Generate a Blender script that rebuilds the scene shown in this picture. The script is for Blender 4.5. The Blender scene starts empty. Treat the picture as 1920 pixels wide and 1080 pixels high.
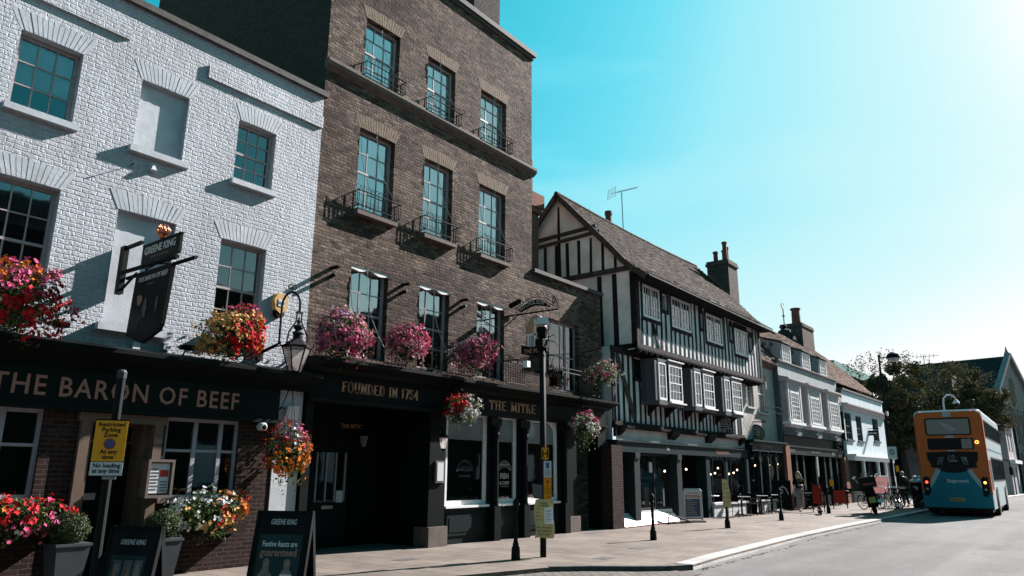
import bpy, bmesh, math, random
from mathutils import Vector, Matrix, noise as mnoise
R = math.radians
PI = math.pi
random.seed(7)
S = bpy.context.scene
COL = S.collection

# ------------------------------------------------------------ camera, sky, sun, exposure
CAM_YAW, CAM_PITCH, CAM_ROLL, CAM_F, CAM_H = R(38.1), R(14.25), R(0.36), 1360.0, 1.6
cd = bpy.data.cameras.new('camera')
cam = bpy.data.objects.new('camera', cd); COL.objects.link(cam)
S.camera = cam
cd.sensor_width = 36.0; cd.lens = CAM_F / 1920 * 36.0
cd.clip_start = 0.1; cd.clip_end = 3000
_f = Vector((math.cos(CAM_YAW) * math.cos(CAM_PITCH), math.sin(CAM_YAW) * math.cos(CAM_PITCH), math.sin(CAM_PITCH)))
_r = _f.cross(Vector((0, 0, 1))).normalized(); _u = _r.cross(_f)
_r2 = _r * math.cos(CAM_ROLL) + _u * math.sin(CAM_ROLL); _u2 = -_r * math.sin(CAM_ROLL) + _u * math.cos(CAM_ROLL)
cam.matrix_world = Matrix(((_r2.x, _u2.x, -_f.x, 0), (_r2.y, _u2.y, -_f.y, 0), (_r2.z, _u2.z, -_f.z, CAM_H), (0, 0, 0, 1)))

SUN_AZ, SUN_EL = R(-13.5), R(34)            # azimuth from +X (along the street), negative = street side
sund = Vector((math.cos(SUN_EL) * math.cos(SUN_AZ), math.cos(SUN_EL) * math.sin(SUN_AZ), math.sin(SUN_EL)))
ld = bpy.data.lights.new('sun', 'SUN'); ld.energy = 4.6; ld.angle = R(0.5); ld.color = (1.0, 0.94, 0.92)
lo = bpy.data.objects.new('sun', ld); COL.objects.link(lo)
lo.rotation_euler = sund.to_track_quat('Z', 'Y').to_euler()

W = bpy.data.worlds.new('World'); S.world = W; W.use_nodes = True
nt = W.node_tree; nt.nodes.clear()
o_ = nt.nodes.new('ShaderNodeOutputWorld'); bg = nt.nodes.new('ShaderNodeBackground')
sky = nt.nodes.new('ShaderNodeTexSky'); sky.sky_type = 'NISHITA'; sky.sun_disc = False
sky.sun_elevation = SUN_EL; sky.sun_rotation = R(90) - SUN_AZ
sky.air_density = 1.0; sky.dust_density = 1.6; sky.ozone_density = 1.5; sky.altitude = 0
bw = nt.nodes.new('ShaderNodeRGBToBW'); nt.links.new(sky.outputs[0], bw.inputs[0])
dv = nt.nodes.new('ShaderNodeMath'); dv.operation = 'DIVIDE'; dv.inputs[1].default_value = 16.0; nt.links.new(bw.outputs[0], dv.inputs[0])
rp = nt.nodes.new('ShaderNodeValToRGB'); stops = [(0.0, (.008, .035, .05)), (.06, (.015, .09, .125)), (.115, (.02, .40, .54)), (.19, (.075, .61, .78)), (.25, (.16, .72, .88)), (.33, (.34, .82, .93)), (.50, (.52, .885, .945)), (.62, (.60, .915, .955)), (.80, (.74, .95, .965)), (1.0, (.97, .98, .98))]
while len(rp.color_ramp.elements) < len(stops): rp.color_ramp.elements.new(0.5)
for e, (p_, c_) in zip(rp.color_ramp.elements, stops): e.position = p_; e.color = (*c_, 1)
# pale haze low over the street end
tc = nt.nodes.new('ShaderNodeTexCoord'); sx_ = nt.nodes.new('ShaderNodeSeparateXYZ'); nt.links.new(tc.outputs['Generated'], sx_.inputs[0])
mr = nt.nodes.new('ShaderNodeMapRange'); mr.interpolation_type = 'SMOOTHSTEP'; mr.inputs['From Min'].default_value = .36; mr.inputs['From Max'].default_value = .05; mr.inputs['To Min'].default_value = 0; mr.inputs['To Max'].default_value = .42
nt.links.new(sx_.outputs[2], mr.inputs['Value'])
wisp = nt.nodes.new('ShaderNodeTexNoise'); wisp.inputs['Scale'].default_value = 1.6; wisp.inputs['Detail'].default_value = 6; wm = nt.nodes.new('ShaderNodeMapping'); wm.inputs['Scale'].default_value = (1, 1, 4.5); wm.inputs['Rotation'].default_value = (.25, .1, 0)
nt.links.new(tc.outputs['Generated'], wm.inputs['Vector']); nt.links.new(wm.outputs[0], wisp.inputs['Vector'])
wr = nt.nodes.new('ShaderNodeMapRange'); wr.inputs['From Min'].default_value = .48; wr.inputs['From Max'].default_value = .75; wr.inputs['To Max'].default_value = .10; nt.links.new(wisp.outputs['Fac'], wr.inputs['Value'])
ad = nt.nodes.new('ShaderNodeMath'); ad.operation = 'ADD'; nt.links.new(dv.outputs[0], ad.inputs[0]); nt.links.new(mr.outputs[0], ad.inputs[1])
ad2 = nt.nodes.new('ShaderNodeMath'); ad2.operation = 'ADD'; nt.links.new(ad.outputs[0], ad2.inputs[0]); nt.links.new(wr.outputs[0], ad2.inputs[1])
nt.links.new(ad2.outputs[0], rp.inputs[0])
tint = nt.nodes.new('ShaderNodeVectorMath'); tint.operation = 'SCALE'; tint.inputs['Scale'].default_value = 3.75
nt.links.new(rp.outputs[0], tint.inputs[0])
nt.links.new(tint.outputs[0], bg.inputs[0]); nt.links.new(bg.outputs[0], o_.inputs[0])
bg.inputs[1].default_value = 0.064
S.view_settings.view_transform = 'Standard'; S.view_settings.look = 'None'
S.view_settings.exposure = 2.1; S.view_settings.gamma = 1.0

# ------------------------------------------------------------ material helpers
def srgb(r, g, b):
    f = lambda c: (c / 255 / 12.92) if c / 255 <= 0.04045 else ((c / 255 + 0.055) / 1.055) ** 2.4
    return (f(r), f(g), f(b), 1)

KA = 0.62                                    # base colours darkened together to deepen the shade against the sun
def dim(c, k=None):
    k = KA if k is None else k
    return (c[0] * k, c[1] * k, c[2] * k, 1)

class NT:
    def __init__(self, name):
        self.m = bpy.data.materials.new(name); self.m.use_nodes = True
        self.t = self.m.node_tree; self.t.nodes.clear()
        self.out = self.t.nodes.new('ShaderNodeOutputMaterial')
    def n(self, typ, **kw):
        x = self.t.nodes.new(typ)
        for k, v in kw.items():
            if k in x.bl_rna.properties: setattr(x, k, v)
        return x
    def l(self, a, b): self.t.links.new(a, b)
    def math(self, op, a, b=None, c=None, clamp=False):
        x = self.t.nodes.new('ShaderNodeMath'); x.operation = op; x.use_clamp = clamp
        for i, v in enumerate((a, b, c)):
            if v is None: continue
            if isinstance(v, (int, float)): x.inputs[i].default_value = v
            else: self.l(v, x.inputs[i])
        return x.outputs[0]
    def mix(self, fac, a, b, mode='MIX'):
        x = self.t.nodes.new('ShaderNodeMix'); x.data_type = 'RGBA'; x.blend_type = mode
        for i, v in ((0, fac), (6, a), (7, b)):
            if isinstance(v, (int, float)): x.inputs[i].default_value = v if i == 0 else (v, v, v, 1)
            elif isinstance(v, tuple): x.inputs[i].default_value = v if len(v) == 4 else (*v, 1)
            else: self.l(v, x.inputs[i])
        return x.outputs[2]
    def noise(self, vec, scale, detail=4, rough=0.6, out='Fac'):
        x = self.t.nodes.new('ShaderNodeTexNoise'); x.inputs['Scale'].default_value = scale
        x.inputs['Detail'].default_value = detail; x.inputs['Roughness'].default_value = rough
        if vec is not None: self.l(vec, x.inputs['Vector'])
        return x.outputs[out]
    def ramp(self, fac, stops):
        x = self.t.nodes.new('ShaderNodeValToRGB')
        while len(x.color_ramp.elements) < len(stops): x.color_ramp.elements.new(0.5)
        for e, (p, c) in zip(x.color_ramp.elements, stops):
            e.position = p; e.color = c if isinstance(c, tuple) and len(c) == 4 else ((*c, 1) if isinstance(c, tuple) else (c, c, c, 1))
        self.l(fac, x.inputs[0]); return x.outputs[0]
    def pos(self):
        return self.t.nodes.new('ShaderNodeNewGeometry').outputs['Position']
    def objc(self):
        return self.t.nodes.new('ShaderNodeTexCoord').outputs['Object']
    def bsdf(self, col, rough=0.6, metal=0.0, spec=0.5, bump=None, strength=0.3, dist=0.01, **kw):
        b = self.t.nodes.new('ShaderNodeBsdfPrincipled')
        if isinstance(rough, float) and rough > .4 and not metal: spec = spec * .3
        for key, v in (('Base Color', col), ('Roughness', rough), ('Metallic', metal), ('Specular IOR Level', spec)):
            if isinstance(v, (int, float)): b.inputs[key].default_value = v
            elif isinstance(v, tuple): b.inputs[key].default_value = v if len(v) == 4 else (*v, 1)
            else: self.l(v, b.inputs[key])
        for k, v in kw.items():
            b.inputs[k].default_value = v
        if bump is not None:
            bp = self.t.nodes.new('ShaderNodeBump'); bp.inputs['Strength'].default_value = strength; bp.inputs['Distance'].default_value = dist
            self.l(bump, bp.inputs['Height']); self.l(bp.outputs[0], b.inputs['Normal'])
        self.l(b.outputs[0], self.out.inputs[0])
        return b

def wall_uv(N, sz=1.0):
    """(x+y, z) of the surface point, so courses run level round a corner"""
    p = N.pos(); s = N.n('ShaderNodeSeparateXYZ'); N.l(p, s.inputs[0])
    h = N.math('ADD', s.outputs[0], s.outputs[1])
    c = N.n('ShaderNodeCombineXYZ'); N.l(h, c.inputs[0])
    N.l(N.math('MULTIPLY', s.outputs[2], sz), c.inputs[1])
    return c.outputs[0], p

def m_brick(name, c1, c2, mortar, bw=0.225, bh=0.075, msize=0.011, strength=0.7, dist=0.012, wob=0.012, stain=None, rough=0.85, lump=0.35, vary=0.35, patch=None, msmooth=0.35, streak=0.0, mh=1.0):
    c1, c2, mortar = dim(c1), dim(c2), dim(mortar)
    N = NT(name); uv, p = wall_uv(N)
    w = N.noise(p, 3.2, 3, 0.6, 'Color')
    vm = N.n('ShaderNodeVectorMath', operation='MULTIPLY_ADD'); N.l(w, vm.inputs[0]); vm.inputs[1].default_value = (wob * 2, wob * 2, 0)
    N.l(uv, vm.inputs[2])
    b = N.n('ShaderNodeTexBrick'); N.l(vm.outputs[0], b.inputs['Vector'])
    b.inputs['Color1'].default_value = c1; b.inputs['Color2'].default_value = c2; b.inputs['Mortar'].default_value = mortar
    b.inputs['Scale'].default_value = 1; b.inputs['Mortar Size'].default_value = msize; b.inputs['Mortar Smooth'].default_value = msmooth
    b.inputs['Brick Width'].default_value = bw; b.inputs['Row Height'].default_value = bh; b.inputs['Bias'].default_value = 0
    n1 = N.noise(p, 14, 5, 0.65); n2 = N.noise(p, 0.55, 5, 0.6)
    col = N.mix(vary, b.outputs['Color'], N.ramp(n1, [(0.3, 0.25), (0.7, 1.0)]), 'MULTIPLY')
    if streak:
        mp = N.n('ShaderNodeMapping'); mp.inputs['Scale'].default_value = (2.4, 2.4, .22); N.l(p, mp.inputs['Vector'])
        col = N.mix(streak, col, N.ramp(N.noise(mp.outputs[0], 1.6, 5, 0.65), [(0.35, 0.55), (0.62, 1.0)]), 'MULTIPLY')
    if stain: col = N.mix(N.ramp(n2, [(0.42, 0.0), (0.68, 1.0)]), col, N.mix(1.0, col, stain, 'MULTIPLY'))
    if patch:
        n3 = N.noise(p, 0.3, 3, 0.5); col = N.mix(N.ramp(n3, [(0.55, 0.0), (0.62, 1.0)]), col, N.mix(1.0, col, patch, 'MULTIPLY'))
    h = N.math('MULTIPLY', N.math('SUBTRACT', 1.0, b.outputs['Fac']), mh)
    h = N.math('ADD', h, N.math('MULTIPLY', N.noise(p, 22, 6, 0.7), lump * 2))
    h = N.math('ADD', h, N.math('MULTIPLY', N.noise(p, 5.5, 3, 0.6), lump * 1.6))
    N.bsdf(col, rough, bump=h, strength=strength, dist=dist, spec=0.2)
    return N.m

def m_plain(name, col, rough=0.6, metal=0.0, spec=0.5, nscale=None, namt=0.15, bump=0.0, bscale=40, bdist=0.004, **kw):
    col = dim(col); N = NT(name); c = col
    p = N.pos()
    if nscale:
        nn = N.noise(p, nscale, 5, 0.6)
        c = N.mix(1.0, col, N.ramp(nn, [(0.3, 1 - namt * 2), (0.7, 1.0)]), 'MULTIPLY')
    r = rough
    if bump: N.bsdf(c, r, metal, spec, N.noise(p, bscale, 4, 0.6), bump, bdist, **kw)
    else: N.bsdf(c, r, metal, spec, **kw)
    return N.m

def m_roof(name, c1, c2, dark, cw=0.17, ch=0.10, lich=None, strength=0.9):
    """clay tiles: courses are laid by height, which follows the slope"""
    c1, c2, dark = dim(c1), dim(c2), dim(dark)
    N = NT(name); uv, p = wall_uv(N, 1.35)
    w = N.noise(p, 4, 3, 0.6, 'Color')
    vm = N.n('ShaderNodeVectorMath', operation='MULTIPLY_ADD'); N.l(w, vm.inputs[0]); vm.inputs[1].default_value = (0.05, 0.05, 0); N.l(uv, vm.inputs[2])
    b = N.n('ShaderNodeTexBrick'); N.l(vm.outputs[0], b.inputs['Vector'])
    b.inputs['Color1'].default_value = c1; b.inputs['Color2'].default_value = c2; b.inputs['Mortar'].default_value = dark
    b.inputs['Scale'].default_value = 1; b.inputs['Mortar Size'].default_value = 0.014; b.inputs['Mortar Smooth'].default_value = 0.2
    b.inputs['Brick Width'].default_value = cw; b.inputs['Row Height'].default_value = ch; b.inputs['Bias'].default_value = -0.1
    n = N.noise(p, 1.3, 6, 0.7); col = N.mix(0.8, b.outputs['Color'], N.ramp(n, [(0.3, 0.35), (0.7, 1.0)]), 'MULTIPLY')
    n7 = N.noise(p, 9, 4, 0.7); col = N.mix(0.75, col, N.ramp(n7, [(0.35, 0.2), (0.65, 1.0)]), 'MULTIPLY')
    if lich: col = N.mix(N.ramp(N.noise(p, 6, 5, 0.75), [(0.52, 0.0), (0.66, 0.8)]), col, lich)
    s = N.n('ShaderNodeSeparateXYZ'); N.l(vm.outputs[0], s.inputs[0])
    saw = N.math('SUBTRACT', 1.0, N.math('FRACT', N.math('DIVIDE', s.outputs[1], ch)))
    h = N.math('ADD', N.math('MULTIPLY', saw, 1.0), N.math('MULTIPLY', b.outputs['Fac'], -0.5))
    h = N.math('ADD', h, N.math('MULTIPLY', n7, 1.1))
    N.bsdf(col, 0.85, bump=h, strength=strength, dist=0.03, spec=0.2)
    return N.m

def m_glass(name, tintc=(0.75, 0.85, 0.85), refl=1.0, wav=0.0, extra=.04):
    N = NT(name)
    tr = N.n('ShaderNodeBsdfTransparent'); tr.inputs[0].default_value = (*tintc, 1)
    gl = N.n('ShaderNodeBsdfGlossy'); gl.inputs['Roughness'].default_value = 0.03; gl.inputs[0].default_value = (refl, refl, refl, 1)
    fr = N.n('ShaderNodeFresnel'); fr.inputs[0].default_value = 1.9
    if wav:
        bp = N.n('ShaderNodeBump'); bp.inputs['Strength'].default_value = wav; bp.inputs['Distance'].default_value = 0.02
        N.l(N.noise(N.pos(), 1.6, 2, 0.5), bp.inputs['Height']); N.l(bp.outputs[0], gl.inputs['Normal'])
    mx = N.n('ShaderNodeMixShader'); N.l(N.math('ADD', fr.outputs[0], extra), mx.inputs[0]); N.l(tr.outputs[0], mx.inputs[1]); N.l(gl.outputs[0], mx.inputs[2])
    N.l(mx.outputs[0], N.out.inputs[0]); return N.m

def m_emit(name, col, s):
    N = NT(name); e = N.n('ShaderNodeEmission'); e.inputs[0].default_value = (*col, 1); e.inputs[1].default_value = s
    N.l(e.outputs[0], N.out.inputs[0]); return N.m

def m_leaf(name, c1, c2, trans=0.25, rough=0.55):
    N = NT(name)
    g = N.n('ShaderNodeNewGeometry')
    oi = g.outputs['Random Per Island']
    col = N.ramp(oi, [(0.0, c1), (1.0, c2)])
    b = N.n('ShaderNodeBsdfPrincipled'); N.l(col, b.inputs['Base Color']); b.inputs['Roughness'].default_value = rough; b.inputs['Specular IOR Level'].default_value = 0.12
    t = N.n('ShaderNodeBsdfTranslucent'); N.l(N.mix(1.0, col, (1.0, 1.0, 0.7), 'MULTIPLY'), t.inputs[0])
    mx = N.n('ShaderNodeMixShader'); mx.inputs[0].default_value = trans
    N.l(b.outputs[0], mx.inputs[1]); N.l(t.outputs[0], mx.inputs[2]); N.l(mx.outputs[0], N.out.inputs[0])
    return N.m

# ------------------------------------------------------------ mesh helpers
class MB:
    def __init__(self): self.v = []; self.f = []; self.M = None
    def _a(self, pts):
        i = len(self.v)
        for p in pts:
            p = Vector(p)
            self.v.append(self.M @ p if self.M is not None else p)
        return i
    def poly(self, *pts):
        i = self._a(pts); self.f.append(tuple(range(i, i + len(pts)))); return self
    def box(self, x0, x1, y0, y1, z0, z1):
        i = self._a([(x0, y0, z0), (x1, y0, z0), (x1, y1, z0), (x0, y1, z0), (x0, y0, z1), (x1, y0, z1), (x1, y1, z1), (x0, y1, z1)])
        for q in ((0, 3, 2, 1), (4, 5, 6, 7), (0, 1, 5, 4), (1, 2, 6, 5), (2, 3, 7, 6), (3, 0, 4, 7)): self.f.append(tuple(i + k for k in q))
        return self
    def hexa(self, p):
        i = self._a(p)
        for q in ((0, 3, 2, 1), (4, 5, 6, 7), (0, 1, 5, 4), (1, 2, 6, 5), (2, 3, 7, 6), (3, 0, 4, 7)): self.f.append(tuple(i + k for k in q))
        return self
    def bar(self, a, b, w, h=None, up=(0, 0, 1)):
        """straight bar of rectangular section from a to b: w across, h along up"""
        a = Vector(a); b = Vector(b); h = h or w; d = (b - a).normalized(); u = Vector(up)
        if abs(d.dot(u)) > 0.98: u = Vector((0, 1, 0))
        s = d.cross(u).normalized() * (w / 2); t = s.cross(d).normalized() * (h / 2)
        return self.hexa([a - s - t, a + s - t, b + s - t, b - s - t, a - s + t, a + s + t, b + s + t, b - s + t])
    def prism(self, pts, y0, y1):
        """(x,z) outline pushed along y"""
        n = len(pts); i = self._a([(p[0], y0, p[1]) for p in pts] + [(p[0], y1, p[1]) for p in pts])
        self.f.append(tuple(i + k for k in range(n))); self.f.append(tuple(i + n + k for k in reversed(range(n))))
        for k in range(n): self.f.append((i + k, i + (k + 1) % n, i + n + (k + 1) % n, i + n + k))
        return self
    def prismx(self, pts, x0, x1):
        """(y,z) outline pushed along x"""
        n = len(pts); i = self._a([(x0, p[0], p[1]) for p in pts] + [(x1, p[0], p[1]) for p in pts])
        self.f.append(tuple(i + k for k in range(n))); self.f.append(tuple(i + n + k for k in reversed(range(n))))
        for k in range(n): self.f.append((i + k, i + (k + 1) % n, i + n + (k + 1) % n, i + n + k))
        return self
    def prismz(self, pts, z0, z1):
        n = len(pts); i = self._a([(p[0], p[1], z0) for p in pts] + [(p[0], p[1], z1) for p in pts])
        self.f.append(tuple(i + k for k in reversed(range(n)))); self.f.append(tuple(i + n + k for k in range(n)))
        for k in range(n): self.f.append((i + k, i + (k + 1) % n, i + n + (k + 1) % n, i + n + k))
        return self
    def tube(self, path, r, n=6, cap=True):
        path = [Vector(p) for p in path]; m = len(path)
        rs = r if isinstance(r, (list, tuple)) else [r] * m
        ref = None; base = None
        for k, p in enumerate(path):
            d = (path[min(k + 1, m - 1)] - path[max(k - 1, 0)])
            d = d.normalized() if d.length > 1e-9 else Vector((0, 0, 1))
            if ref is None:
                ref = Vector((0, 0, 1)) if abs(d.z) < 0.9 else Vector((1, 0, 0))
                s = d.cross(ref).normalized()
            else:
                s = (s - d * s.dot(d)).normalized()
            t = d.cross(s)
            i = self._a([p + (s * math.cos(2 * PI * j / n) + t * math.sin(2 * PI * j / n)) * rs[k] for j in range(n)])
            if base is not None:
                for j in range(n): self.f.append((base + j, base + (j + 1) % n, i + (j + 1) % n, i + j))
            elif cap: self.f.append(tuple(i + j for j in reversed(range(n))))
            base = i
        if cap: self.f.append(tuple(base + j for j in range(n)))
        return self
    def lathe(self, prof, n=14, c=(0, 0, 0)):
        base = None; c = Vector(c)
        for r, z in prof:
            i = self._a([c + Vector((r * math.cos(2 * PI * j / n), r * math.sin(2 * PI * j / n), z)) for j in range(n)])
            if base is not None:
                for j in range(n): self.f.append((base + j, base + (j + 1) % n, i + (j + 1) % n, i + j))
            else: self.f.append(tuple(i + j for j in reversed(range(n))))
            base = i
        self.f.append(tuple(base + j for j in range(n))); return self
    def ball(self, c, r, sx=1, sy=1, sz=1, n=10, m=7):
        prof = [(max(1e-3, math.sin(PI * k / m)) * r, -math.cos(PI * k / m) * r * sz) for k in range(m + 1)]
        old = self.M; T = Matrix.Translation(Vector(c)) @ Matrix.Diagonal((sx, sy, 1, 1)); self.M = (old @ T) if old is not None else T
        self.lathe(prof, n); self.M = old; return self
    def ring(self, c, axis, R_, r, n=24, m=6, a0=0, a1=2 * PI):
        ax = Vector(axis).normalized(); u = ax.orthogonal().normalized()
        if abs(ax.z) < 0.9: u = Vector((0, 0, 1)).cross(ax).normalized()
        w = ax.cross(u); c = Vector(c); full = abs(a1 - a0 - 2 * PI) < 1e-6
        pts = [c + (u * math.cos(a0 + (a1 - a0) * k / n) + w * math.sin(a0 + (a1 - a0) * k / n)) * R_ for k in range(n + 1)]
        return self.tube(pts, r, m, cap=not full)
    def wall(self, x0, x1, z0, z1, y, holes, depth=0.12):
        """front sheet at y facing -y with holes and reveals"""
        xs = sorted({x0, x1, *[h[0] for h in holes], *[h[1] for h in holes]}); zs = sorted({z0, z1, *[h[2] for h in holes], *[h[3] for h in holes]})
        xs = [x for x in xs if x0 <= x <= x1]; zs = [z for z in zs if z0 <= z <= z1]
        for a, b in zip(xs, xs[1:]):
            for c, d in zip(zs, zs[1:]):
                mx, mz = (a + b) / 2, (c + d) / 2
                if any(h[0] < mx < h[1] and h[2] < mz < h[3] for h in holes): continue
                self.poly((a, y, c), (b, y, c), (b, y, d), (a, y, d))
        for h in holes:
            a, b, c, d = h[:4]; e = y + (h[4] if len(h) > 4 else depth)
            self.poly((a, y, c), (a, y, d), (a, e, d), (a, e, c)); self.poly((b, y, c), (b, e, c), (b, e, d), (b, y, d))
            self.poly((a, y, d), (b, y, d), (b, e, d), (a, e, d)); self.poly((a, y, c), (a, e, c), (b, e, c), (b, y, c))
        return self
    def build(self, name, mat, parent=None, loc=None, smooth=False, fix=False):
        me = bpy.data.meshes.new(name)
        org = Vector(loc) if loc is not None else (Vector(parent['_w']) if parent is not None and '_w' in parent else Vector((0, 0, 0)))
        me.from_pydata([tuple(v - org) for v in self.v], [], self.f)
        if fix:
            bm = bmesh.new(); bm.from_mesh(me); bmesh.ops.recalc_face_normals(bm, faces=bm.faces); bm.to_mesh(me); bm.free()
        me.materials.append(mat)
        if smooth: me.polygons.foreach_set('use_smooth', [True] * len(me.polygons))
        me.update()
        o = bpy.data.objects.new(name, me); COL.objects.link(o)
        if parent is not None:
            o.parent = parent
            if '_w' in parent: o['_w'] = list(parent['_w'])
        elif loc is not None: o.location = loc
        return o

def tag(o, label, cat=None, group=None):
    o['label'] = label
    if cat: o['category'] = cat
    if group: o['group'] = group
    return o
def thing(name, label, cat, loc, group=None, rz=0, world=True):
    """empty at the thing's base; world=True: its parts are written in street coordinates"""
    o = bpy.data.objects.new(name, None); o.empty_display_size = 0.3; COL.objects.link(o)
    o.location = loc; o.rotation_euler = (0, 0, rz)
    tag(o, label, cat, group)
    if world: o['_w'] = list(loc)
    return o
def struct(o): o['kind'] = 'structure'; return o
def kids(o): return [c for c in bpy.data.objects if c.parent == o]
def dup(o, loc, rz=None, label=None, parent=None):
    c = o.copy(); COL.objects.link(c)
    if parent is not None: c.parent = parent
    else: c.location = loc
    if rz is not None: c.rotation_euler = (0, 0, rz)
    if label: c['label'] = label
    for ch in kids(o): dup(ch, None, parent=c)
    return c
def text_mesh(txt, size, depth=0.004, bold=0.0, spacing=1.0, align='CENTER', shear=0.0, line=1.0):
    """letters in the x-z plane facing -y, origin at the baseline"""
    cu = bpy.data.curves.new('t', 'FONT'); cu.body = txt; cu.size = size; cu.extrude = depth; cu.offset = bold
    cu.space_character = spacing; cu.align_x = align; cu.shear = shear; cu.space_line = line; cu.resolution_u = 2
    o = bpy.data.objects.new('t', cu); COL.objects.link(o)
    bpy.context.view_layer.update()
    dg = bpy.context.evaluated_depsgraph_get(); me = bpy.data.meshes.new_from_object(o.evaluated_get(dg))
    bpy.data.objects.remove(o); bpy.data.curves.remove(cu)
    me.transform(Matrix.Rotation(PI / 2, 4, 'X'))
    return me
def text(txt, size, M, mat, parent, name='lettering', fit=None, **kw):
    """M places the local text plane; fit = width the line should have"""
    me = text_mesh(txt, size, **kw)
    if fit and me.vertices:
        xs = [v.co.x for v in me.vertices]; w = max(xs) - min(xs); me.transform(Matrix.Diagonal((fit / w, 1, 1, 1)))
    org = Vector(parent['_w']) if parent is not None and '_w' in parent else Vector((0, 0, 0))
    me.transform(Matrix.Translation(-org) @ M); me.materials.clear(); me.materials.append(mat); me.name = name
    o = bpy.data.objects.new(name, me); COL.objects.link(o)
    if parent is not None:
        o.parent = parent
        if '_w' in parent: o['_w'] = list(parent['_w'])
    return o
T = Matrix.Translation
def RZ(a): return Matrix.Rotation(R(a), 4, 'Z')
def RX(a): return Matrix.Rotation(R(a), 4, 'X')
def RY(a): return Matrix.Rotation(R(a), 4, 'Y')
# ------------------------------------------------------------ materials
M = {}
M['whitebrick'] = m_brick('painted white brick', (0.60, 0.635, 0.685, 1), (0.56, 0.595, 0.645, 1), (0.56, 0.59, 0.64, 1), streak=.28, mh=.5, strength=.75, dist=0.026, wob=0.035, lump=0.5, vary=0.2, msize=0.013, rough=0.6, msmooth=0.75, stain=(.86, .85, .84, 1))
M['whitewash'] = m_plain('white masonry paint', (0.60, 0.635, 0.68, 1), 0.6, nscale=3, namt=0.12, bump=0.35, bscale=18, bdist=0.01)
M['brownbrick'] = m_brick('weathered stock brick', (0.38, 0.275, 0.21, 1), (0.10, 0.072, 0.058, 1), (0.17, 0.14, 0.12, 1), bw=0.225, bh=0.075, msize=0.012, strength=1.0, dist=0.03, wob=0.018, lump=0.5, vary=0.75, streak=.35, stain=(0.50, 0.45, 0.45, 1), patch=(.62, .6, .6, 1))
M['sidebrick'] = m_brick('dark sooty brick', (0.09, 0.07, 0.06, 1), (0.05, 0.045, 0.04, 1), (0.08, 0.07, 0.06, 1), strength=0.9, dist=0.02)  # much darker brick tone than the street front
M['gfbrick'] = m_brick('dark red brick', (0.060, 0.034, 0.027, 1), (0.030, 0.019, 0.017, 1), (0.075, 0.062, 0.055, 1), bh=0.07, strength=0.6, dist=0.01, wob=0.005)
M['redbrick'] = m_brick('red brick', (0.36, 0.12, 0.07, 1), (0.25, 0.085, 0.055, 1), (0.3, 0.25, 0.2, 1), strength=0.6, dist=0.01, wob=0.006)
M['archbrick'] = m_plain('rubbed brick arch', (0.27, 0.19, 0.135, 1), 0.85, nscale=8, namt=0.2, bump=0.8, bscale=25, bdist=0.01)
M['stone'] = m_plain('weathered stone', (0.19, 0.15, 0.13, 1), 0.8, nscale=4, namt=0.2, bump=0.4, bscale=25)
M['pinkstone'] = m_plain('sandstone surround', (0.17, 0.12, 0.09, 1), 0.8, nscale=5, namt=0.15, bump=0.3, bscale=20)
M['coping'] = m_plain('lead grey coping', (0.13, 0.12, 0.115, 1), 0.75, nscale=6, namt=0.25, bump=0.5, bscale=20)
M['shopblack'] = m_plain('black green shopfront paint', (0.010, 0.014, 0.014, 1), 0.5, spec=0.18, nscale=3, namt=0.2, bump=0.12, bscale=9)
M['shopgreen'] = m_plain('dark green shopfront paint', (0.014, 0.026, 0.026, 1), 0.5, spec=0.2, nscale=3, namt=0.15)
M['shopteal'] = m_plain('dark teal shopfront paint', (0.010, 0.030, 0.035, 1), 0.5, spec=0.25, nscale=3, namt=0.15)
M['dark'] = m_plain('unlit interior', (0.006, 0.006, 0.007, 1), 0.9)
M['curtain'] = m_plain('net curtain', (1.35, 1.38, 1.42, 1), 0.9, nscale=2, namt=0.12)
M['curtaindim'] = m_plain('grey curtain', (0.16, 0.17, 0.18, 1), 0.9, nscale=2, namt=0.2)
M['glass'] = m_glass('window glass', (0.95, 0.98, 0.98), 1.0, 0.12)
M['glassblind'] = m_glass('hand made window glass', (0.95, 0.98, 0.98), 1.0, 0.25, .24)
M['sash'] = m_plain('greyed white sash paint', (0.48, 0.42, 0.42, 1), 0.5, nscale=8, namt=0.12)
M['sashwhite'] = m_plain('white sash paint', (1.05, 1.03, 1.03, 1), 0.45, nscale=8, namt=0.08)
M['sashlilac'] = m_plain('pale grey sash paint', (0.42, 0.42, 0.47, 1), 0.45, nscale=8, namt=0.1)
M['iron'] = m_plain('black iron', (0.007, 0.008, 0.009, 1), 0.7, spec=0.3, nscale=20, namt=0.2)
M['ironrough'] = m_plain('black painted cast iron', (0.008, 0.008, 0.009, 1), 0.75, bump=0.3, bscale=60)
M['lettercopper'] = m_plain('copper coloured letters', (0.40, 0.22, 0.18, 1), 0.6, spec=0.2)
M['lettergold'] = m_plain('gold painted letters', (0.60, 0.36, 0.22, 1), 0.6, spec=0.2)
M['lettercream'] = m_plain('cream letters', (0.62, 0.58, 0.5, 1), 0.5)
M['letterwhite'] = m_plain('white letters', (0.8, 0.8, 0.8, 1), 0.5)
M['letterblack'] = m_plain('black letters', (0.012, 0.012, 0.012, 1), 0.5)
M['copper'] = m_plain('polished copper', (0.75, 0.30, 0.18, 1), 0.3, metal=1.0)
M['signgreen'] = m_plain('dark green sign board', (0.006, 0.014, 0.013, 1), 0.5, spec=0.2)
M['signblack'] = m_plain('black sign board', (0.008, 0.009, 0.010, 1), 0.5, spec=0.2)
M['yellow'] = m_plain('yellow sign face', (1.0, 0.42, 0.03, 1), 0.5)
M['orange'] = m_plain('orange sign face', (0.85, 0.33, 0.02, 1), 0.45)
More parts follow.
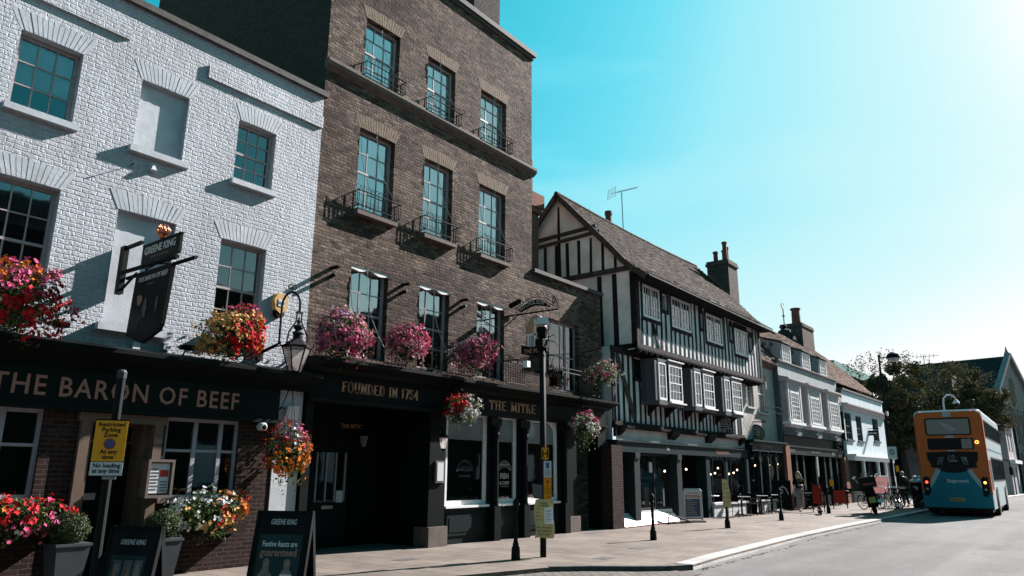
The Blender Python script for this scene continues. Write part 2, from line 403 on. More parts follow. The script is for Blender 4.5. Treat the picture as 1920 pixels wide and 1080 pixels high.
M['blue'] = m_plain('blue sign paint', (0.02, 0.10, 0.28, 1), 0.4)
M['red'] = m_plain('red paint', (0.55, 0.03, 0.02, 1), 0.4)
M['white'] = m_plain('white board', (0.72, 0.73, 0.74, 1), 0.5)
M['alarmyellow'] = m_plain('sun bleached yellow plastic', (0.72, 0.42, 0.16, 1), 0.45)
M['steel'] = m_plain('brushed steel', (0.45, 0.45, 0.46, 1), 0.35, metal=0.9)
M['lampglass'] = m_plain('frosted lamp glass', (0.55, 0.5, 0.48, 1), 0.15, spec=0.6, Alpha=1.0)
M['rope'] = m_plain('white cable', (0.62, 0.62, 0.62, 1), 0.6)
M['leaf'] = m_leaf('dark leaves', (0.020, 0.040, 0.012, 1), (0.060, 0.095, 0.030, 1))
M['leafbox'] = m_leaf('box leaves', (0.014, 0.024, 0.010, 1), (0.050, 0.070, 0.030, 1), 0.15)
M['leafdry'] = m_leaf('tree leaves', (0.022, 0.026, 0.012, 1), (0.085, 0.072, 0.036, 1), 0.15, .85)
for k, a, b in (('fred', (0.62, 0.012, 0.02), (0.85, 0.04, 0.05)), ('fpink', (0.72, 0.06, 0.22), (0.88, 0.18, 0.36)), ('forange', (0.85, 0.17, 0.015), (0.95, 0.30, 0.04)),
                ('fpeach', (0.85, 0.42, 0.12), (0.90, 0.58, 0.26)), ('fwhite', (0.70, 0.70, 0.70), (0.9, 0.9, 0.88)), ('flilac', (0.36, 0.17, 0.38), (0.58, 0.36, 0.56)), ('fmauve', (0.55, 0.10, 0.20), (0.72, 0.22, 0.34)), ('frose', (0.75, 0.30, 0.42), (0.9, 0.55, 0.62))):
    M[k] = m_leaf(k + ' petals', tuple(v * .42 for v in a) + (1,), tuple(v * .55 for v in b) + (1,), 0.12, 0.8)
M['bark'] = m_plain('bark', (0.09, 0.07, 0.055, 1), 0.9, nscale=9, namt=0.3, bump=0.8, bscale=12, bdist=0.03)
M['pot'] = m_plain('slate grey planter', (0.060, 0.070, 0.078, 1), 0.5, nscale=4, namt=0.1)
M['wicker'] = m_plain('dark wicker', (0.03, 0.02, 0.013, 1), 0.9, nscale=30, namt=0.3)

def m_slabs(name, c1, c2, joint, bw, bh, ms, strength, rough, rot=0.0, tone=0.25):
    c1, c2, joint = dim(c1, .75), dim(c2, .75), dim(joint)
    N = NT(name); p = N.pos()
    mp = N.n('ShaderNodeMapping'); mp.inputs['Rotation'].default_value = (0, 0, rot); N.l(p, mp.inputs['Vector'])
    w = N.noise(p, 2.0, 3, 0.5, 'Color'); vm = N.n('ShaderNodeVectorMath', operation='MULTIPLY_ADD')
    N.l(w, vm.inputs[0]); vm.inputs[1].default_value = (0.02, 0.02, 0); N.l(mp.outputs[0], vm.inputs[2])
    b = N.n('ShaderNodeTexBrick'); N.l(vm.outputs[0], b.inputs['Vector'])
    b.inputs['Color1'].default_value = c1; b.inputs['Color2'].default_value = c2; b.inputs['Mortar'].default_value = joint
    b.inputs['Scale'].default_value = 1; b.inputs['Mortar Size'].default_value = ms; b.inputs['Mortar Smooth'].default_value = 0.3
    b.inputs['Brick Width'].default_value = bw; b.inputs['Row Height'].default_value = bh
    col = N.mix(tone * 2, b.outputs['Color'], N.ramp(N.noise(p, 1.1, 6, 0.65), [(0.32, 0.48), (0.66, 1.0)]), 'MULTIPLY')
    col = N.mix(.6, col, N.ramp(N.noise(p, .28, 5, 0.6), [(0.35, 0.7), (0.62, 1.08)]), 'MULTIPLY')
    col = N.mix(N.ramp(N.noise(p, 5.5, 5, .7), [(.66, 0.0), (.72, .5)]), col, (.05, .043, .038, 1))
    col = N.mix(0.5, col, N.ramp(N.noise(p, 60, 3, 0.6), [(0.3, 0.6), (0.7, 1.0)]), 'MULTIPLY')
    # trodden gum and oil spots
    vo = N.n('ShaderNodeTexVoronoi'); vo.inputs['Scale'].default_value = 2.3; N.l(p, vo.inputs['Vector'])
    col = N.mix(N.ramp(vo.outputs['Distance'], [(0.035, 0.75), (0.055, 0.0)]), col, (0.05, 0.045, 0.04, 1))
    h = N.math('ADD', N.math('MULTIPLY', b.outputs['Fac'], -1.0), N.math('MULTIPLY', N.noise(p, 30, 5, 0.7), 0.5))
    N.bsdf(col, rough, bump=h, strength=strength, dist=0.008, spec=0.3)
    return N.m
M['pave'] = m_slabs('stone paving slabs', (0.235, 0.195, 0.165, 1), (0.185, 0.155, 0.135, 1), (0.07, 0.06, 0.055, 1), 0.75, 0.42, 0.008, 0.5, 0.75, rot=PI / 2)
M['setts'] = m_slabs('worn setts', (0.23, 0.20, 0.18, 1), (0.15, 0.135, 0.125, 1), (0.06, 0.055, 0.05, 1), 0.22, 0.12, 0.012, 1.0, 0.7, rot=PI / 2)
M['kerbwhite'] = m_slabs('pale granite kerb', (0.48, 0.465, 0.45, 1), (0.40, 0.385, 0.37, 1), (0.12, 0.11, 0.10, 1), 0.9, 5, 0.010, 0.5, 0.7)
def m_asphalt():
    N = NT('worn asphalt'); p = N.pos()
    fine = N.noise(p, 90, 3, 0.75); mid = N.noise(p, 7, 4, 0.6); big = N.noise(p, 0.35, 4, 0.6)
    mp = N.n('ShaderNodeMapping'); mp.inputs['Scale'].default_value = (0.05, 0.9, 1); N.l(p, mp.inputs['Vector'])
    trk = N.noise(mp.outputs[0], 1.0, 3, 0.5)
    col = N.ramp(fine, [(0.35, (0.08, 0.079, 0.079)), (0.65, (0.195, 0.19, 0.187))])
    col = N.mix(0.6, col, N.ramp(mid, [(0.3, 0.78), (0.7, 1.0)]), 'MULTIPLY')
    col = N.mix(0.8, col, N.ramp(big, [(0.35, 0.75), (0.65, 1.0)]), 'MULTIPLY')
    col = N.mix(0.6, col, N.ramp(trk, [(0.4, 0.72), (0.6, 1.0)]), 'MULTIPLY')
    # repaired strips and fine cracks
    m2 = N.n('ShaderNodeMapping'); m2.inputs['Scale'].default_value = (.11, .42, 1); m2.inputs['Location'].default_value = (.3, .6, 0); N.l(p, m2.inputs['Vector'])
    v2 = N.n('ShaderNodeTexVoronoi'); v2.distance = 'CHEBYCHEV'; v2.inputs['Scale'].default_value = 1.0; N.l(m2.outputs[0], v2.inputs['Vector'])
    sp = N.n('ShaderNodeSeparateColor'); N.l(v2.outputs['Color'], sp.inputs[0])
    col = N.mix(1.0, col, N.ramp(sp.outputs[0], [(0.12, 0.88), (0.16, 1.0), (0.80, 1.0), (0.84, 1.05)]), 'MULTIPLY')
    wv = N.noise(p, 2.5, 4, .6, 'Color'); wa = N.n('ShaderNodeVectorMath', operation='MULTIPLY_ADD'); N.l(wv, wa.inputs[0]); wa.inputs[1].default_value = (.5, .5, 0); N.l(p, wa.inputs[2])
    v3 = N.n('ShaderNodeTexVoronoi'); v3.feature = 'DISTANCE_TO_EDGE'; v3.inputs['Scale'].default_value = .33; N.l(wa.outputs[0], v3.inputs['Vector'])
    crack = N.math('MULTIPLY', N.ramp(v3.outputs['Distance'], [(0.0, 1.0), (0.012, 0.0)]), N.ramp(big, [(.50, 0.0), (.60, .35)])); col = N.mix(crack, col, (.03, .03, .03, 1))
    N.bsdf(col, 0.85, bump=N.math('ADD', fine, N.math('MULTIPLY', mid, 0.4)), strength=0.55, dist=0.006, spec=0.10)
    return N.m
M['asphalt'] = m_asphalt()

# ------------------------------------------------------------ ground
def flat(name, mat, pts, z, kind=True):
    m = MB(); m.poly(*[(x, y, z) for x, y in pts]); o = m.build(name, M[mat]); return struct(o)
flat('ground', 'asphalt', [(-900, -900), (900, -900), (900, 900), (-900, 900)], -0.084)
flat('road', 'asphalt', [(-60, -0.6), (13.6, -0.6), (200, -0.6), (200, 6.3), (36, 6.3), (12.9, 5.95), (-60, 5.6)], -0.08)
kerbline = [(12.95, 5.98), (14.5, 6.12), (20.3, 6.42), (26, 6.5), (32, 6.45), (45, 6.4), (60, 6.2), (200, -3)]
corner = [(11.0, 7.75), (11.55, 7.25), (12.1, 6.55), (12.5, 6.17), (12.95, 5.98)]
m = MB(); pts = [(9.0, 8.3), *corner[:-1], *kerbline, (200, 40), (-60, 40), (-60, 8.3)]
m.prismz(pts, -0.12, 0.0); struct(m.build('pavement', M['pave'], fix=True))
flat('setts_apron', 'setts', [(-60, 5.6), (12.5, 5.6), (12.6, 6.2), (12.0, 6.7), (11.5, 7.3), (11.0, 7.8), (9.0, 8.35), (-60, 8.35)], -0.07)
m = MB()
for (a, b), (c, d) in zip(kerbline[:-1], kerbline[1:]):
    dx, dy = c - a, d - b; L_ = math.hypot(dx, dy); nx, ny = -dy / L_, dx / L_
    m.hexa([(a - nx * 0.02, b - ny * 0.02, -0.125), (c - nx * 0.02, d - ny * 0.02, -0.125), (c + nx * 0.33, d + ny * 0.33, -0.125), (a + nx * 0.33, b + ny * 0.33, -0.125),
            (a + nx * 0.01, b + ny * 0.01, 0.012), (c + nx * 0.01, d + ny * 0.01, 0.012), (c + nx * 0.33, d + ny * 0.33, 0.012), (a + nx * 0.33, b + ny * 0.33, 0.012)])
struct(m.build('kerb', M['kerbwhite'], fix=True))
m = MB()
for (a, b), (c, d) in zip(corner[:-1], corner[1:]):
    dx, dy = c - a, d - b; L_ = math.hypot(dx, dy); nx, ny = dy / L_, -dx / L_
    m.hexa([(a + nx * .02, b + ny * .02, -.125), (c + nx * .02, d + ny * .02, -.125), (c - nx * .14, d - ny * .14, -.125), (a - nx * .14, b - ny * .14, -.125),
            (a + nx * .0, b + ny * .0, .010), (c, d, .010), (c - nx * .14, d - ny * .14, .010), (a - nx * .14, b - ny * .14, .010)])
struct(m.build('corner_kerb', M['coping'], fix=True))
flat('pavement_opposite', 'pave', [(-60, -0.6), (-60, -8), (200, -8), (200, -0.6)], -0.01)
# broken mortar along the channel
m = MB(); rr = random.Random(3)
for k in range(70):
    t = rr.random() ** 1.6; x = 13 + t * 22; y = 5.93 + (0.16 * min(1, (x - 13) / 6)) + (0.25 if x > 18 else 0) * min(1, (x - 18) / 4) - rr.uniform(0.02, 0.12)
    m.box(x, x + rr.uniform(.06, .25), y - .02, y + rr.uniform(.0, .03), -.08, -.070)
struct(m.build('channel_mortar', M['setts']))
# covers and drains let into the paving
m = MB()
for x, y, w, d in ((17.6, 11.0, .7, .3), (12.6, 7.6, .45, .3), (14.8, 8.0, .5, .35), (20.5, 8.2, .35, .25), (23.2, 7.6, .4, .25), (9.9, 10.3, .5, .3), (8.4, 9.6, .5, .12)):
    m.box(x, x + w, y, y + d, 0.0, 0.004)
struct(m.build('pavement_covers', M['coping']))

# ------------------------------------------------------------ windows
def window(parent, x0, x1, z0, z1, y, cols=3, rows=4, mat='sash', curtain=None, sill=None, fw=0.06, bar=0.02, meet=None, sillmat=None, cdrop=1.0, dark=True, name='window', split=None, glass='glass'):
    f = MB(); f.box(x0, x0 + fw, y, y + .07, z0, z1); f.box(x1 - fw, x1, y, y + .07, z0, z1)
    f.box(x0 + fw, x1 - fw, y, y + .07, z1 - fw, z1); f.box(x0 + fw, x1 - fw, y, y + .07, z0, z0 + fw)
    a, b, c, d = x0 + fw, x1 - fw, z0 + fw, z1 - fw
    mz = None
    if meet: mz = c + (d - c) * meet; f.box(a, b, y + .012, y + .06, mz - .022, mz + .022)
    xs = [a + (b - a) * k / cols for k in range(1, cols)]
    if split:
        for t in split: f.box(a + (b - a) * t - .035, a + (b - a) * t + .035, y + .004, y + .066, c, d)
    for x in xs: f.box(x - bar / 2, x + bar / 2, y + .018, y + .05, c, d)
    for k in range(1, rows):
        z = c + (d - c) * k / rows
        if mz and abs(z - mz) < .03: continue
        f.box(a, b, y + .016, y + .048, z - bar / 2, z + bar / 2)
    fr = f.build(name, M[mat], parent)
    MB().poly((a, y + .034, c), (b, y + .034, c), (b, y + .034, d), (a, y + .034, d)).build('pane', M[glass], fr)
    if curtain:
        q = MB(); n = 14; zt = d; zb = d - (d - c) * cdrop
        for k in range(n):
            xa = a + (b - a) * k / n; xb = a + (b - a) * (k + 1) / n; ya = y + .072 + .012 * (k % 2); yb = y + .072 + .012 * ((k + 1) % 2)
            q.poly((xa, ya, zb), (xb, yb, zb), (xb, yb, zt), (xa, ya, zt))
        q.build('curtain', M[curtain], fr)
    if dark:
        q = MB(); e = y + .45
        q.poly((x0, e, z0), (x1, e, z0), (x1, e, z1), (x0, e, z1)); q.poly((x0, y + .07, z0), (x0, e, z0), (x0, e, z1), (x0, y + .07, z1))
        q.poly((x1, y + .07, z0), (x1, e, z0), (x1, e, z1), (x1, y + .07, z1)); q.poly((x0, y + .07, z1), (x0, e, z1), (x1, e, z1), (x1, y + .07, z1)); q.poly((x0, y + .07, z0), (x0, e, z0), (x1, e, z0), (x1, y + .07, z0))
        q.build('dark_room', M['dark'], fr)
    if sill:
        w, h, out, yf = sill
        MB().box(x0 - w, x1 + w, yf - out, y + .002, z0 - h, z0 + .004).build('sill', M[sillmat or 'whitewash'], fr)
    return fr
def voussoirs(parent, x0, x1, z, y, h, n, mat, proud=0.008, splay=0.16, rise=0.03, name='window_arch'):
    m = MB(); g = 0.006; rr = random.Random(int(x0 * 100 + z))
    for k in range(n):
        t0, t1 = k / n, (k + 1) / n
        def at(t, top):
            return (x0 + (x1 - x0) * t + (splay * (2 * t - 1) if top else 0), z + (h if top else 0) + rise * 4 * t * (1 - t) * (1 if top else .3))
        p = [at(t0, 0), at(t1, 0), at(t1, 1), at(t0, 1)]
        p[0] = (p[0][0] + g, p[0][1]); p[3] = (p[3][0] + g, p[3][1] + rr.uniform(-.02, .02)); p[1] = (p[1][0] - g, p[1][1]); p[2] = (p[2][0] - g, p[2][1] + rr.uniform(-.02, .02))
        pr = proud * rr.uniform(.5, 1.6)
        m.prism(p, y - pr, y + .02)
    return m.build(name, M[mat], parent)

# slab serif capitals drawn as bars: unit cap height, (strokes, width)
def arc(cx, cz, rx, rz, a0, a1, n=10): return [(cx + rx * math.cos(R(a0 + (a1 - a0) * k / n)), cz + rz * math.sin(R(a0 + (a1 - a0) * k / n))) for k in range(n + 1)]
GL = {
 'F': ([[(.15, 0), (.15, 1)], [(.15, .95), (.62, .95)], [(.15, .52), (.48, .52)], 's', (.15, 0), (.08, 1)], .68), 'E': ([[(.15, 0), (.15, 1)], [(.15, .95), (.62, .95)], [(.15, .52), (.5, .52)], [(.15, .05), (.66, .05)]], .74),
 'O': ([arc(.4, .5, .32, .46, 0, 360, 20)], .8), 'U': ([[(.15, 1), (.15, .3), *arc(.4, .3, .25, .26, 180, 360), (.65, 1)]], .8),
 'N': ([[(.15, 0), (.15, 1)], [(.15, .97), (.68, .03)], [(.68, 0), (.68, 1)]], .84), 'D': ([[(.15, 0), (.15, 1)], [(.12, .95), *arc(.3, .5, .38, .45, 90, -90), (.12, .05)]], .8),
 'I': ([[(.18, 0), (.18, 1)]], .38), '1': ([[(.22, 0), (.22, 1)], [(.22, .97), (.08, .8)]], .44), '7': ([[(.06, .95), (.58, .95), (.25, 0)]], .62),
 '5': ([[(.55, .95), (.18, .95), (.14, .55), *arc(.32, .32, .25, .28, 90, -150)]], .68), '4': ([[(.46, 0), (.46, 1), (.06, .28), (.64, .28)]], .7),
 'T': ([[(.35, 0), (.35, 1)], [(.03, .95), (.67, .95)], [(.05, .95), (.05, .74)], [(.65, .95), (.65, .74)]], .72), 'H': ([[(.15, 0), (.15, 1)], [(.65, 0), (.65, 1)], [(.15, .5), (.65, .5)]], .82),
 'M': ([[(.15, 0), (.15, 1)], [(.15, .97), (.46, .1), (.77, .97)], [(.77, 0), (.77, 1)]], .94), 'R': ([[(.15, 0), (.15, 1)], [(.12, .95), *arc(.4, .72, .2, .23, 90, -90), (.12, .49)], [(.4, .49), (.66, .04)]], .76), ' ': ([], .42)}
def slab_text(txt, h, x, z, y, mat, parent, fit=None, name='lettering'):
    m = MB(); cur = 0; th = .17; S_ = []
    for ch in txt:
        st, w = GL[ch]
        for s in st:
            if isinstance(s, list): S_.append([(p[0] + cur, p[1]) for p in s])
        for s in st:                                     # serifs on upright stems
            if isinstance(s, list) and len(s) == 2 and abs(s[0][0] - s[1][0]) < .01 and abs(s[0][1] - s[1][1]) > .9:
                for zz in (.04, .96):
                    if ch in 'T1' and zz > .5: continue
                    S_.append([(s[0][0] + cur - .15, zz), (s[0][0] + cur + .15, zz)])
        if ch == 'U':
            for sx in (.15, .65): S_.append([(sx + cur - .15, .96), (sx + cur + .15, .96)])
        cur += w + .1
    sc = (fit / cur) if fit else h
    for s in S_:
        for a, b in zip(s[:-1], s[1:]):
            hor = abs(a[1] - b[1]) < .02; t = (.09 if hor else th) * h
            A = Vector((x + a[0] * sc, y - .012, z + a[1] * h)); B = Vector((x + b[0] * sc, y - .012, z + b[1] * h)); d = (B - A)
            if d.length < 1e-6: continue
            e = d.normalized() * (t * .25 if len(s) > 2 else 0); n = Vector((-d.z, 0, d.x)).normalized() * t / 2
            m.prism([((A - e - n).x, (A - e - n).z), ((B + e - n).x, (B + e - n).z), ((B + e + n).x, (B + e + n).z), ((A - e + n).x, (A - e + n).z)], y - .022, y - .002)
    return m.build(name, M[mat], parent)

# ------------------------------------------------------------ the white pub
WY = 12.1
P = thing('white_pub', 'white painted brick pub with copper lettering on its black fascia', 'pub', (3, WY, 0))
H1 = [(3.1, 4.0, 6.93, 8.2), (4.96, 5.82, 6.93, 8.2, .11), (6.83, 7.66, 6.95, 8.2), (3.08, 4.0, 4.0, 5.83), (4.88, 5.86, 3.85, 5.78, .11), (6.73, 7.68, 4.0, 5.76)]
m = MB(); m.wall(-6, 8.74, 3.3, 9.5, WY, H1, .13)
m.poly((8.74, WY, 3.3), (8.74, 18, 3.3), (8.74, 18, 9.5), (8.74, WY, 9.5))
for h in H1:
    if len(h) > 4: MB().poly((h[0], WY + h[4], h[2]), (h[1], WY + h[4], h[2]), (h[1], WY + h[4], h[3]), (h[0], WY + h[4], h[3])).build('blind_window', M['whitewash'], P)
m.box(-6, 4.66, WY - .05, WY, 8.80, 9.06); m.box(6.1, 8.74, WY - .05, WY, 8.76, 9.02)
m.build('wall', M['whitebrick'], P)
MB().box(-6, 8.80, WY - .09, WY + .35, 9.5, 9.62).build('parapet_coping', M['coping'], P)
MB().poly((-6, WY + .3, 9.4), (8.72, WY + .3, 9.4), (8.72, 20, 9.4), (-6, 20, 9.4)).build('roof', M['coping'], P)
window(P, 3.1, 4.0, 6.93, 8.2, WY + .13, 3, 3, 'sash', 'curtain', (.07, .10, .11, WY), cdrop=.62)
window(P, 6.83, 7.66, 6.95, 8.2, WY + .13, 3, 4, 'sash', None, (.07, .10, .11, WY), meet=.5)
window(P, 3.08, 4.0, 4.0, 5.83, WY + .13, 3, 4, 'sash', 'curtaindim', (.07, .10, .10, WY), meet=.5, cdrop=.35)
window(P, 6.73, 7.68, 4.0, 5.76, WY + .13, 3, 4, 'sash', 'curtaindim', (.07, .10, .10, WY), meet=.5, cdrop=.45)
MB().box(4.88, 5.92, WY - .11, WY + .1, 6.82, 6.93).build('sill', M['whitewash'], P)
MB().box(4.78, 5.98, WY - .13, WY + .1, 3.74, 3.85).build('sill', M['whitewash'], P)
for x0, x1, z in ((3.1, 4.0, 8.2), (4.96, 5.82, 8.2), (6.83, 7.66, 8.2), (3.08, 4.0, 5.83), (4.88, 5.86, 5.78), (6.73, 7.68, 5.76)):
    voussoirs(P, x0 - .02, x1 + .02, z + .002, WY, .31, 15, 'whitewash', .0045)
# fascia and cornice
m = MB(); m.prismx([(11.30, 3.36), (11.30, 3.30), (11.42, 3.22), (11.50, 3.18), (11.62, 3.12), (11.62, 3.06), (12.1, 3.06), (12.1, 3.44), (11.6, 3.44)], -6, 8.62)
m.build('cornice', M['shopblack'], P, fix=True)
m = MB(); m.box(-6, 7.98, 11.68, 12.1, 2.50, 3.06); m.box(-6, 8.02, 11.64, 11.75, 2.44, 2.50); m.build('fascia', M['signgreen'], P)
text('THE BARON OF BEEF', .40, T((3.40, 11.675, 2.63)), M['lettercopper'], P, 'fascia_lettering', fit=3.74, align='LEFT', bold=.004, spacing=1.15, depth=.012)
m = MB(); m.wall(-6, 8.0, .75, 2.44, 11.8, [(2.6, 4.18, 1.2, 2.44), (4.66, 5.9, .75, 2.44), (5.98, 7.3, 1.15, 2.44)], .12)
m.wall(-6, 4.66, 0, .75, 11.8, []); m.wall(5.9, 8.0, 0, .75, 11.8, [])
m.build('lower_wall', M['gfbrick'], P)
MB().box(8.0, 8.56, 11.78, 12.1, 0, 3.06).build('pilaster', M['whitewash'], P)
m = MB(); m.box(4.66, 4.80, 11.72, 12.3, 0, 2.3); m.box(5.76, 5.90, 11.72, 12.3, 0, 2.3); m.box(4.62, 5.94, 11.71, 12.3, 2.3, 2.43); m.box(4.80, 4.90, 11.9, 12.3, 0, 2.3); m.box(5.66, 5.76, 11.9, 12.3, 0, 2.3)
m.build('door_surround', M['pinkstone'], P)
dr = MB().box(4.9, 5.66, 12.25, 12.3, 0, 1.98).box(4.98, 5.58, 12.22, 12.25, .1, .9).build('door', M['shopblack'], P)
MB().box(5.0, 5.2, 12.21, 12.222, 1.15, 1.25).build('push_plate', M['steel'], dr)
tl = window(P, 4.9, 5.66, 2.0, 2.3, 12.2, 3, 1, 'pinkstone', None, None, fw=.03, name='toplight')
window(P, 5.98, 7.3, 1.15, 2.44, 11.86, 1, 1, 'sashlilac', None, (.03, .06, .05, 11.8), fw=.055, meet=.60, sillmat='stone', split=(.40, .78))
window(P, 2.6, 4.18, 1.2, 2.44, 11.86, 1, 1, 'sashlilac', None, (.03, .06, .05, 11.8), fw=.055, meet=.60, sillmat='stone', split=(.35, .70))
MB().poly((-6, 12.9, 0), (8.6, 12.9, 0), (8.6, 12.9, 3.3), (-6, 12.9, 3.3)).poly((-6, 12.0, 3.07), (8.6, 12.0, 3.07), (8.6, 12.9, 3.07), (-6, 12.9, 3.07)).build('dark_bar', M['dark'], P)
# ------------------------------------------------------------ the brown brick pub
Q = thing('brown_brick_pub', 'tall brown brick pub with iron window railings and black shopfront', 'pub', (12.5, WY, 0))
cols = ((9.78, 10.86), (11.86, 12.90), (13.96, 15.10))
holes = [(a, b, 10.46, 12.08) for a, b in cols] + [(a, b, 7.22, 9.22) for a, b in cols] + [(a, b, 3.95, 5.95) for a, b in cols]
m = MB(); m.wall(8.74, 16.36, 3.6, 14.25, WY, holes, .14); m.wall(16.36, 20.15, 3.6, 7.25, WY, [(17.2, 18.8, 3.95, 6.03)], .14)
m.poly((16.36, WY, 7.0), (16.36, 22, 7.0), (16.36, 22, 14.25), (16.36, WY, 14.25)); m.poly((20.15, WY, 0), (20.15, 16, 0), (20.15, 16, 7.25), (20.15, WY, 7.25))
m.build('wall', M['brownbrick'], Q)
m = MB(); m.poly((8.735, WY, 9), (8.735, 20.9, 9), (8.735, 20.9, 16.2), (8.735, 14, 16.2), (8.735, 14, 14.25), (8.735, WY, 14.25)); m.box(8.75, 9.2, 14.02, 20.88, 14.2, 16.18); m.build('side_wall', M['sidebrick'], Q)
MB().poly((8.8, 12.3, 14.2), (16.3, 12.3, 14.2), (16.3, 22, 14.2), (8.8, 22, 14.2)).poly((16.4, 12.3, 7.1), (20.1, 12.3, 7.1), (20.1, 22, 7.1), (16.4, 22, 7.1)).build('roof', M['coping'], Q)
m = MB(); m.box(8.66, 16.46, WY - .12, WY + .4, 14.25, 14.40); m.box(8.70, 16.41, WY - .06, WY + .36, 14.15, 14.25); m.build('parapet_coping', M['coping'], Q)
m = MB(); m.prismx([(WY - .15, 10.46), (WY - .15, 10.38), (WY - .12, 10.30), (WY, 10.22), (WY + .01, 10.22), (WY + .01, 10.46)], 8.70, 16.44); m.build('string_course', M['stone'], Q, fix=True)
m = MB(); m.box(16.38, 20.2, WY - .10, WY + .3, 7.25, 7.36); m.build('lower_parapet_coping', M['coping'], Q)
for r_, (z0, z1) in enumerate(((10.46, 12.08), (7.22, 9.22), (3.95, 5.95))):
    for a, b in cols:
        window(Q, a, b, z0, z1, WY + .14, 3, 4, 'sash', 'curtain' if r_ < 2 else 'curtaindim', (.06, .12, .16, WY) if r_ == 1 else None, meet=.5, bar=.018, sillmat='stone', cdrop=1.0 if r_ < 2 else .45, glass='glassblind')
        if r_ < 2: voussoirs(Q, a - .02, b + .02, z1 + .002, WY, .30, 16, 'archbrick', .004, splay=.13)
        else:
            q = MB(); pts = [(a + .02, z1 - .02)] ; n = 16
            top = [(a + (b - a) * k / n, z1 + .02 + .05 * math.sin(PI * k / n)) for k in range(n + 1)]
            bot = [(a + (b - a) * k / n, z1 - .10 + .03 * math.cos(4 * PI * k / n) + .05 * math.sin(PI * k / n)) for k in range(n, -1, -1)]
            q.prism(top + bot, WY + .015, WY + .05); q.build('pelmet', M['sashwhite'], Q)
window(Q, 17.2, 18.8, 3.95, 6.03, WY + .14, 2, 2, 'sash', None, None, meet=.5, split=(.68,))
# balconettes: deep slab with bar railing and scrolled heads
def balconette(a, b, z, y0, out, h, slab=True):
    m = MB(); x0, x1 = a - .06, b + .10; yf = y0 - out
    for zz, r in ((z + .05, .012), (z + h, .014)):
        m.tube([(x0, y0, zz), (x0, yf, zz), (x1, yf, zz), (x1, y0, zz)], r, 5)
    n = 11
    for k in range(n + 1):
        x = x0 + (x1 - x0) * k / n
        m.tube([(x, yf, z + .02), (x, yf, z + h + .02)], .009, 4)
        if k < n:
            xc = x + (x1 - x0) / n / 2
            m.ring((xc, yf, z + h + .07), (0, 1, 0), .042, .007, 9, 4, -PI * .35, PI * 1.35)
    for k in range(3):
        for xx in (x0, x1): m.tube([(xx, y0 - out * k / 3, z + .02), (xx, y0 - out * k / 3, z + h)], .009, 4)
    m.tube([(x0, yf, z + h), (x0 - .14, yf + .04, z + h + .05), (x0 - .05, yf, z + h + .12)], .007, 4)
    m.tube([(x1, yf, z + h), (x1 + .10, yf - .05, z + h + .05), (x1 + .02, yf, z + h + .14)], .007, 4)
    return m.build('window_railing', M['iron'], Q)
for a, b in cols:
    balconette(a, b, 10.47, WY, .17, .36); balconette(a, b, 7.24, WY, .18, .40)
# ledge railing across the first floor
m = MB(); zb = 3.75
def ledge_rail(xa, xb):
    m = MB(); y = 11.55; m.tube([(xa, y, zb + .08), (xb, y, zb + .08)], .012, 5); m.tube([(xa, y, zb + .62), (xb, y, zb + .62)], .014, 5); m.tube([(xa, y, zb + .74), (xb, y, zb + .74)], .010, 5)
    n = int((xb - xa) / .095)
    for k in range(n + 1):
        x = xa + (xb - xa) * k / n; m.tube([(x, y, zb), (x, y, zb + .80)], .008, 4)
        if k % 2: m.ring((x, y, zb + .68), (0, 1, 0), .035, .006, 8, 4)
    m.build('ledge_railing', M['iron'], Q)
ledge_rail(10.35, 11.1); ledge_rail(12.3, 13.2); ledge_rail(14.3, 15.3); ledge_rail(16.95, 19.1)
# cornice, fascia, shopfront
m = MB(); prof = [(11.24, 3.73), (11.24, 3.66), (11.36, 3.60), (11.5, 3.56), (11.6, 3.48), (12.15, 3.48), (12.15, 3.78), (11.6, 3.78)]
m.prismx(prof, 8.62, 12.55); m.prismx([(a, b - .03) for a, b in prof], 12.551, 19.7); m.build('cornice', M['shopblack'], Q, fix=True)
m = MB(); m.box(8.6, 12.55, 11.68, 12.15, 2.98, 3.48); m.box(12.55, 19.68, 11.72, 12.15, 3.02, 3.45); m.box(8.6, 12.6, 11.60, 11.8, 2.90, 2.98); m.box(12.6, 19.7, 11.66, 11.8, 2.95, 3.02)
m.build('fascia', M['shopblack'], Q)
slab_text('FOUNDED IN 1754', .21, 9.38, 3.14, 11.68, 'lettergold', Q, fit=2.16, name='founding_lettering')
slab_text('THE MITRE', .235, 14.04, 3.12, 11.72, 'lettergold', Q, fit=2.0, name='name_lettering')
for a, b in ((8.6, 8.78), (12.0, 12.52), (14.12, 14.42), (15.32, 15.62), (17.18, 17.48), (17.55, 18.0), (19.2, 19.66)):
    MB().box(a, b, 11.72, 12.1, 0, 2.95).build('pilaster', M['shopblack'], Q)
for x in (14.27, 15.47, 17.33):
    m = MB(); m.box(x - .2, x + .2, 11.64, 11.72, 2.72, 2.92); m.lathe([(.09, .8), (.075, .9), (.07, 2.4), (.10, 2.5), (.085, 2.56), (.13, 2.72)], 10, (x, 11.66, 0))
    m.box(x - .12, x + .12, 11.58, 11.72, 0, .8); m.build('half_column', M['shopblack'], Q)
for a, b in ((11.96, 12.56), (17.5, 18.05)): MB().box(a, b, 11.64, 12.1, 0, .42).build('pilaster_base', M['stone'], Q)
for a, b in ((12.55, 14.12), (14.42, 15.32), (15.62, 17.18)):
    m = MB(); m.box(a, b, 11.80, 12.0, 0, .80); m.box(a + .12, b - .12, 11.775, 11.80, .18, .66); m.box(a + .2, b - .2, 11.765, 11.775, .26, .58); m.build('stall_riser', M['shopgreen'], Q)
m = MB()
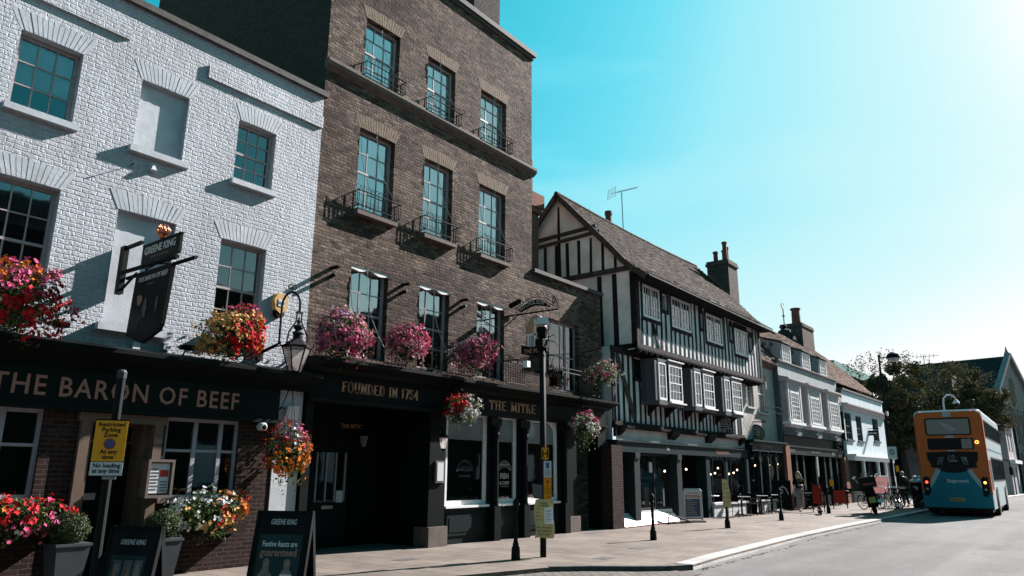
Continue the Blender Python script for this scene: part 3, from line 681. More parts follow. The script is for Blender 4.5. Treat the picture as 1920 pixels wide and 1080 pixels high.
for a, b, nm in ((12.6, 14.12, 'wide'), (14.42, 15.32, 'narrow'), (15.62, 17.18, 'arched')):
    w_ = window(Q, a, b, .84, 3.02, 11.84, 1, 1, 'sashwhite', None, (.02, .05, .10, 11.82), fw=.11, sillmat='sashwhite', name='shop_window')
    m = MB(); m.box(a + .11, b - .11, 11.90, 11.905, 2.35, 2.9); m.build('blind', M['curtain'], w_)
    if nm == 'arched':
        r0 = .3
        for s, cx_ in ((-1, a + .11 + r0), (1, b - .11 - r0)):
            m = MB()
            pts = [(cx_ + s * r0, 2.91)] + [(cx_ + s * r0 * math.cos(t), 2.91 - r0 + r0 * math.sin(t)) for t in [PI / 2 * k / 6 for k in range(7)]]
            m.prism(pts, 11.85, 11.9); m.build('arched_head', M['sashwhite'], w_)
def etched(x, z, s, parent, lines, mat='lettercream'):
    """scrolled arched badge lettered on a window or board"""
    y = 11.862; m = MB()
    for rr_, r in ((1.0, .006), (.86, .004)): m.ring((x, y, z), (0, 1, 0), s * rr_, r, 26, 4, R(20), R(160)); 
    for sx in (-1, 1):
        m.ring((x + sx * s * .98, y, z + s * .22), (0, 1, 0), s * .14, .006, 10, 4); m.tube([(x + sx * s * .9, y, z + .1 * s), (x + sx * s * .45, y, z + .38 * s), (x, y, z + .45 * s)], .006, 4)
    m.build('badge_scroll', M[mat], parent)
    for t, sz, dz, bold in lines: text(t, sz, T((x, y, z + dz)), M[mat], parent, 'badge_lettering', bold=bold, depth=.001)
etched(14.87, 1.62, .26, Q, [('TRADITIONAL', .065, .14, .001), ('FISH', .19, -.18, .004), ('& CHIPS', .11, -.32, .002), ('TRADITIONAL FARE', .035, -.38, .0)])
etched(13.35, 1.6, .27, Q, [('FINE ALES', .08, .02, .001), ('& PUB FOOD', .07, -.12, .001)], 'curtaindim')
# recessed entrance
m = MB(); m.wall(8.6, 12.1, 0, 3.0, 13.3, [(10.0, 11.1, 0, 2.1)], .1); m.poly((8.62, 12.1, 0), (8.62, 13.3, 0), (8.62, 13.3, 3), (8.62, 12.1, 3)); m.poly((12.05, 12.1, 0), (12.05, 13.3, 0), (12.05, 13.3, 3), (12.05, 12.1, 3)); m.poly((8.6, 12.1, 2.99), (12.1, 12.1, 2.99), (12.1, 13.3, 2.99), (8.6, 13.3, 2.99))
for x in (8.9, 9.5, 11.2): m.box(x, x + .5 if x < 11 else x + .7, 13.26, 13.3, .1, .85); m.box(x, x + .5 if x < 11 else x + .7, 13.27, 13.3, 1.0, 2.6)
m.build('entrance_recess', M['shopblack'], Q)
d = MB().box(10.0, 11.1, 13.36, 13.42, 0, 2.1).box(10.1, 11.0, 13.33, 13.36, .1, .75).build('entrance_door', M['shopgreen'], Q)
m = MB()
for k in range(4): m.box(10.15 + k * .26, 10.19 + k * .26, 13.32, 13.36, .95, 2.0)
m.build('glazing_bars', M['sashlilac'], d)
MB().poly((10.15, 13.35, .95), (10.97, 13.35, .95), (10.97, 13.35, 2.0), (10.15, 13.35, 2.0)).build('pane', M['glass'], d)
MB().box(10.35, 10.65, 13.31, 13.33, .80, .87).build('letter_plate', M['steel'], d)
MB().box(10.72, 10.90, 13.30, 13.318, .93, 1.18).build('notice', M['white'], d)
text('THE MITRE', .13, T((11.0, 13.24, 2.55)), M['lettergold'], Q, 'doorway_lettering', depth=.002, bold=.001)
m = MB(); m.wall(18.0, 19.2, 0, 2.95, 12.9, [], 0); m.poly((18.0, 12.1, 0), (18.0, 12.9, 0), (18.0, 12.9, 2.95), (18.0, 12.1, 2.95)); m.box(18.15, 19.05, 12.85, 12.9, .1, 1.0); m.box(18.15, 19.05, 12.85, 12.9, 1.1, 2.2); m.build('side_door', M['shopblack'], Q)
# rainwater head and chimney
st = MB().box(14.6, 15.85, 13.0, 14.2, 14.2, 17.0).box(14.5, 15.95, 12.9, 14.3, 17.0, 17.25).build('chimney_stack', M['sidebrick'], Q)
for x in (14.9, 15.5): MB().lathe([(.15, 17.25), (.13, 17.5), (.12, 17.9), (.15, 18.0)], 10, (x, 13.6, 0)).build('chimney_pot', M['redbrick'], st)
# dark sheltered wall behind everything on the street line
# ------------------------------------------------------------ flowers
def rdir(rr):
    while True:
        v = Vector((rr.uniform(-1, 1), rr.uniform(-1, 1), rr.uniform(-1, 1)))
        if 0.05 < v.length < 1: return v.normalized()
def leafquad(m, p, n, s, rr, w=.55):
    t = n.orthogonal().normalized(); t = Matrix.Rotation(rr.uniform(0, 2 * PI), 3, n) @ t; b = n.cross(t)
    m.poly(p - t * s, p - b * s * w + n * s * .15, p + t * s, p + b * s * w + n * s * .15)
def bloom(m, p, n, s, rr, k=5):
    n = n.normalized(); t = n.orthogonal().normalized(); t = Matrix.Rotation(rr.uniform(0, PI), 3, n) @ t; b = n.cross(t)
    i = m._a([p] + [p + (t * math.cos(2 * PI * j / (2 * k)) + b * math.sin(2 * PI * j / (2 * k))) * (s if j % 2 == 0 else s * .62) + n * (s * .30 if j % 2 == 0 else s * .12) for j in range(2 * k)])
    for j in range(2 * k): m.f.append((i, i + 1 + j, i + 1 + (j + 1) % (2 * k)))
def flowers(name, label, cat, c, r, hues, nleaf=1300, nbloom=420, seed=1, leaf='leaf', group=None, base=None, trail=0.0, bs=.032, ls=.032, top=0.0):
    """planted mass: hues = [(material, weight, anchor direction or None)]"""
    rr = random.Random(seed); c = Vector(c); r = Vector(r)
    t = thing(name, label, cat, base or (c.x, c.y, c.z - r.z), group)
    lumps = [(rdir(rr), rr.uniform(.6, 1.3)) for _ in range(11)]
    def rad(d):
        v = sum(max(0, d.dot(l)) ** 4 * (k - .93) for l, k in lumps) + .92
        return v * (1 + .38 * mnoise.noise(d * 3.1 + Vector((seed, 0, 0))))
    m = MB()
    for _ in range(nleaf):
        d = rdir(rr); q = rr.random() ** .45 * rad(d); p = Vector((c.x + d.x * r.x * q, c.y + d.y * r.y * q, c.z + d.z * r.z * q))
        if trail and rr.random() < .16: p.z -= rr.uniform(0, trail); p.x = c.x + (p.x - c.x) * .75; p.y = c.y + (p.y - c.y) * .75
        leafquad(m, p, (d + rdir(rr) * .9).normalized(), ls * rr.uniform(.6, 1.4), rr)
    m.build('foliage', M[leaf], t)
    bl = {h[0]: MB() for h in hues}
    for _ in range(nbloom):
        # blossoms come in trusses
        d = rdir(rr)
        if d.z < -.75 or (d.y > .5 and rr.random() < .8): continue
        best = None; bv = -9
        for h, wgt, anc in hues:
            v = wgt + (d.dot(Vector(anc).normalized()) * .9 if anc else 0) + rr.uniform(-.35, .35) + .8 * mnoise.noise(d * 2.3 + Vector((seed, hash_(h), 3)))
            if v > bv: bv = v; best = h
        q = rad(d) * rr.uniform(.90, 1.06); p0 = Vector((c.x + d.x * r.x * q, c.y + d.y * r.y * q, c.z + d.z * r.z * q))
        for k in range(rr.randint(2, 6)):
            p = p0 + rdir(rr) * bs * 1.5
            if trail and rr.random() < .06: p.z -= rr.uniform(0, trail)
            bloom(bl[best], p, d + rdir(rr) * .7 + Vector((0, 0, .2)), bs * rr.uniform(.7, 1.25), rr)
    for h, b in bl.items():
        if b.f: b.build('blossoms', M[h], t)
    return t
def hash_(s): return sum(ord(ch) for ch in s) % 17
def hanging_parts(t, c, r, ytop, ztop, wally):
    m = MB(); m.lathe([(.04, -.20), (.15, -.14), (.19, -.02), (.20, .0)], 14, (c[0], c[1], c[2] - .05)); m.build('basket', M['wicker'], t)
    m = MB()
    for k in range(3):
        a = k * 2 * PI / 3; m.tube([(c[0] + .19 * math.cos(a), c[1] + .19 * math.sin(a), c[2] - .05), (c[0], c[1], ztop)], .005, 4)
    m.build('chain', M['iron'], t)
    m = MB(); m.tube([(c[0], wally, ztop + .12), (c[0], c[1] + .1, ztop + .15), (c[0], c[1], ztop)], .012, 5); m.tube([(c[0], wally, ztop - .25), (c[0], c[1] + .12, ztop + .12)], .010, 5); m.build('wall_bracket', M['iron'], t)
flowers('flower_box', 'big mass of pink, red and orange flowers at the left edge of the white pub', 'flower box', (3.42, 11.42, 3.86), (.62, .50, .56), [('fpink', .3, (.0, -.3, 1)), ('fred', .6, (.5, -.3, -.5)), ('forange', .05, (-.3, 0, 1)), ('fpeach', -.15, (.9, 0, -.6)), ('flilac', -.3, (-1, 0, .2))], 2600, 520, 3, trail=.12, group='flower boxes on the white pub')
flowers('flower_box', 'mass of peach roses and crimson flowers under the right window of the white pub', 'flower box', (6.84, 11.42, 3.88), (.70, .42, .50), [('fpeach', .45, (-1, -.2, .3)), ('fred', .55, (.3, -.6, -.2)), ('fpink', .2, (.5, 0, 1)), ('forange', .3, (1, -.3, .2)), ('fwhite', -.5, (.5, -.2, -.7))], 2600, 560, 5, trail=.12, group='flower boxes on the white pub')
M1 = 'flower masses on the brown pub ledge'
flowers('flower_box', 'mauve and rose petunia mound on the ledge beside the street lantern', 'flower box', (9.05, 11.42, 4.2), (.56, .42, .44), [('fmauve', .2, (-1, 0, 0)), ('frose', .25, (1, -.3, .3)), ('fpink', .2, (.7, -.5, 0)), ('flilac', .05, (-.6, 0, .6)), ('fwhite', -.45, (0, 0, 1))], 2400, 560, 8, trail=.32, group=M1)
flowers('flower_box', 'bright pink flower mound on the ledge above the founding date', 'flower box', (10.93, 11.42, 4.3), (.64, .42, .44), [('fpink', .6, (.6, -.5, .3)), ('frose', .5, (.4, -.2, -.6)), ('fmauve', .05, (-.8, -.2, .2)), ('flilac', -.05, (.4, 0, 1))], 2400, 520, 12, trail=.28, group=M1)
flowers('flower_box', 'pink flower mound on the ledge left of the pub name', 'flower box', (13.15, 11.42, 4.35), (.66, .42, .42), [('fpink', .6, (.8, -.3, -.2)), ('fmauve', .1, (-.3, -.5, 0)), ('frose', .3, (1, 0, -.6)), ('flilac', -.15, (0, 0, 1))], 2400, 500, 15, trail=.3, group=M1)
HG = 'hanging baskets along the pub fronts'
t = flowers('hanging_basket', 'hanging basket with orange begonias in front of the white pilaster', 'hanging basket', (8.02, 11.35, 1.92), (.44, .38, .48), [('forange', .45, (.8, -.5, -.5)), ('fpink', .1, (.6, 0, .4)), ('flilac', .0, (1, -.2, .3)), ('fwhite', -.55, (0, -.2, .8)), ('fred', .05, None)], 1900, 230, 21, trail=.4, group=HG); hanging_parts(t, (8.02, 11.35, 1.95), .4, 0, 2.95, 11.7)
t = flowers('hanging_basket', 'white and red hanging basket between the two gold inscriptions', 'hanging basket', (12.55, 11.28, 3.0), (.42, .36, .36), [('fwhite', .6, (.7, -.5, -.3)), ('fred', .2, (-.4, 0, .5))], 1500, 210, 24, trail=.2, group=HG); hanging_parts(t, (12.55, 11.28, 3.05), .4, 0, 3.42, 11.7)
t = flowers('hanging_basket', 'trailing white and pink hanging basket at the end of the brown pub fascia', 'hanging basket', (17.75, 11.3, 2.92), (.55, .40, .36), [('fwhite', .45, (0, -.4, -.6)), ('fpink', .35, (.3, 0, .9))], 1800, 190, 27, trail=.5, group=HG); hanging_parts(t, (17.75, 11.3, 2.98), .4, 0, 3.40, 11.7)
t = flowers('hanging_basket', 'upper pink and white basket at the corner of the timber house', 'hanging basket', (18.95, 11.35, 4.52), (.62, .40, .38), [('frose', .35, (.2, 0, .8)), ('fwhite', .35, (.8, -.4, -.5)), ('fpink', .1, None)], 1800, 150, 30, trail=.3, group=HG); hanging_parts(t, (18.95, 11.35, 4.55), .4, 0, 5.1, 12.1)
TG = 'flower troughs under the ground floor windows'
t = flowers('flower_trough', 'red and orange geraniums in a trough at the lower left corner', 'flower trough', (3.75, 11.35, .98), (.75, .34, .36), [('fred', .5, (.2, 0, .5)), ('fpink', .25, (1, 0, .2)), ('fwhite', -.05, (-.3, 0, 0)), ('forange', .0, (-1, 0, .4))], 2000, 210, 33, trail=.25, group=TG)
MB().box(2.7, 4.5, 11.5, 11.79, .62, .84).build('trough', M['wicker'], t)
t = flowers('flower_trough', 'white, orange and peach flowers in a trough below the pub menu case', 'flower trough', (6.72, 11.35, .94), (.78, .34, .36), [('fwhite', .25, (-.8, 0, .5)), ('forange', .3, (1, 0, .3)), ('fpeach', .15, (1, -.3, -.6)), ('fred', .2, (.5, 0, .4))], 2000, 220, 36, trail=.2, group=TG)
MB().box(5.95, 7.4, 11.5, 11.79, .58, .80).build('trough', M['wicker'], t)
# planters with clipped box
def planter(x, y, label, seed, h=.62):
    t = thing('box_planter', label, 'planter', (x, y, 0), 'planters beside the white pub door')
    m = MB(); a, b = .15, .22
    m.hexa([(x - a, y - a, 0), (x + a, y - a, 0), (x + a, y + a, 0), (x - a, y + a, 0), (x - b, y - b, h), (x + b, y - b, h), (x + b, y + b, h), (x - b, y + b, h)])
    m.box(x - b - .012, x + b + .012, y - b - .012, y + b + .012, h - .03, h + .005)
    m.build('planter_box', M['pot'], t)
    rr = random.Random(seed); m = MB()
    for _ in range(3600):
        d = rdir(rr); q = rr.random() ** .25 * (1 + .16 * mnoise.noise(d * 3.5 + Vector((seed, 0, 0)))); p = Vector((x + d.x * .25 * q, y + d.y * .25 * q, h + .19 + d.z * .23 * q))
        leafquad(m, p, (d + rdir(rr) * .8).normalized(), .017 * rr.uniform(.7, 1.3), rr, .6)
    m.build('clipped_box', M['leafbox'], t)
planter(4.52, 11.25, 'grey tapered planter with a clipped box ball left of the white pub door', 5)
planter(5.72, 11.05, 'grey tapered planter with a clipped box ball right of the white pub door', 6)

# ------------------------------------------------------------ things fixed to the pubs
def face_x(x, y, z): return T((x, y, z)) @ RZ(-90)        # lettering read from up the street (facing -x)
# painted hanging sign of the white pub
t = thing('hanging_pub_sign', 'dark green hanging sign with copper ornament projecting from the white wall', 'pub sign', (5.05, 12.1, 3.4))
MB().box(5.03, 5.07, 10.2, 11.36, 4.72, 5.02).box(5.022, 5.078, 10.19, 11.37, 5.02, 5.035).build('name_board', M['signgreen'], t)
text('GREENE KING', .17, face_x(5.026, 10.80, 4.86), M['letterwhite'], t, 'name_lettering', fit=.95, depth=.002, bold=.002)
text('BURY ST EDMUNDS', .06, face_x(5.026, 10.78, 4.77), M['lettercopper'], t, 'small_lettering', fit=.52, depth=.001)
MB().prismx([(11.52, 3.62), (11.5, 3.60), (11.0, 3.44), (10.52, 3.58), (10.44, 3.68), (10.33, 4.58), (11.44, 4.58)], 5.02, 5.08).build('picture_board', M['signblack'], t, fix=True)
text('THE BARON OF BEEF', .11, face_x(5.016, 10.88, 4.42), M['letterwhite'], t, 'board_lettering', fit=.9, depth=.002, shear=.12)
text('CAMBRIDGE', .04, face_x(5.016, 10.93, 4.34), M['lettercopper'], t, 'small_lettering', fit=.2, depth=.001)
# dim painted scene: a platter, a rider and a standing figure
m = MB()
def blob(m, y, z, pts, x=5.014): m.prismx([(y - a * .01, z + b * .01) for a, b in pts], x, 5.02)
blob(m, 11.22, 4.12, [(-8, 6), (-6, 10), (-4, 6), (-2, 10), (0, 6), (3, 10), (5, 6), (9, 6), (8, -3), (4, -8), (-4, -7)])
m.build('painted_crown', M['lettercopper'], t)
m = MB(); blob(m, 11.02, 3.95, [(-3, 16), (1, 20), (4, 15), (5, 6), (8, 2), (4, -2), (5, -14), (1, -8), (-3, -20), (-3, -6), (-8, 0), (-5, 8)]); blob(m, 10.66, 4.0, [(-2, 10), (1, 13), (3, 9), (4, -2), (1, -12), (-2, -10), (-4, 0)]); blob(m, 11.18, 3.74, [(8, 14), (10, 14), (0, 0), (-4, -8), (-5, -8), (-1, 1)])
m.build('painted_figures', M['curtaindim'], t)
m = MB(); m.tube([(5.0, 11.98, 4.68), (5.0, 10.16, 4.64)], .035, 8); m.tube([(5.12, 11.98, 4.62), (5.12, 9.85, 4.60)], .03, 8)
m.box(5.0, 5.08, 11.95, 12.1, 4.35, 5.15); m.bar((5.05, 12.05, 5.12), (5.05, 11.45, 5.12), .05); m.bar((5.05, 12.0, 4.4), (5.05, 11.5, 4.62), .03)
for y in (10.5, 11.2): m.bar((5.05, y, 4.58), (5.05, y, 4.72), .025)
m.tube([(5.05, 11.2, 4.62), (5.05, 10.9, 4.66), (5.05, 10.5, 4.6)], .012, 5)
m.build('bracket', M['iron'], t)
m = MB(); rr = random.Random(4); m.ball((5.05, 10.80, 5.11), .07, n=10); 
for k in range(9):
    a = k * .7; m.tube([(5.05 + .05 * math.cos(a), 10.80 + .06 * math.sin(a), 5.10), (5.05 + .09 * math.cos(a), 10.80 + .11 * math.sin(a), 5.18), (5.05 + .05 * math.cos(a), 10.80 + .07 * math.sin(a), 5.27)], [.02, .022, .006], 6)
m.tube([(5.05, 10.84, 5.02), (5.05, 10.80, 5.12)], .03, 6); m.build('copper_ornament', M['copper'], t, smooth=True)
m = MB(); m.ball((5.02, 10.78, 4.68), .045, n=10); m.build('sign_lamp', M['curtaindim'], t)
# alarm box
t = thing('alarm_box', 'sun bleached yellow six sided alarm box on the white wall', 'alarm box', (8.02, 12.1, 4.7))
MB().prism([(7.87, 4.80), (7.94, 4.93), (8.12, 4.93), (8.19, 4.80), (8.15, 4.62), (8.03, 4.53), (7.91, 4.62)], 11.97, 12.1).build('casing', M['alarmyellow'], t, fix=True)
MB().box(7.96, 8.10, 11.96, 11.972, 4.68, 4.82).build('badge', M['white'], t); text('ADT', .07, T((8.03, 11.958, 4.72)), M['blue'], t, 'badge_lettering', depth=.001, bold=.003)
MB().prism([(7.93, 4.60), (8.03, 4.52), (8.13, 4.60), (8.11, 4.50), (8.03, 4.46), (7.95, 4.50)], 11.98, 12.1).build('strobe', M['signblack'], t, fix=True)
# victorian wall lantern
LX, LY, LZ = 8.02, 11.35, 3.56
t = thing('wall_lantern', 'victorian lantern with clear panes hung from a swan neck between the pubs', 'lantern', (LX, 12.1, 3.3))
m = MB(); n = 6; a, b = .115, .265
def hexpt(r, k, z): th = PI / 6 + k * PI / 3; return Vector((LX + r * math.cos(th), LY + r * math.sin(th), z))
for k in range(6):
    m.bar(hexpt(a, k, LZ - .2), hexpt(b, k, LZ + .26), .02); m.bar(hexpt(a, k, LZ - .2), hexpt(a, k + 1, LZ - .2), .018); m.bar(hexpt(b, k, LZ + .26), hexpt(b, k + 1, LZ + .26), .03)
    m.tube([hexpt(b, k, LZ + .26), hexpt(b + .035, k, LZ + .28), hexpt(b + .03, k, LZ + .34)], .012, 5)
m.lathe([(.05, -.24), (.12, -.2), (.12, -.19)], 6, (LX, LY, LZ)); m.build('lantern_frame', M['iron'], t)
m = MB()
for k in range(6): m.poly(hexpt(b, k, LZ + .28), hexpt(b, k + 1, LZ + .28), hexpt(.09, k + 1, LZ + .42), hexpt(.09, k, LZ + .42))
m.lathe([(.09, .40), (.085, .50), (.11, .52), (.05, .58), (.085, .62), (.09, .66), (.03, .70), (.035, .76), (.02, .79), (.001, .86)], 12, (LX, LY, LZ)); m.build('lantern_roof', M['ironrough'], t)
m = MB()
for k in range(6): m.poly(hexpt(a - .004, k, LZ - .2), hexpt(a - .004, k + 1, LZ - .2), hexpt(b - .006, k + 1, LZ + .25), hexpt(b - .006, k, LZ + .25))
N_ = NT('dusty lantern glass'); tr_ = N_.n('ShaderNodeBsdfTransparent'); df_ = N_.n('ShaderNodeBsdfTranslucent'); df_.inputs[0].default_value = (.75, .68, .66, 1); gl_ = N_.n('ShaderNodeBsdfPrincipled'); gl_.inputs['Base Color'].default_value = (.42, .38, .37, 1); gl_.inputs['Roughness'].default_value = .12
x1_ = N_.n('ShaderNodeMixShader'); x1_.inputs[0].default_value = .5; N_.l(df_.outputs[0], x1_.inputs[1]); N_.l(gl_.outputs[0], x1_.inputs[2]); x2_ = N_.n('ShaderNodeMixShader'); x2_.inputs[0].default_value = .62; N_.l(tr_.outputs[0], x2_.inputs[1]); N_.l(x1_.outputs[0], x2_.inputs[2]); N_.l(x2_.outputs[0], N_.out.inputs[0]); M['lanternglass'] = N_.m
m.build('lantern_glass', M['lanternglass'], t)
m = MB(); pts = [(LX - .28, 12.1, 4.0), (LX - .22, 11.9, 4.1), (LX - .12, 11.62, 4.5), (LX - .08, 11.55, 4.75), (LX - .05, 11.50, 4.92), (LX - .01, 11.42, 5.0), (LX, 11.36, 4.94), (LX, 11.35, 4.76)]
pts = [Vector((LX - .30, 12.08, 3.75))]; pts += [Vector((LX - .18, 11.66 - .0 * k, 3.9 + k * .18)) for k in range(5)]
pts += [Vector((LX - .18 + .18 * (1 - math.cos(k * PI / 8)) / 2 * 1.0, 11.66 - .31 * (1 - math.cos(k * PI / 8)) / 2, 4.62 + .26 * math.sin(k * PI / 8))) for k in range(1, 9)]; pts.append(Vector((LX, LY, 4.5)))
m.tube(pts, .022, 7)
for s in (-1, 1): m.tube([(LX, LY, 4.52), (LX + s * .05, LY, 4.48), (LX + s * .06, LY, 4.30), (LX + s * .20, LY, 4.08), (LX + s * .235, LY, 3.84)], .014, 6)
m.tube([(LX - .30, 12.08, 3.72), (LX - .22, 11.7, 3.84), (LX - .235, LY, 3.84)], .014, 6)
for s in (-1, 1): m.ring((LX - .09 + s * .045, 11.5, 4.98), (.5, .8, 0), .04, .011, 12, 5)
m.box(LX - .07, LX + .07, LY - .02, LY + .02, 4.46, 4.49); m.box(LX - .36, LX - .24, 12.04, 12.1, 3.6, 3.9); m.build('swan_neck', M['iron'], t)
# framed menu, cctv camera, bell box, spot lights of the white pub
t = thing('menu_case', 'framed menu case with a printed sheet left of the lower flower trough', 'menu case', (5.83, 11.6, 1.2))
MB().box(5.62, 5.66, 11.5, 11.56, 1.18, 1.76).box(6.00, 6.04, 11.5, 11.56, 1.18, 1.76).box(5.66, 6.0, 11.5, 11.56, 1.72, 1.76).box(5.66, 6.0, 11.5, 11.56, 1.18, 1.22).box(5.62, 6.04, 11.56, 11.72, 1.2, 1.74).build('case_frame', M['stone'], t)
MB().box(5.68, 5.98, 11.545, 11.556, 1.25, 1.70).build('menu_sheet', M['white'], t)
m = MB(); [m.box(5.70, 5.80 + .03 * (k % 2), 11.54, 11.545, 1.30 + k * .05, 1.32 + k * .05) for k in range(7)]; [m.box(5.85, 5.96, 11.54, 11.545, 1.28 + k * .045, 1.295 + k * .045) for k in range(4)]; m.build('print_lines', M['curtaindim'], t)
MB().box(5.83, 5.965, 11.54, 11.545, 1.50, 1.60).build('red_print', M['red'], t)
t = thing('security_camera', 'round white dome camera under the right end of the black fascia', 'camera', (7.62, 11.68, 2.36))
m = MB(); m.M = T((7.62, 11.60, 2.36)) @ RX(90); m.lathe([(.07, -.09), (.075, -.02), (.07, .03), (.05, .05)], 14); m.M = None; m.build('camera_housing', M['white'], t, smooth=False)
m = MB(); m.ball((7.62, 11.555, 2.35), .045, n=10); m.build('lens', M['signblack'], t)
t = thing('bell_box', 'small grey white box with dangling cable on the white pilaster', 'box', (8.3, 11.78, 2.6))
MB().hexa([(8.14, 11.70, 2.54), (8.42, 11.70, 2.52), (8.42, 11.78, 2.52), (8.14, 11.78, 2.54), (8.17, 11.66, 2.78), (8.40, 11.66, 2.77), (8.40, 11.78, 2.77), (8.17, 11.78, 2.78)]).build('casing', M['white'], t)
MB().tube([(8.15, 11.74, 2.72), (8.05, 11.74, 2.74), (7.98, 11.76, 2.62), (8.0, 11.76, 2.35), (8.1, 11.76, 2.2)], .010, 5).build('cable', M['iron'], t)
def floodlight(x, z, y, label, ang=0, group='small black floodlights on the pub fronts', wall=12.1):
    t = thing('floodlight', label, 'floodlight', (x, wall, z), group)
    m = MB(); m.M = T((x, y, z)) @ RX(ang); m.hexa([(-.11, -.07, -.05), (.11, -.07, -.05), (.09, .07, -.04), (-.09, .07, -.04), (-.11, -.09, .03), (.11, -.09, .03), (.09, .06, .03), (-.09, .06, .03)]); m.M = None; m.build('lamp_head', M['iron'], t)
    MB().tube([(x, wall, z - .16), (x, y + .08, z - .14), (x, y, z - .03)], .014, 5).build('arm', M['iron'], t)
floodlight(4.17, 3.68, 11.75, 'black floodlight on the white wall between the left flower mass and the hanging sign')
floodlight(6.12, 3.60, 11.75, 'black floodlight on the white wall left of the peach roses')
for x, z, y, lb in ((9.26, 5.75, 11.75, 'black floodlight at the left edge of the brown wall'), (11.3, 5.80, 11.75, 'black floodlight between the first two pelmet windows'), (13.35, 5.82, 11.75, 'black floodlight between the second and third pelmet windows')):
    t = thing('projecting_light', lb, 'floodlight', (x, 12.1, z), 'pairs of barrel lights on the brown wall')
    MB().box(x - .04, x + .04, 11.84, 12.1, z - .02, z + .03).build('light_box', M['iron'], t); MB().tube([(x - .04, 12.1, z - .20), (x - .04, 11.90, z - .16)], .042, 8).build('barrel', M['iron'], t)
t = thing('projecting_light', 'pair of black barrel lights beside the wrought sign bracket', 'floodlight', (15.2, 12.1, 5.9), 'pairs of barrel lights on the brown wall')
MB().tube([(15.25, 12.0, 6.02), (15.05, 11.55, 6.05)], .07, 10).tube([(15.75, 12.0, 6.0), (15.6, 11.6, 6.04)], .06, 10).build('barrel', M['iron'], t); MB().bar((15.1, 11.95, 6.1), (15.9, 11.95, 6.1), .03).build('rail', M['iron'], t)
# junction boxes and cable
t = thing('junction_box', 'small white junction box below the hanging sign', 'junction box', (5.45, 12.1, 3.55), 'junction boxes under the blind window'); MB().box(5.38, 5.5, 12.04, 12.1, 3.5, 3.62).build('casing', M['white'], t)
t = thing('junction_box', 'small white junction box under the blind window sill end', 'junction box', (5.95, 12.1, 3.6), 'junction boxes under the blind window'); MB().box(5.89, 6.01, 12.04, 12.1, 3.56, 3.68).build('casing', M['white'], t); MB().tube([(5.95, 12.07, 3.56), (5.93, 12.0, 3.5), (6.05, 12.05, 3.46)], .008, 4).build('cable', M['iron'], t)
t = MB().tube([(4.95, 12.1, 6.56), (4.95, 11.97, 6.565)], .007, 5).tube([(4.95, 11.97, 6.565), (4.93, 11.96, 6.55), (4.95, 11.95, 6.57)], .012, 5).build('wire_eye', M['iron'], loc=(4.95, 12.1, 6.56)); tag(t, 'iron wire eye sticking out under the upper blind window', 'wire eye')
t = MB().box(5.26, 5.38, 12.07, 12.1, 6.60, 6.74).hexa([(5.27, 12.0, 6.60), (5.37, 12.0, 6.60), (5.37, 12.08, 6.58), (5.27, 12.08, 6.58), (5.30, 12.02, 6.68), (5.34, 12.02, 6.68), (5.34, 12.08, 6.70), (5.30, 12.08, 6.70)]).build('cable_cleat', M['whitewash'], loc=(5.3, 12.1, 6.6)); tag(t, 'white painted cleat under the upper blind window sill', 'cleat')
# light strings in front of the brown pub windows
WL = [('top floor left window', 10.18, 11.9, 10.75, 1.0), ('top floor middle window', 12.2, 12.1, 12.8, 1.1), ('top floor right window', 14.45, 12.0, 15.0, 1.1), ('second floor left window', 10.2, 9.35, 10.8, 1.6), ('second floor middle window', 12.25, 9.3, 12.95, 1.6), ('second floor right window', 14.5, 9.3, 15.1, 1.6),
      ('left pelmet window', 10.15, 5.95, 10.75, 1.7), ('middle pelmet window', 12.25, 5.95, 12.95, 1.7), ('right pelmet window', 14.4, 5.9, 15.1, 1.7), ('wide window of the low wing', 17.6, 6.3, 18.5, 2.1)]
for lb, xa, za, xb, ln in WL:
    m = MB(); pts = []
    for k in range(31):
        u = k / 30; x = xa + (xb - xa) * u ** 2.6 + .006 * math.sin(k * 2.1); pts.append((x, 12.0 + .006 * math.sin(k * 1.3), za - ln * u))
    m.tube(pts, .009, 4)
    tag(m.build('light_string', M['rope'], loc=(xa, 12.0, za)), 'white light cable hanging across the ' + lb, 'light string', 'light cables hanging across the brown pub windows')
# wrought hanging sign of the brown pub
t = thing('wrought_pub_sign', 'wrought iron sign with pointed gold mitre panel projecting from the brown pub', 'pub sign', (15.15, 12.1, 4.5))
X = 15.15; m = MB()
m.tube([(X, 12.1, 5.72), (X, 10.35, 5.70)], .02, 6); m.tube([(X, 12.1, 5.45), (X, 11.7, 5.68)], .015, 6)
arcp = [(X, 11.75 - 1.3 * k / 14, 5.78 + .26 * math.sin(PI * k / 14)) for k in range(15)]; m.tube(arcp, .012, 5); m.tube([(p[0], p[1], p[2] + .08) for p in arcp], .010, 5)
for k in range(9):
    y = 11.7 - 1.32 * k / 8; z = 5.80 + .26 * math.sin(PI * k / 8); m.ring((X, y, 5.73), (1, 0, 0), .045, .008, 10, 4); m.ring((X, y, z + .10 + .03 * (k % 2)), (1, 0, 0), .05, .008, 10, 4, -.5, 4)
for k in range(6): m.ring((X, 10.45 + .01 * k, 5.82 + .05 * k * .8), (1, 0, 0), .08 - .008 * k, .008, 10, 4, 0, 3.6)
for y in (11.40, 10.62): m.tube([(X, y, 5.68), (X, y, 5.2)], .009, 4)
m.build('bracket', M['iron'], t)
MB().prismx([(11.62, 5.77)] + [(11.62 - 1.02 * k / 10, 5.83 + .20 * math.sin(PI * k / 10)) for k in range(11)] + [(10.60, 5.77)] + [(10.60 + 1.02 * k / 10, 5.76 + .12 * math.sin(PI * k / 10)) for k in range(1, 10)], X - .015, X + .015).build('name_arch', M['signblack'], t, fix=True)
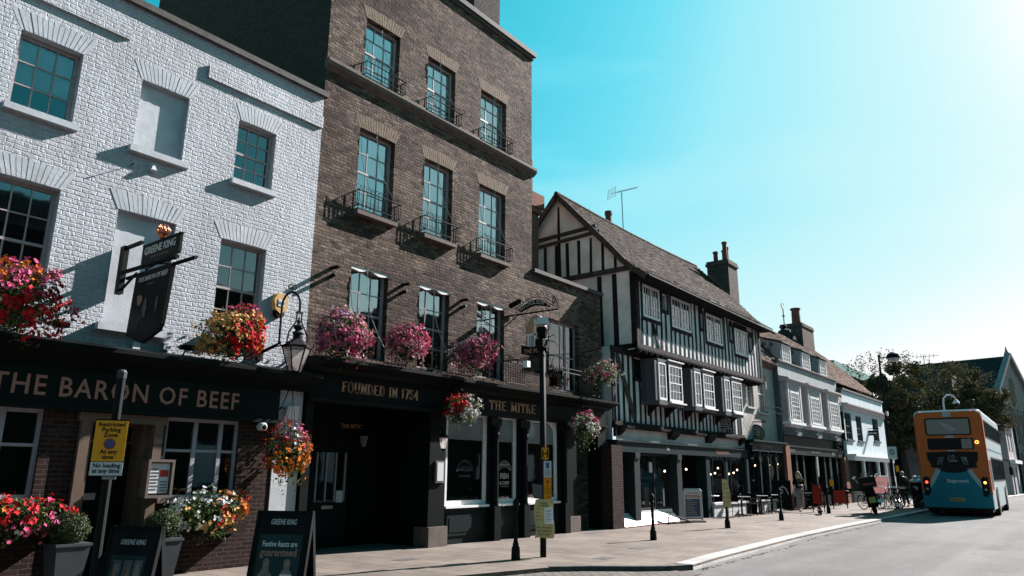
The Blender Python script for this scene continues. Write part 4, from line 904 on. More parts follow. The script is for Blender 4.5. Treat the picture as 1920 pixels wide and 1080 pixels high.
for k, ch in enumerate("NICHOLSON'S"):
    u = (k + .5) / 11; text(ch, .15, T((X - .02, 11.56 - .92 * u, 5.79 + .14 * math.sin(PI * u))) @ RZ(-90) @ RY(-22 * (.5 - u) * 2), M['lettercream'], t, 'arch_lettering', depth=.001, bold=.002)
mp = [(11.37, 4.75), (11.37, 5.05)] + [(11.05 + .32 * math.cos(PI / 2 * k / 8), 5.08 + .54 * math.sin(PI / 2 * k / 8) ** .9) for k in range(9)] + [(11.05 - .32 * math.cos(PI / 2 * k / 8), 5.08 + .54 * math.sin(PI / 2 * k / 8) ** .9) for k in range(7, -1, -1)] + [(10.73, 5.05), (10.73, 4.75)]
MB().prismx(mp, X - .05, X + .05).build('mitre_panel', M['sash'], t, fix=True)
mo = [(11.05 + (a - 11.05) * .90, 5.1 + (b - 5.1) * .92) for a, b in mp[1:-1]]
MB().prismx(mo, X - .062, X - .05).build('gold_field', M['lettergold'], t, fix=True)
MB().box(X - .066, X - .055, 11.02, 11.09, 4.8, 5.5).box(X - .066, X - .055, 10.72, 11.38, 5.08, 5.13).box(X - .07, X - .06, 11.18, 11.20, 4.78, 5.08).box(X - .07, X - .06, 11.24, 11.30, 4.78, 5.08).build('orphrey', M['sashwhite'], t)
rb = [(11.50, 4.86), (11.48, 4.62), (11.25, 4.56), (11.05, 4.53), (10.85, 4.56), (10.6, 4.66), (10.58, 4.88), (10.8, 4.80), (11.05, 4.76), (11.28, 4.79)]
MB().prismx(rb, X - .09, X - .065).build('ribbon', M['signblack'], t, fix=True)
text('THE MITRE', .17, T((X - .094, 11.04, 4.61)) @ RZ(-90), M['lettergold'], t, 'ribbon_lettering', fit=.72, depth=.001, bold=.002)
t = thing('sign_spotlight', 'small square spotlight hanging under the mitre ribbon', 'spotlight', (15.1, 11.3, 4.3)); MB().box(15.02, 15.16, 11.26, 11.40, 4.26, 4.42).build('lamp_face', M['curtain'], t); MB().tube([(15.15, 11.9, 4.5), (15.12, 11.4, 4.46)], .012, 5).tube([(15.15, 12.1, 4.5), (15.15, 10.5, 4.52)], .012, 5).build('arm', M['iron'], t)
# lanterns and notice case at the brown pub entrance
for x, lb in ((11.25, 'left frosted lantern in the dark pub entrance'), (12.85 - .6, 'right frosted lantern on the pilaster of the dark pub entrance')):
    y = 13.1 if x < 12 else 11.55; z = 2.28 if x < 12 else 2.25
    t = thing('entrance_lantern', lb, 'lantern', (x, y, z), 'lanterns of the brown pub entrance')
    m = MB(); m.lathe([(.05, -.14), (.10, .10)], 6, (x, y, z)); m.build('lantern_glass', M['lanternglass'], t)
    m = MB(); m.lathe([(.12, .10), (.115, .12), (.05, .20), (.02, .24), (.012, .30)], 6, (x, y, z)); m.lathe([(.02, -.2), (.055, -.15), (.05, -.14)], 6, (x, y, z)); m.tube([(x, y, z + .24), (x, y + .1, z + .34), (x, y + .2, z + .2)], .012, 5); m.build('lantern_cap', M['iron'], t)
t = thing('notice_case', 'steel notice case beside the first white framed pub window', 'notice case', (12.28, 11.7, 1.38)); MB().box(12.16, 12.44, 11.67, 11.72, 1.36, 1.84).build('case_frame', M['steel'], t); MB().box(12.2, 12.4, 11.66, 11.67, 1.4, 1.8).build('notice_sheet', M['white'], t)
# parking restriction pole
t = thing('parking_sign', 'leaning pole with yellow restricted parking zone sign before the white pub', 'street sign', (3.62, 8.35, 0))
m = MB(); m.tube([(3.66, 8.36, -.1), (3.66, 8.36, 2.60)], .045, 12); m.build('pole', M['ironrough'], t, smooth=False); MB().lathe([(.05, 2.58), (.052, 2.65), (.04, 2.67), (.01, 2.68)], 12, (3.66, 8.36, 0)).build('cap', M['pot'], t)
A = T((3.585, 8.25, 0)) @ RZ(-35)
def plate(parent, nm, mat, w, z0, z1, A, d=.0, th=.004):
    m = MB(); m.M = A; m.box(-w / 2, w / 2, d - th, d, z0, z1); return m.build(nm, M[mat], parent)
plate(t, 'backing_plate', 'iron', .325, 1.53, 2.125, A, .006); plate(t, 'yellow_plate', 'yellow', .31, 1.685, 2.11, A, 0); plate(t, 'white_plate', 'white', .31, 1.54, 1.678, A, 0)
for s_, z in (('Restricted', 2.05), ('Parking', 1.995), ('Zone', 1.94), ('At any', 1.765), ('time', 1.71)): text(s_, .062, A @ T((0, -.006, z)), M['letterblack'], t, 'plate_lettering', depth=.0008, bold=.0015)
for s_, z in (('No loading', 1.622), ('at any time', 1.568)): text(s_, .062, A @ T((0, -.006, z)), M['letterblack'], t, 'plate_lettering', depth=.0008, bold=.0015, fit=.26)
m = MB(); m.M = A; m.prism([(.05 * math.cos(2 * PI * k / 24), 1.867 + .05 * math.sin(2 * PI * k / 24)) for k in range(24)], -.0065, -.004); m.build('roundel', M['blue'], t)
m = MB(); m.M = A; m.ring((0, -.007, 1.867), (0, 1, 0), .052, .006, 24, 4); m.bar((-.038, -.008, 1.905), (.038, -.008, 1.829), .009, .004); m.build('prohibition_bar', M['red'], t)
m = MB(); m.M = A; m.box(-.03, .1, .01, .03, 1.50, 1.54); m.box(-.1, .1, .006, .03, 2.0, 2.02); m.build('clip', M['steel'], t)
# folding boards outside the white pub
def aboard(name, label, x, y, rz, w, h, panel, group, tilt=11, lean=.30):
    t = thing(name, label, 'pavement sign', (x, y, -.0), group)
    A = T((x, y, 0)) @ RZ(rz)
    for s in (-1, 1):
        B = A @ T((0, 0, h)) @ RX(-tilt * (1 if s < 0 else -1))
        m = MB(); m.M = B; m.box(-w / 2, w / 2, -.02, .02, -h * 1.02, 0); o = m.build('front_panel' if s < 0 else 'rear_panel', M['signblack'], t)
        if s < 0:
            m = MB(); m.M = B
            for a, b, c, d in ((-w / 2 - .02, -w / 2 + .02, -h * 1.02, .02), (w / 2 - .02, w / 2 + .02, -h * 1.02, .02), (-w / 2, w / 2, -.03, .02)): m.box(a, b, -.028, .028, c, d)
            m.build('edge_frame', M['iron'], t); panel(t, B, w, h)
        else:
            m = MB(); m.M = B
            for sx in (-1, 1): m.box(sx * w / 2 - .02, sx * w / 2 + .02, -.028, .028, -h * 1.02, .02)
            m.build('leg', M['iron'], t)
    return t
M['posterteal'] = m_plain('teal poster', (.008, .045, .05, 1), .5, nscale=4, namt=.3)
M['posterphoto'] = m_plain('warm poster picture', (.30, .14, .07, 1), .35, nscale=18, namt=.5)
def pan1(t, B, w, h):
    text('GREENE KING', .075, B @ T((0, -.024, -.17)), M['letterwhite'], t, 'board_lettering', depth=.001, fit=.30, shear=.2)
    m = MB(); m.M = B; m.box(-.21, .21, -.026, -.02, -.85, -.28); m.build('poster', M['posterteal'], t)
    m = MB(); m.M = B
    for i in range(3):
        for j in range(2): m.box(-.17 + i * .125, -.07 + i * .125, -.030, -.026, -.52 - j * .25, -.33 - j * .25)
    m.build('poster_glasses', M['curtaindim'], t)
    m = MB(); m.M = B
    for i in range(3): m.box(-.15 + i * .125, -.09 + i * .125, -.032, -.030, -.50, -.37)
    m.build('poster_drinks', M['posterphoto'], t)
def pan2(t, B, w, h):
    text('GREENE KING', .085, B @ T((0, -.024, -.13)), M['letterwhite'], t, 'board_lettering', depth=.001, fit=.31, shear=.2)
    m = MB(); m.M = B; m.box(-.26, .26, -.026, -.02, -1.0, -.24); m.build('poster', M['posterteal'], t)
    text('Festive feasts are', .085, B @ T((0, -.03, -.37)), M['letterwhite'], t, 'poster_lettering', depth=.001, fit=.42, bold=.001)
    text('guaranteed', .11, B @ T((0, -.03, -.47)), M['lettercopper'], t, 'poster_lettering', depth=.001, fit=.44, bold=.003)
    m = MB(); m.M = B; rr = random.Random(2)
    for hx in (-.13, .12):
        m.prism([(hx - .04, -.52), (hx, -.49), (hx + .04, -.52), (hx + .035, -.60), (hx + .09, -.68), (hx + .10, -.98), (hx - .10, -.98), (hx - .08, -.68), (hx - .03, -.60)], -.031, -.026)
    m.build('poster_diners', M['posterphoto'], t)
    m = MB(); m.M = B; m.prism([(.06, -.66), (.19, -.66), (.24, -.98), (.03, -.98)], -.034, -.031); m.build('poster_shirt', M['white'], t)
aboard('folding_board', 'black folding board with blue drinks poster by the parking sign', 4.05, 8.35, -62, .58, .98, pan1, 'folding boards of the white pub')
aboard('folding_board', 'black folding board advertising festive feasts beside the brown pub entrance', 5.28, 7.42, -62, .64, 1.13, pan2, 'folding boards of the white pub')
# ------------------------------------------------------------ the timber framed house
def m_tilegeo(name, stops):
    N = NT(name); g = N.n('ShaderNodeNewGeometry'); p = g.outputs['Position']
    col = N.ramp(g.outputs['Random Per Island'], stops)
    col = N.mix(.7, col, N.ramp(N.noise(p, 1.1, 5, .65), [(.35, .45), (.65, 1.0)]), 'MULTIPLY'); col = N.mix(.5, col, N.ramp(N.noise(p, 25, 4, .7), [(.3, .4), (.7, 1.0)]), 'MULTIPLY')
    N.bsdf(col, .9, bump=N.noise(p, 30, 4, .7), strength=.5, dist=.01, spec=.1); return N.m
M['tilebrown'] = m_tilegeo('single mossy clay tiles', [(0, (.012, .010, .009)), (.3, (.035, .026, .022)), (.65, (.062, .043, .035)), (.9, (.085, .068, .055)), (1, (.13, .12, .10))])
M['tileorange'] = m_tilegeo('single orange clay tiles', [(0, (.02, .013, .011)), (.3, (.07, .038, .027)), (.65, (.12, .066, .046)), (.9, (.15, .09, .065)), (1, (.22, .18, .15))])
def tile_courses(parent, prof, x0, x1, mat, tw=.20, gauge=.13, hip=0, seed=1, sagf=None, thick=.018):
    """every plain tile laid on the slope: overlapping courses with uneven tails"""
    rr = random.Random(seed); m = MB(); L_ = [0]
    for a, b in zip(prof, prof[1:]): L_.append(L_[-1] + math.hypot(b[0] - a[0], b[1] - a[1]))
    def at(s):
        s = max(0, min(L_[-1], s))
        for k in range(len(prof) - 1):
            if s <= L_[k + 1] + 1e-9: t = (s - L_[k]) / (L_[k + 1] - L_[k]); return prof[k][0] + (prof[k + 1][0] - prof[k][0]) * t, prof[k][1] + (prof[k + 1][1] - prof[k][1]) * t
        return prof[-1]
    n = int(L_[-1] / gauge)
    for c in range(n):
        s0 = c * gauge - .03; s1 = s0 + gauge * 1.5; xe = x1 - hip * c / n; x = x0 + (tw / 2 if c % 2 else 0) - .02
        while x < xe:
            w = tw * rr.uniform(.93, 1.0); j = rr.uniform(-.012, .012); up = thick * rr.uniform(1.0, 2.4); t1 = rr.uniform(-.006, .006)
            (ya, za), (yb, zb) = at(s0 + j), at(s1); d = sagf(x, min(1, c / n)) if sagf else .02 * mnoise.noise(Vector((x * .7, c * .15, 2)))
            if s0 + j < 0: ya += s0 + j; 
            m.poly((x, ya, za + up + d + t1), (x + w, ya, za + up + d - t1), (x + w, yb, zb + .006 + d), (x, yb, zb + .006 + d))
            m.poly((x, ya, za + up + d + t1), (x, ya, za + d - .01), (x + w, ya, za + d - .01), (x + w, ya, za + up + d - t1))
            x += tw
    return m.build('roof_tiles', M[mat], parent)
M['plaster'] = m_plain('limewashed plaster', (0.92, 0.90, 0.89, 1), 0.8, nscale=2.5, namt=0.14, bump=0.3, bscale=14, bdist=.01)
M['plasterpink'] = m_plain('pale pink plaster', (0.85, 0.72, 0.68, 1), 0.8, nscale=2.5, namt=0.12, bump=0.2, bscale=14, bdist=.01)
M['oak'] = m_plain('blackened oak', (0.040, 0.032, 0.032, 1), 0.8, spec=0.25, nscale=6, namt=0.3, bump=0.8, bscale=16, bdist=.02)
M['oakgrey'] = m_plain('weathered grey oak', (0.14, 0.11, 0.10, 1), 0.85, spec=0.2, nscale=6, namt=0.3, bump=0.8, bscale=16, bdist=.02)
M['tile'] = m_roof('mossy clay roof tiles', (0.105, 0.066, 0.054, 1), (0.032, 0.024, 0.022, 1), (0.01, 0.009, 0.008, 1), lich=(0.06, 0.047, 0.037, 1))
M['tilered'] = m_roof('orange clay roof tiles', (0.19, 0.10, 0.07, 1), (0.07, 0.042, 0.034, 1), (0.015, 0.012, 0.011, 1), lich=(0.15, 0.12, 0.095, 1))
M['stackbrick'] = m_brick('sooty chimney brick', (0.16, 0.12, 0.10, 1), (0.08, 0.065, 0.055, 1), (0.12, 0.10, 0.09, 1), strength=.8)
M['clay'] = m_plain('terracotta chimney pot', (0.22, 0.085, 0.06, 1), .8, nscale=6, namt=.25)
M['tiles_white'] = m_brick('white glazed tiles', (0.9, 0.9, 0.9, 1), (0.82, 0.82, 0.82, 1), (0.25, 0.24, 0.23, 1), bw=.15, bh=.15, msize=.008, strength=.3, wob=0, lump=.05, vary=.1, rough=.25)
M['grille'] = m_plain('grey shop paint', (0.022, 0.030, 0.033, 1), .5)
B = thing('timber_framed_house', 'timber framed jettied house with mossy tile roof and three oriel windows', 'house', (26, 12, 0))
GX = 20.7
UX0, UX1, UY, FX0, FX1, FY = 21.35, 33.2, 11.45, 20.3, 31.2, 11.85    # upper storey, first floor
rr = random.Random(11)
def stud(m, x0, x1, z0, z1, y, w, out=.02, lean=0):
    """wavy upright of old oak on a wall facing -y"""
    n = max(2, int((z1 - z0) / .45)); L = []
    for k in range(n + 1):
        L.append((rr.uniform(-.012, .012), w * rr.uniform(.85, 1.15)))
    xc = (x0 + x1) / 2
    pts = [(xc + L[k][0] - L[k][1] / 2 + lean * k / n, z0 + (z1 - z0) * k / n) for k in range(n + 1)] + [(xc + L[k][0] + L[k][1] / 2 + lean * k / n, z0 + (z1 - z0) * k / n) for k in range(n, -1, -1)]
    m.prism(pts, y - out, y + .01)
# walls
uwin = [(21.85, 23.1, 6.80, 7.95), (24.05, 25.7, 6.78, 7.93), (27.15, 28.75, 6.70, 7.85), (30.1, 31.6, 6.58, 7.70)]
upane = [(23.35, 23.75, 7.3, 7.9), (26.65, 26.85, 7.15, 7.75), (29.65, 29.9, 7.1, 7.7), (31.85, 32.2, 6.95, 7.55)]
m = MB(); m.wall(UX0, UX1, 5.75, 8.5, UY, uwin + upane, .12)
m.poly((UX1, UY, 5.75), (UX1, 17, 5.75), (UX1, 17, 8.5), (UX1, UY, 8.5))
m.poly((UX1, UY, 8.5), (UX1, 17.5, 8.5), (UX1, 14.5, 11.5))
m.build('upper_wall', M['plaster'], B)
M['plastergable'] = m_plain('creamy pink limewash', (1.40, 1.22, 1.14, 1), 0.85, nscale=1.8, namt=0.16, bump=0.3, bscale=14, bdist=.01)  # pink gable plaster; sky and bounce light put into its lighter colour
MB().poly((UX0, UY, 8.5), (UX0, 17.5, 8.5), (UX0, 14.5, 11.72), (UX0, 11.5, 8.5)).poly((UX0, UY, 5.75), (UX0, 17, 5.75), (UX0, 17, 8.5), (UX0, UY, 8.5)).build('gable_wall', M['plastergable'], B)
m = MB(); m.wall(FX0, FX1, 3.15, 5.5, FY, [(21.80, 22.72, 4.75, 5.4), (22.85, 23.05, 4.75, 5.4)], .1); m.poly((FX0, FY, 2.4), (FX0, 16, 2.4), (FX0, 16, 5.6), (FX0, FY, 5.6)); m.poly((FX1, FY, 2.9), (FX1, 16, 2.9), (FX1, 16, 5.6), (FX1, FY, 5.6)); m.build('first_floor_wall', M['plaster'], B)
MB().poly((FX0, FY - .12, 2.58), (FX1, FY - .12, 2.66), (FX1, FY - .12, 3.02), (FX0, FY - .12, 2.98)).build('plaster_band', M['plasterpink'], B)
# framing of the long front
m = MB()
m.box(UX0 - .03, UX1 + .03, UY - .045, UY, 5.62, 5.80); m.box(UX0, UX1, UY - .03, UY, 8.05, 8.20); m.box(UX0 - .03, UX0 + .22, UY - .05, UY + .01, 5.7, 8.5); m.box(UX1 - .2, UX1 + .03, UY - .04, UY, 5.7, 8.4)
m.build('main_beam', M['oak'], B)
m = MB()
x = UX0 + .42
while x < UX1 - .3:
    inw = [w for w in uwin + upane if w[0] - .10 < x < w[1] + .10]
    if inw:
        w = inw[0]; stud(m, x, x, 5.78, w[2] - .08, UY, .11)
    else: stud(m, x, x, 5.78, 8.1, UY, .125)
    x += .37 + rr.uniform(-.03, .03)
for w in uwin + upane:
    m.box(w[0] - .10, w[0] - .0, UY - .03, UY, w[2] - .12, w[3] + .12); m.box(w[1], w[1] + .10, UY - .03, UY, w[2] - .12, w[3] + .12)
    m.box(w[0], w[1], UY - .032, UY, w[2] - .13, w[2] - .0); m.box(w[0], w[1], UY - .032, UY, w[3], w[3] + .25)
m.prism([(22.42, 6.75), (22.58, 6.75), (23.05, 5.80), (22.9, 5.80)], UY - .035, UY)
o = m.build('upper_studs', M['oak'], B)
m = MB(); m.box(FX0 - .03, FX1 + .05, FY - .06, FY, 5.42, 5.62); m.box(FX0 - .03, FX1 + .05, FY - .14, FY, 2.98, 3.20); m.box(FX0, FX0 + .18, FY - .05, FY, 3.1, 5.5)
m.build('first_floor_beam', M['oak'], B)
m = MB(); ob = [(22.3, 24.45), (25.2, 27.3), (28.05, 30.2)]
x = FX0 + .42
while x < FX1 - .1:
    z1 = 5.45
    for a, b in ob:
        if a - .05 < x < b + .05: z1 = 3.95
    if 21.75 < x < 23.1: z1 = 4.68
    if z1 == 3.95 and x < 23.1: z1 = 3.95
    stud(m, x, x, 3.18, z1, FY, .115, .02)
    x += .36 + rr.uniform(-.03, .03)
m.box(21.7, 23.15, FY - .025, FY, 4.62, 4.75); m.box(21.7, 21.82, FY - .025, FY, 3.2, 5.45); m.box(22.74, 22.84, FY - .025, FY, 4.7, 5.45)
m.build('first_floor_studs', M['oak'], B)
MB().prism([(20.55, 5.35), (20.75, 5.42), (21.72, 3.62), (21.70, 3.30), (21.6, 3.35)], FY - .045, FY - .018).build('brace', M['oakgrey'], B)
m = MB(); m.box(21.80, 22.72, FY + .05, FY + .06, 4.75, 5.4); m.build('louvre', M['dark'], B)
window(B, 22.85, 23.05, 4.75, 5.4, FY + .04, 1, 2, 'oakgrey', None, None, fw=.03)
# joist ends under both jetties and carved bressumers
m = MB(); x = UX0 + .1
while x < UX1: m.box(x - .07, x + .07, UY - .02, FY + .1, 5.47, 5.62); m.ball((x, UY - .02, 5.54), .075, n=7, m=5); x += .42
m.build('joist_end', M['oak'], B)['kind'] = 'stuff'
m = MB(); m.box(UX0 - .05, UX1 + .05, UY - .07, UY + .05, 5.56, 5.66); 
x = UX0
while x < UX1: m.box(x, x + .06, UY - .10, UY - .06, 5.575, 5.645); x += .13
m.build('carved_fascia', M['oak'], B)
m = MB(); m.box(FX0 - .05, FX1 + .12, FY - .22, FY, 2.98, 3.08); x = FX0
while x < FX1: m.box(x, x + .06, FY - .25, FY - .21, 2.995, 3.065); x += .13
m.build('carved_cornice', M['oak'], B)
for x in (20.45, 24.0, 27.2, 30.6): MB().prismx([(FY - .38, 3.06), (FY, 3.06), (FY, 2.72), (FY - .12, 2.74), (FY - .3, 2.88)], x - .12, x + .12 + (.35 if x > 23 and x < 30 else 0)).build('carved_bracket', M['oak'], B)
for x in (23.1, 27.6): MB().tube([(x, FY - .02, 5.0), (x, FY - .10, 5.25), (x, FY - .25, 5.42), (x, UY - .02, 5.52)], .03, 6).build('jetty_brace', M['oakgrey'], B)
# side wall and gable facing the viewer
m = MB(); X0 = UX0 - .02
def side(m, pts, out=.04): m.prismx(pts, UX0 - out, UX0 + .01)
for y in (11.52, 12.2, 12.8): side(m, [(y - .10, 5.7), (y + .08, 5.7), (y + .10, 8.3), (y - .06, 8.3)])
side(m, [(11.45, 5.62), (16, 5.62), (16, 5.80), (11.45, 5.80)]); m.build('side_studs', M['oak'], B)
m = MB(); side(m, [(11.35, 8.35), (16.9, 8.35), (16.9, 8.52), (11.35, 8.50)], .10); side(m, [(12.9, 10.15), (16.2, 10.05), (16.2, 10.17), (12.9, 10.27)], .08); side(m, [(12.75, 9.92), (16.35, 9.78), (16.35, 9.90), (12.75, 10.04)], .06)
m.build('tie_beam', M['oakgrey'], B)
m = MB()
for k in range(10):
    y = 12.15 + k * .50
    zt = 8.5 + (y - 11.5) * 1.07 if y < 14.5 else 8.5 + (17.5 - y) * 1.07
    zt = min(zt, 9.85) - .05
    if zt > 8.6: side(m, [(y - .055 + rr.uniform(-.02, .02), 8.5), (y + .055, 8.5), (y + .05 + rr.uniform(-.03, .03), zt), (y - .05, zt)], .03)
side(m, [(14.43, 8.5), (14.60, 8.5), (14.56, 11.3), (14.50, 11.3)], .035); m.build('gable_studs', M['oak'], B)
# roof with overhang; sprocketed eaves
def slope(y): return 8.36 + (y - 11.05) * .78 if y < 11.75 else 8.90 + (y - 11.75) * 1.055
prof = [(10.92, 8.10), (11.35, 8.40), (11.75, 8.76), (12.3, 9.40), (13.2, 10.38), (14.5, 11.80)]
m = MB(); rx0, rx1 = 21.12, 33.6; n = 26
def sag(x, t): return -.10 * math.sin(PI * (x - rx0) / (rx1 - rx0)) * t + .02 * mnoise.noise(Vector((x * .8, t * 3, 0)))
grid = []
for k in range(n + 1):
    x = rx0 + (rx1 - rx0) * k / n; grid.append([m._a([(x, y, z + sag(x, j / 5))]) for j, (y, z) in enumerate(prof)])
for a, b in zip(grid, grid[1:]):
    for j in range(5): m.f.append((a[j], b[j], b[j + 1], a[j + 1]))
grid = []
for k in range(n + 1):
    x = rx0 + (rx1 - rx0) * k / n; grid.append([m._a([(x, 29.0 - y, z + sag(x, j / 5))]) for j, (y, z) in enumerate(prof)])
for a, b in zip(grid, grid[1:]):
    for j in range(5): m.f.append((a[j], a[j + 1], b[j + 1], b[j]))
rf = m.build('roof', M['tile'], B)
tile_courses(rf, prof, rx0, rx1, 'tilebrown', .19, .115, seed=2, sagf=sag)
m = MB()
for k in range(40): x = rx0 + (rx1 - rx0) * k / 40; m.ring((x, 14.5, 11.72 + sag(x, 1)), (1, 0, 0), .1, .035, 6, 4, 0, PI) if False else m.tube([(x, 14.5, 11.78 + sag(x, 1)), (x + .31, 14.5, 11.775 + sag(x + .3, 1))], .085, 7)
m.build('ridge_tiles', M['tile'], rf)
m = MB()
for k in range(5): (y0, z0), (y1, z1) = prof[k], prof[k + 1]; m.bar((rx0 + .02, y0, z0 - .10), (rx0 + .02, y1, z1 - .10), .05, .20); m.bar((rx0 + .02, 29 - y0, z0 - .10), (rx0 + .02, 29 - y1, z1 - .10), .05, .20)
m.build('barge_board', M['oakgrey'], rf)
m = MB(); m.box(rx0, rx1, 10.90, 10.95, 7.97, 8.07); m.box(rx0, rx1, 10.95, 11.5, 8.00, 8.04); m.build('eaves_board', M['dark'], rf); MB().tube([(rx0 + .1, 10.86, 8.02), (rx1, 10.86, 7.95)], .055, 8).build('gutter', M['dark'], rf)
# casement windows
for w in uwin: window(B, w[0], w[1], w[2], w[3], UY - .04, 6, 3, 'sashwhite', 'curtaindim', None, fw=.075, split=(.5,), bar=.022, cdrop=.6)
for w in upane: window(B, w[0], w[1], w[2], w[3], UY + .04, 1, 1, 'sashwhite', 'curtain', None, fw=.02)
# oriels
M['orielgrey'] = m_plain('slate grey oriel paint', (0.11, 0.11, 0.125, 1), .5, nscale=4, namt=.1)
for a, b in ob:
    zb, zt = 3.98, 5.34; yo = 11.30
    om = MB(); om.prismz([(a, FY), (a + .15, yo + .1), (a + .24, yo), (b - .05, yo), (b, yo + .1), (b + .05, FY)], zt, zt + .09); om.prismz([(a, FY), (a + .15, yo + .1), (a + .24, yo), (b - .05, yo), (b, yo + .1), (b + .05, FY)], zb - .12, zb)
    om.box(a + .02, a + .22, yo + .02, yo + .10, zb, zt); om.box(b - .22, b, yo + .02, FY, zb, zt); om.box(a + .82, a + 1.05, yo + .02, yo + .10, zb, zt)
    om.box(a, a + .10, FY - .15, FY, zb, zt); om.poly((a + .05, FY - .1, zb), (a + .15, yo + .08, zb), (a + .15, yo + .08, zt), (a + .05, FY - .1, zt))
    fr = om.build('oriel', M['orielgrey'], B)
    def owin(x0, x1, cols, rows, meet):
        f = MB(); y = yo - .01; f.box(x0, x0 + .05, y, y + .05, zb + .04, zt - .04); f.box(x1 - .05, x1, y, y + .05, zb + .04, zt - .04); f.box(x0 + .05, x1 - .05, y, y + .05, zt - .09, zt - .04); f.box(x0 + .05, x1 - .05, y, y + .05, zb + .04, zb + .12)
        for k in range(1, cols): xx = x0 + .05 + (x1 - x0 - .1) * k / cols; f.box(xx - .009, xx + .009, y + .012, y + .04, zb + .12, zt - .09)
        for k in range(1, rows): zz = zb + .12 + (zt - zb - .21) * k / rows; hh = .02 if (meet and k == rows // 2) else .009; f.box(x0 + .05, x1 - .05, y + (.0 if hh > .01 else .014), y + .038, zz - hh, zz + hh)
        o = f.build('oriel_sash', M['sashwhite'], fr)
        return o
    owin(a + .26, a + .82, 2, 3, False); owin(a + 1.05, b - .07, 4, 4, True)
    MB().poly((a + .28, yo + .02, zb), (b - .1, yo + .02, zb), (b - .1, yo + .02, zt), (a + .28, yo + .02, zt)).build('pane', M['glass'], fr)
    MB().poly((a + .28, yo + .18, zb), (b - .1, yo + .18, zb), (b - .1, yo + .18, zt), (a + .28, yo + .18, zt)).build('curtain', M['curtaindim'], fr)
    MB().box(a + .98, b + .03, yo - .10, yo + .02, zb - .03, zb + .02).box(a + .95, b + .05, yo - .06, yo + .02, zt + .09, zt + .13).build('oriel_sill', M['sashwhite'], fr)
    for x in (a + .45, b - .35): MB().prismx([(FY, zb - .12), (yo + .12, zb - .12), (FY - .3, zb - .2), (FY, zb - .48)], x - .05, x + .05).build('oriel_bracket', M['oak'], fr)
# chimneys
def stack(parent, x0, x1, y0, y1, z0, z1, pots, mat='stackbrick', potmat='clay', r=.13):
    m = MB(); m.box(x0, x1, y0, y1, z0, z1 - .25); m.box(x0 - .06, x1 + .06, y0 - .06, y1 + .06, z1 - .25, z1 - .12); m.box(x0 - .02, x1 + .02, y0 - .02, y1 + .02, z1 - .12, z1)
    s = m.build('chimney_stack', M[mat], parent)
    for px_, py_, h in pots: MB().lathe([(r, z1), (r * .9, z1 + .06), (r * .82, z1 + h - .12), (r * 1.05, z1 + h - .10), (r * 1.05, z1 + h), (r * .7, z1 + h)], 10, (px_, py_, 0)).build('chimney_pot', M[potmat], s)
    return s
stack(B, 33.8, 35.0, 12.9, 14.0, 8.0, 11.95, [(34.0, 13.1, .95), (34.45, 13.2, .8), (34.4, 13.75, .65), (34.8, 13.45, .78)], r=.13)
MB().lathe([(.15, 11.0), (.14, 12.5), (.17, 12.55), (.17, 12.7), (.12, 12.7)], 10, (26.2, 15.2, 0)).build('chimney_pot', M['clay'], B)
# shopfront of the timber house
m = MB(); m.box(20.0, 31.0, 11.55, 11.9, 2.24, 2.60); m.box(20.0, 31.0, 11.50, 11.9, 2.55, 2.60); m.box(26.75, 27.1, 11.6, 12.0, 0, 2.24); m.box(30.6, 31.0, 11.55, 12.0, 0, 2.24); m.box(28.7, 28.9, 11.62, 11.8, .6, 2.24); m.box(27.1, 30.6, 11.62, 11.8, 0, .5); m.build('shop_frame', M['shopteal'], B)
for a in (21.0, 24.05): m = MB(); m.box(a, a + .36, 11.5, 11.8, .0, 2.24); m.box(a + .03, a + .33, 11.46, 11.5, 2.05, 2.24); m.build('shop_column', M['grille'], B)
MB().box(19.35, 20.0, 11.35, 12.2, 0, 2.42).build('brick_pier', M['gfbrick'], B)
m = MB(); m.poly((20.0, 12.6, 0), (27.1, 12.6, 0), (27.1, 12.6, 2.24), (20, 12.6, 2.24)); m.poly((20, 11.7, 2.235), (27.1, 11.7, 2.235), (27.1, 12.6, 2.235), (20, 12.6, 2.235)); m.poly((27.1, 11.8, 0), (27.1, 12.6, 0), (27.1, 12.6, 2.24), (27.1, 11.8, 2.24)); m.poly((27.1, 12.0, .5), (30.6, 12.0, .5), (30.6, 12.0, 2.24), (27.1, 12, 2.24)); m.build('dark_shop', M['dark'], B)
m = MB(); m.box(20.0, 21.0, 11.75, 12.0, 0, .38); m.box(21.36, 24.05, 11.75, 12.0, 0, .42); m.build('tiled_riser', M['tiles_white'], B)
m = MB(); m.hexa([(20.02, 11.35, 0), (24.0, 11.45, 0), (24.0, 11.75, 0), (20.02, 11.75, 0), (20.02, 11.35, .03), (24.0, 11.45, .03), (24.0, 11.75, .36), (20.02, 11.75, .36)]); m.build('tiled_step', M['tiles_white'], B, fix=True)
MB().box(20.0, 24.0, 11.28, 11.42, 0, .028).build('step_edge', M['redbrick'], B)
for a, b in ((20.05, 20.95), (21.4, 22.9), (22.95, 24.0)):
    f = MB().box(a, b, 11.78, 11.84, .42, .50).box(a, b, 11.78, 11.84, 2.16, 2.22).box(a, a + .05, 11.78, 11.84, .5, 2.16).box(b - .05, b, 11.78, 11.84, .5, 2.16).build('shop_window', M['grille'], B)
    MB().poly((a, 11.81, .5), (b, 11.81, .5), (b, 11.81, 2.16), (a, 11.81, 2.16)).build('pane', M['glass'], f)
m = MB(); m.box(20.15, 20.75, 11.9, 11.92, .9, 1.9); m.box(21.5, 22.8, 11.95, 11.97, .5, 1.3); m.box(23.1, 23.9, 11.95, 11.97, .5, 1.3); m.build('window_display', M['curtaindim'], B)
MB().box(22.5, 22.72, 11.77, 11.778, 1.62, 1.95).build('window_notice', M['white'], B)
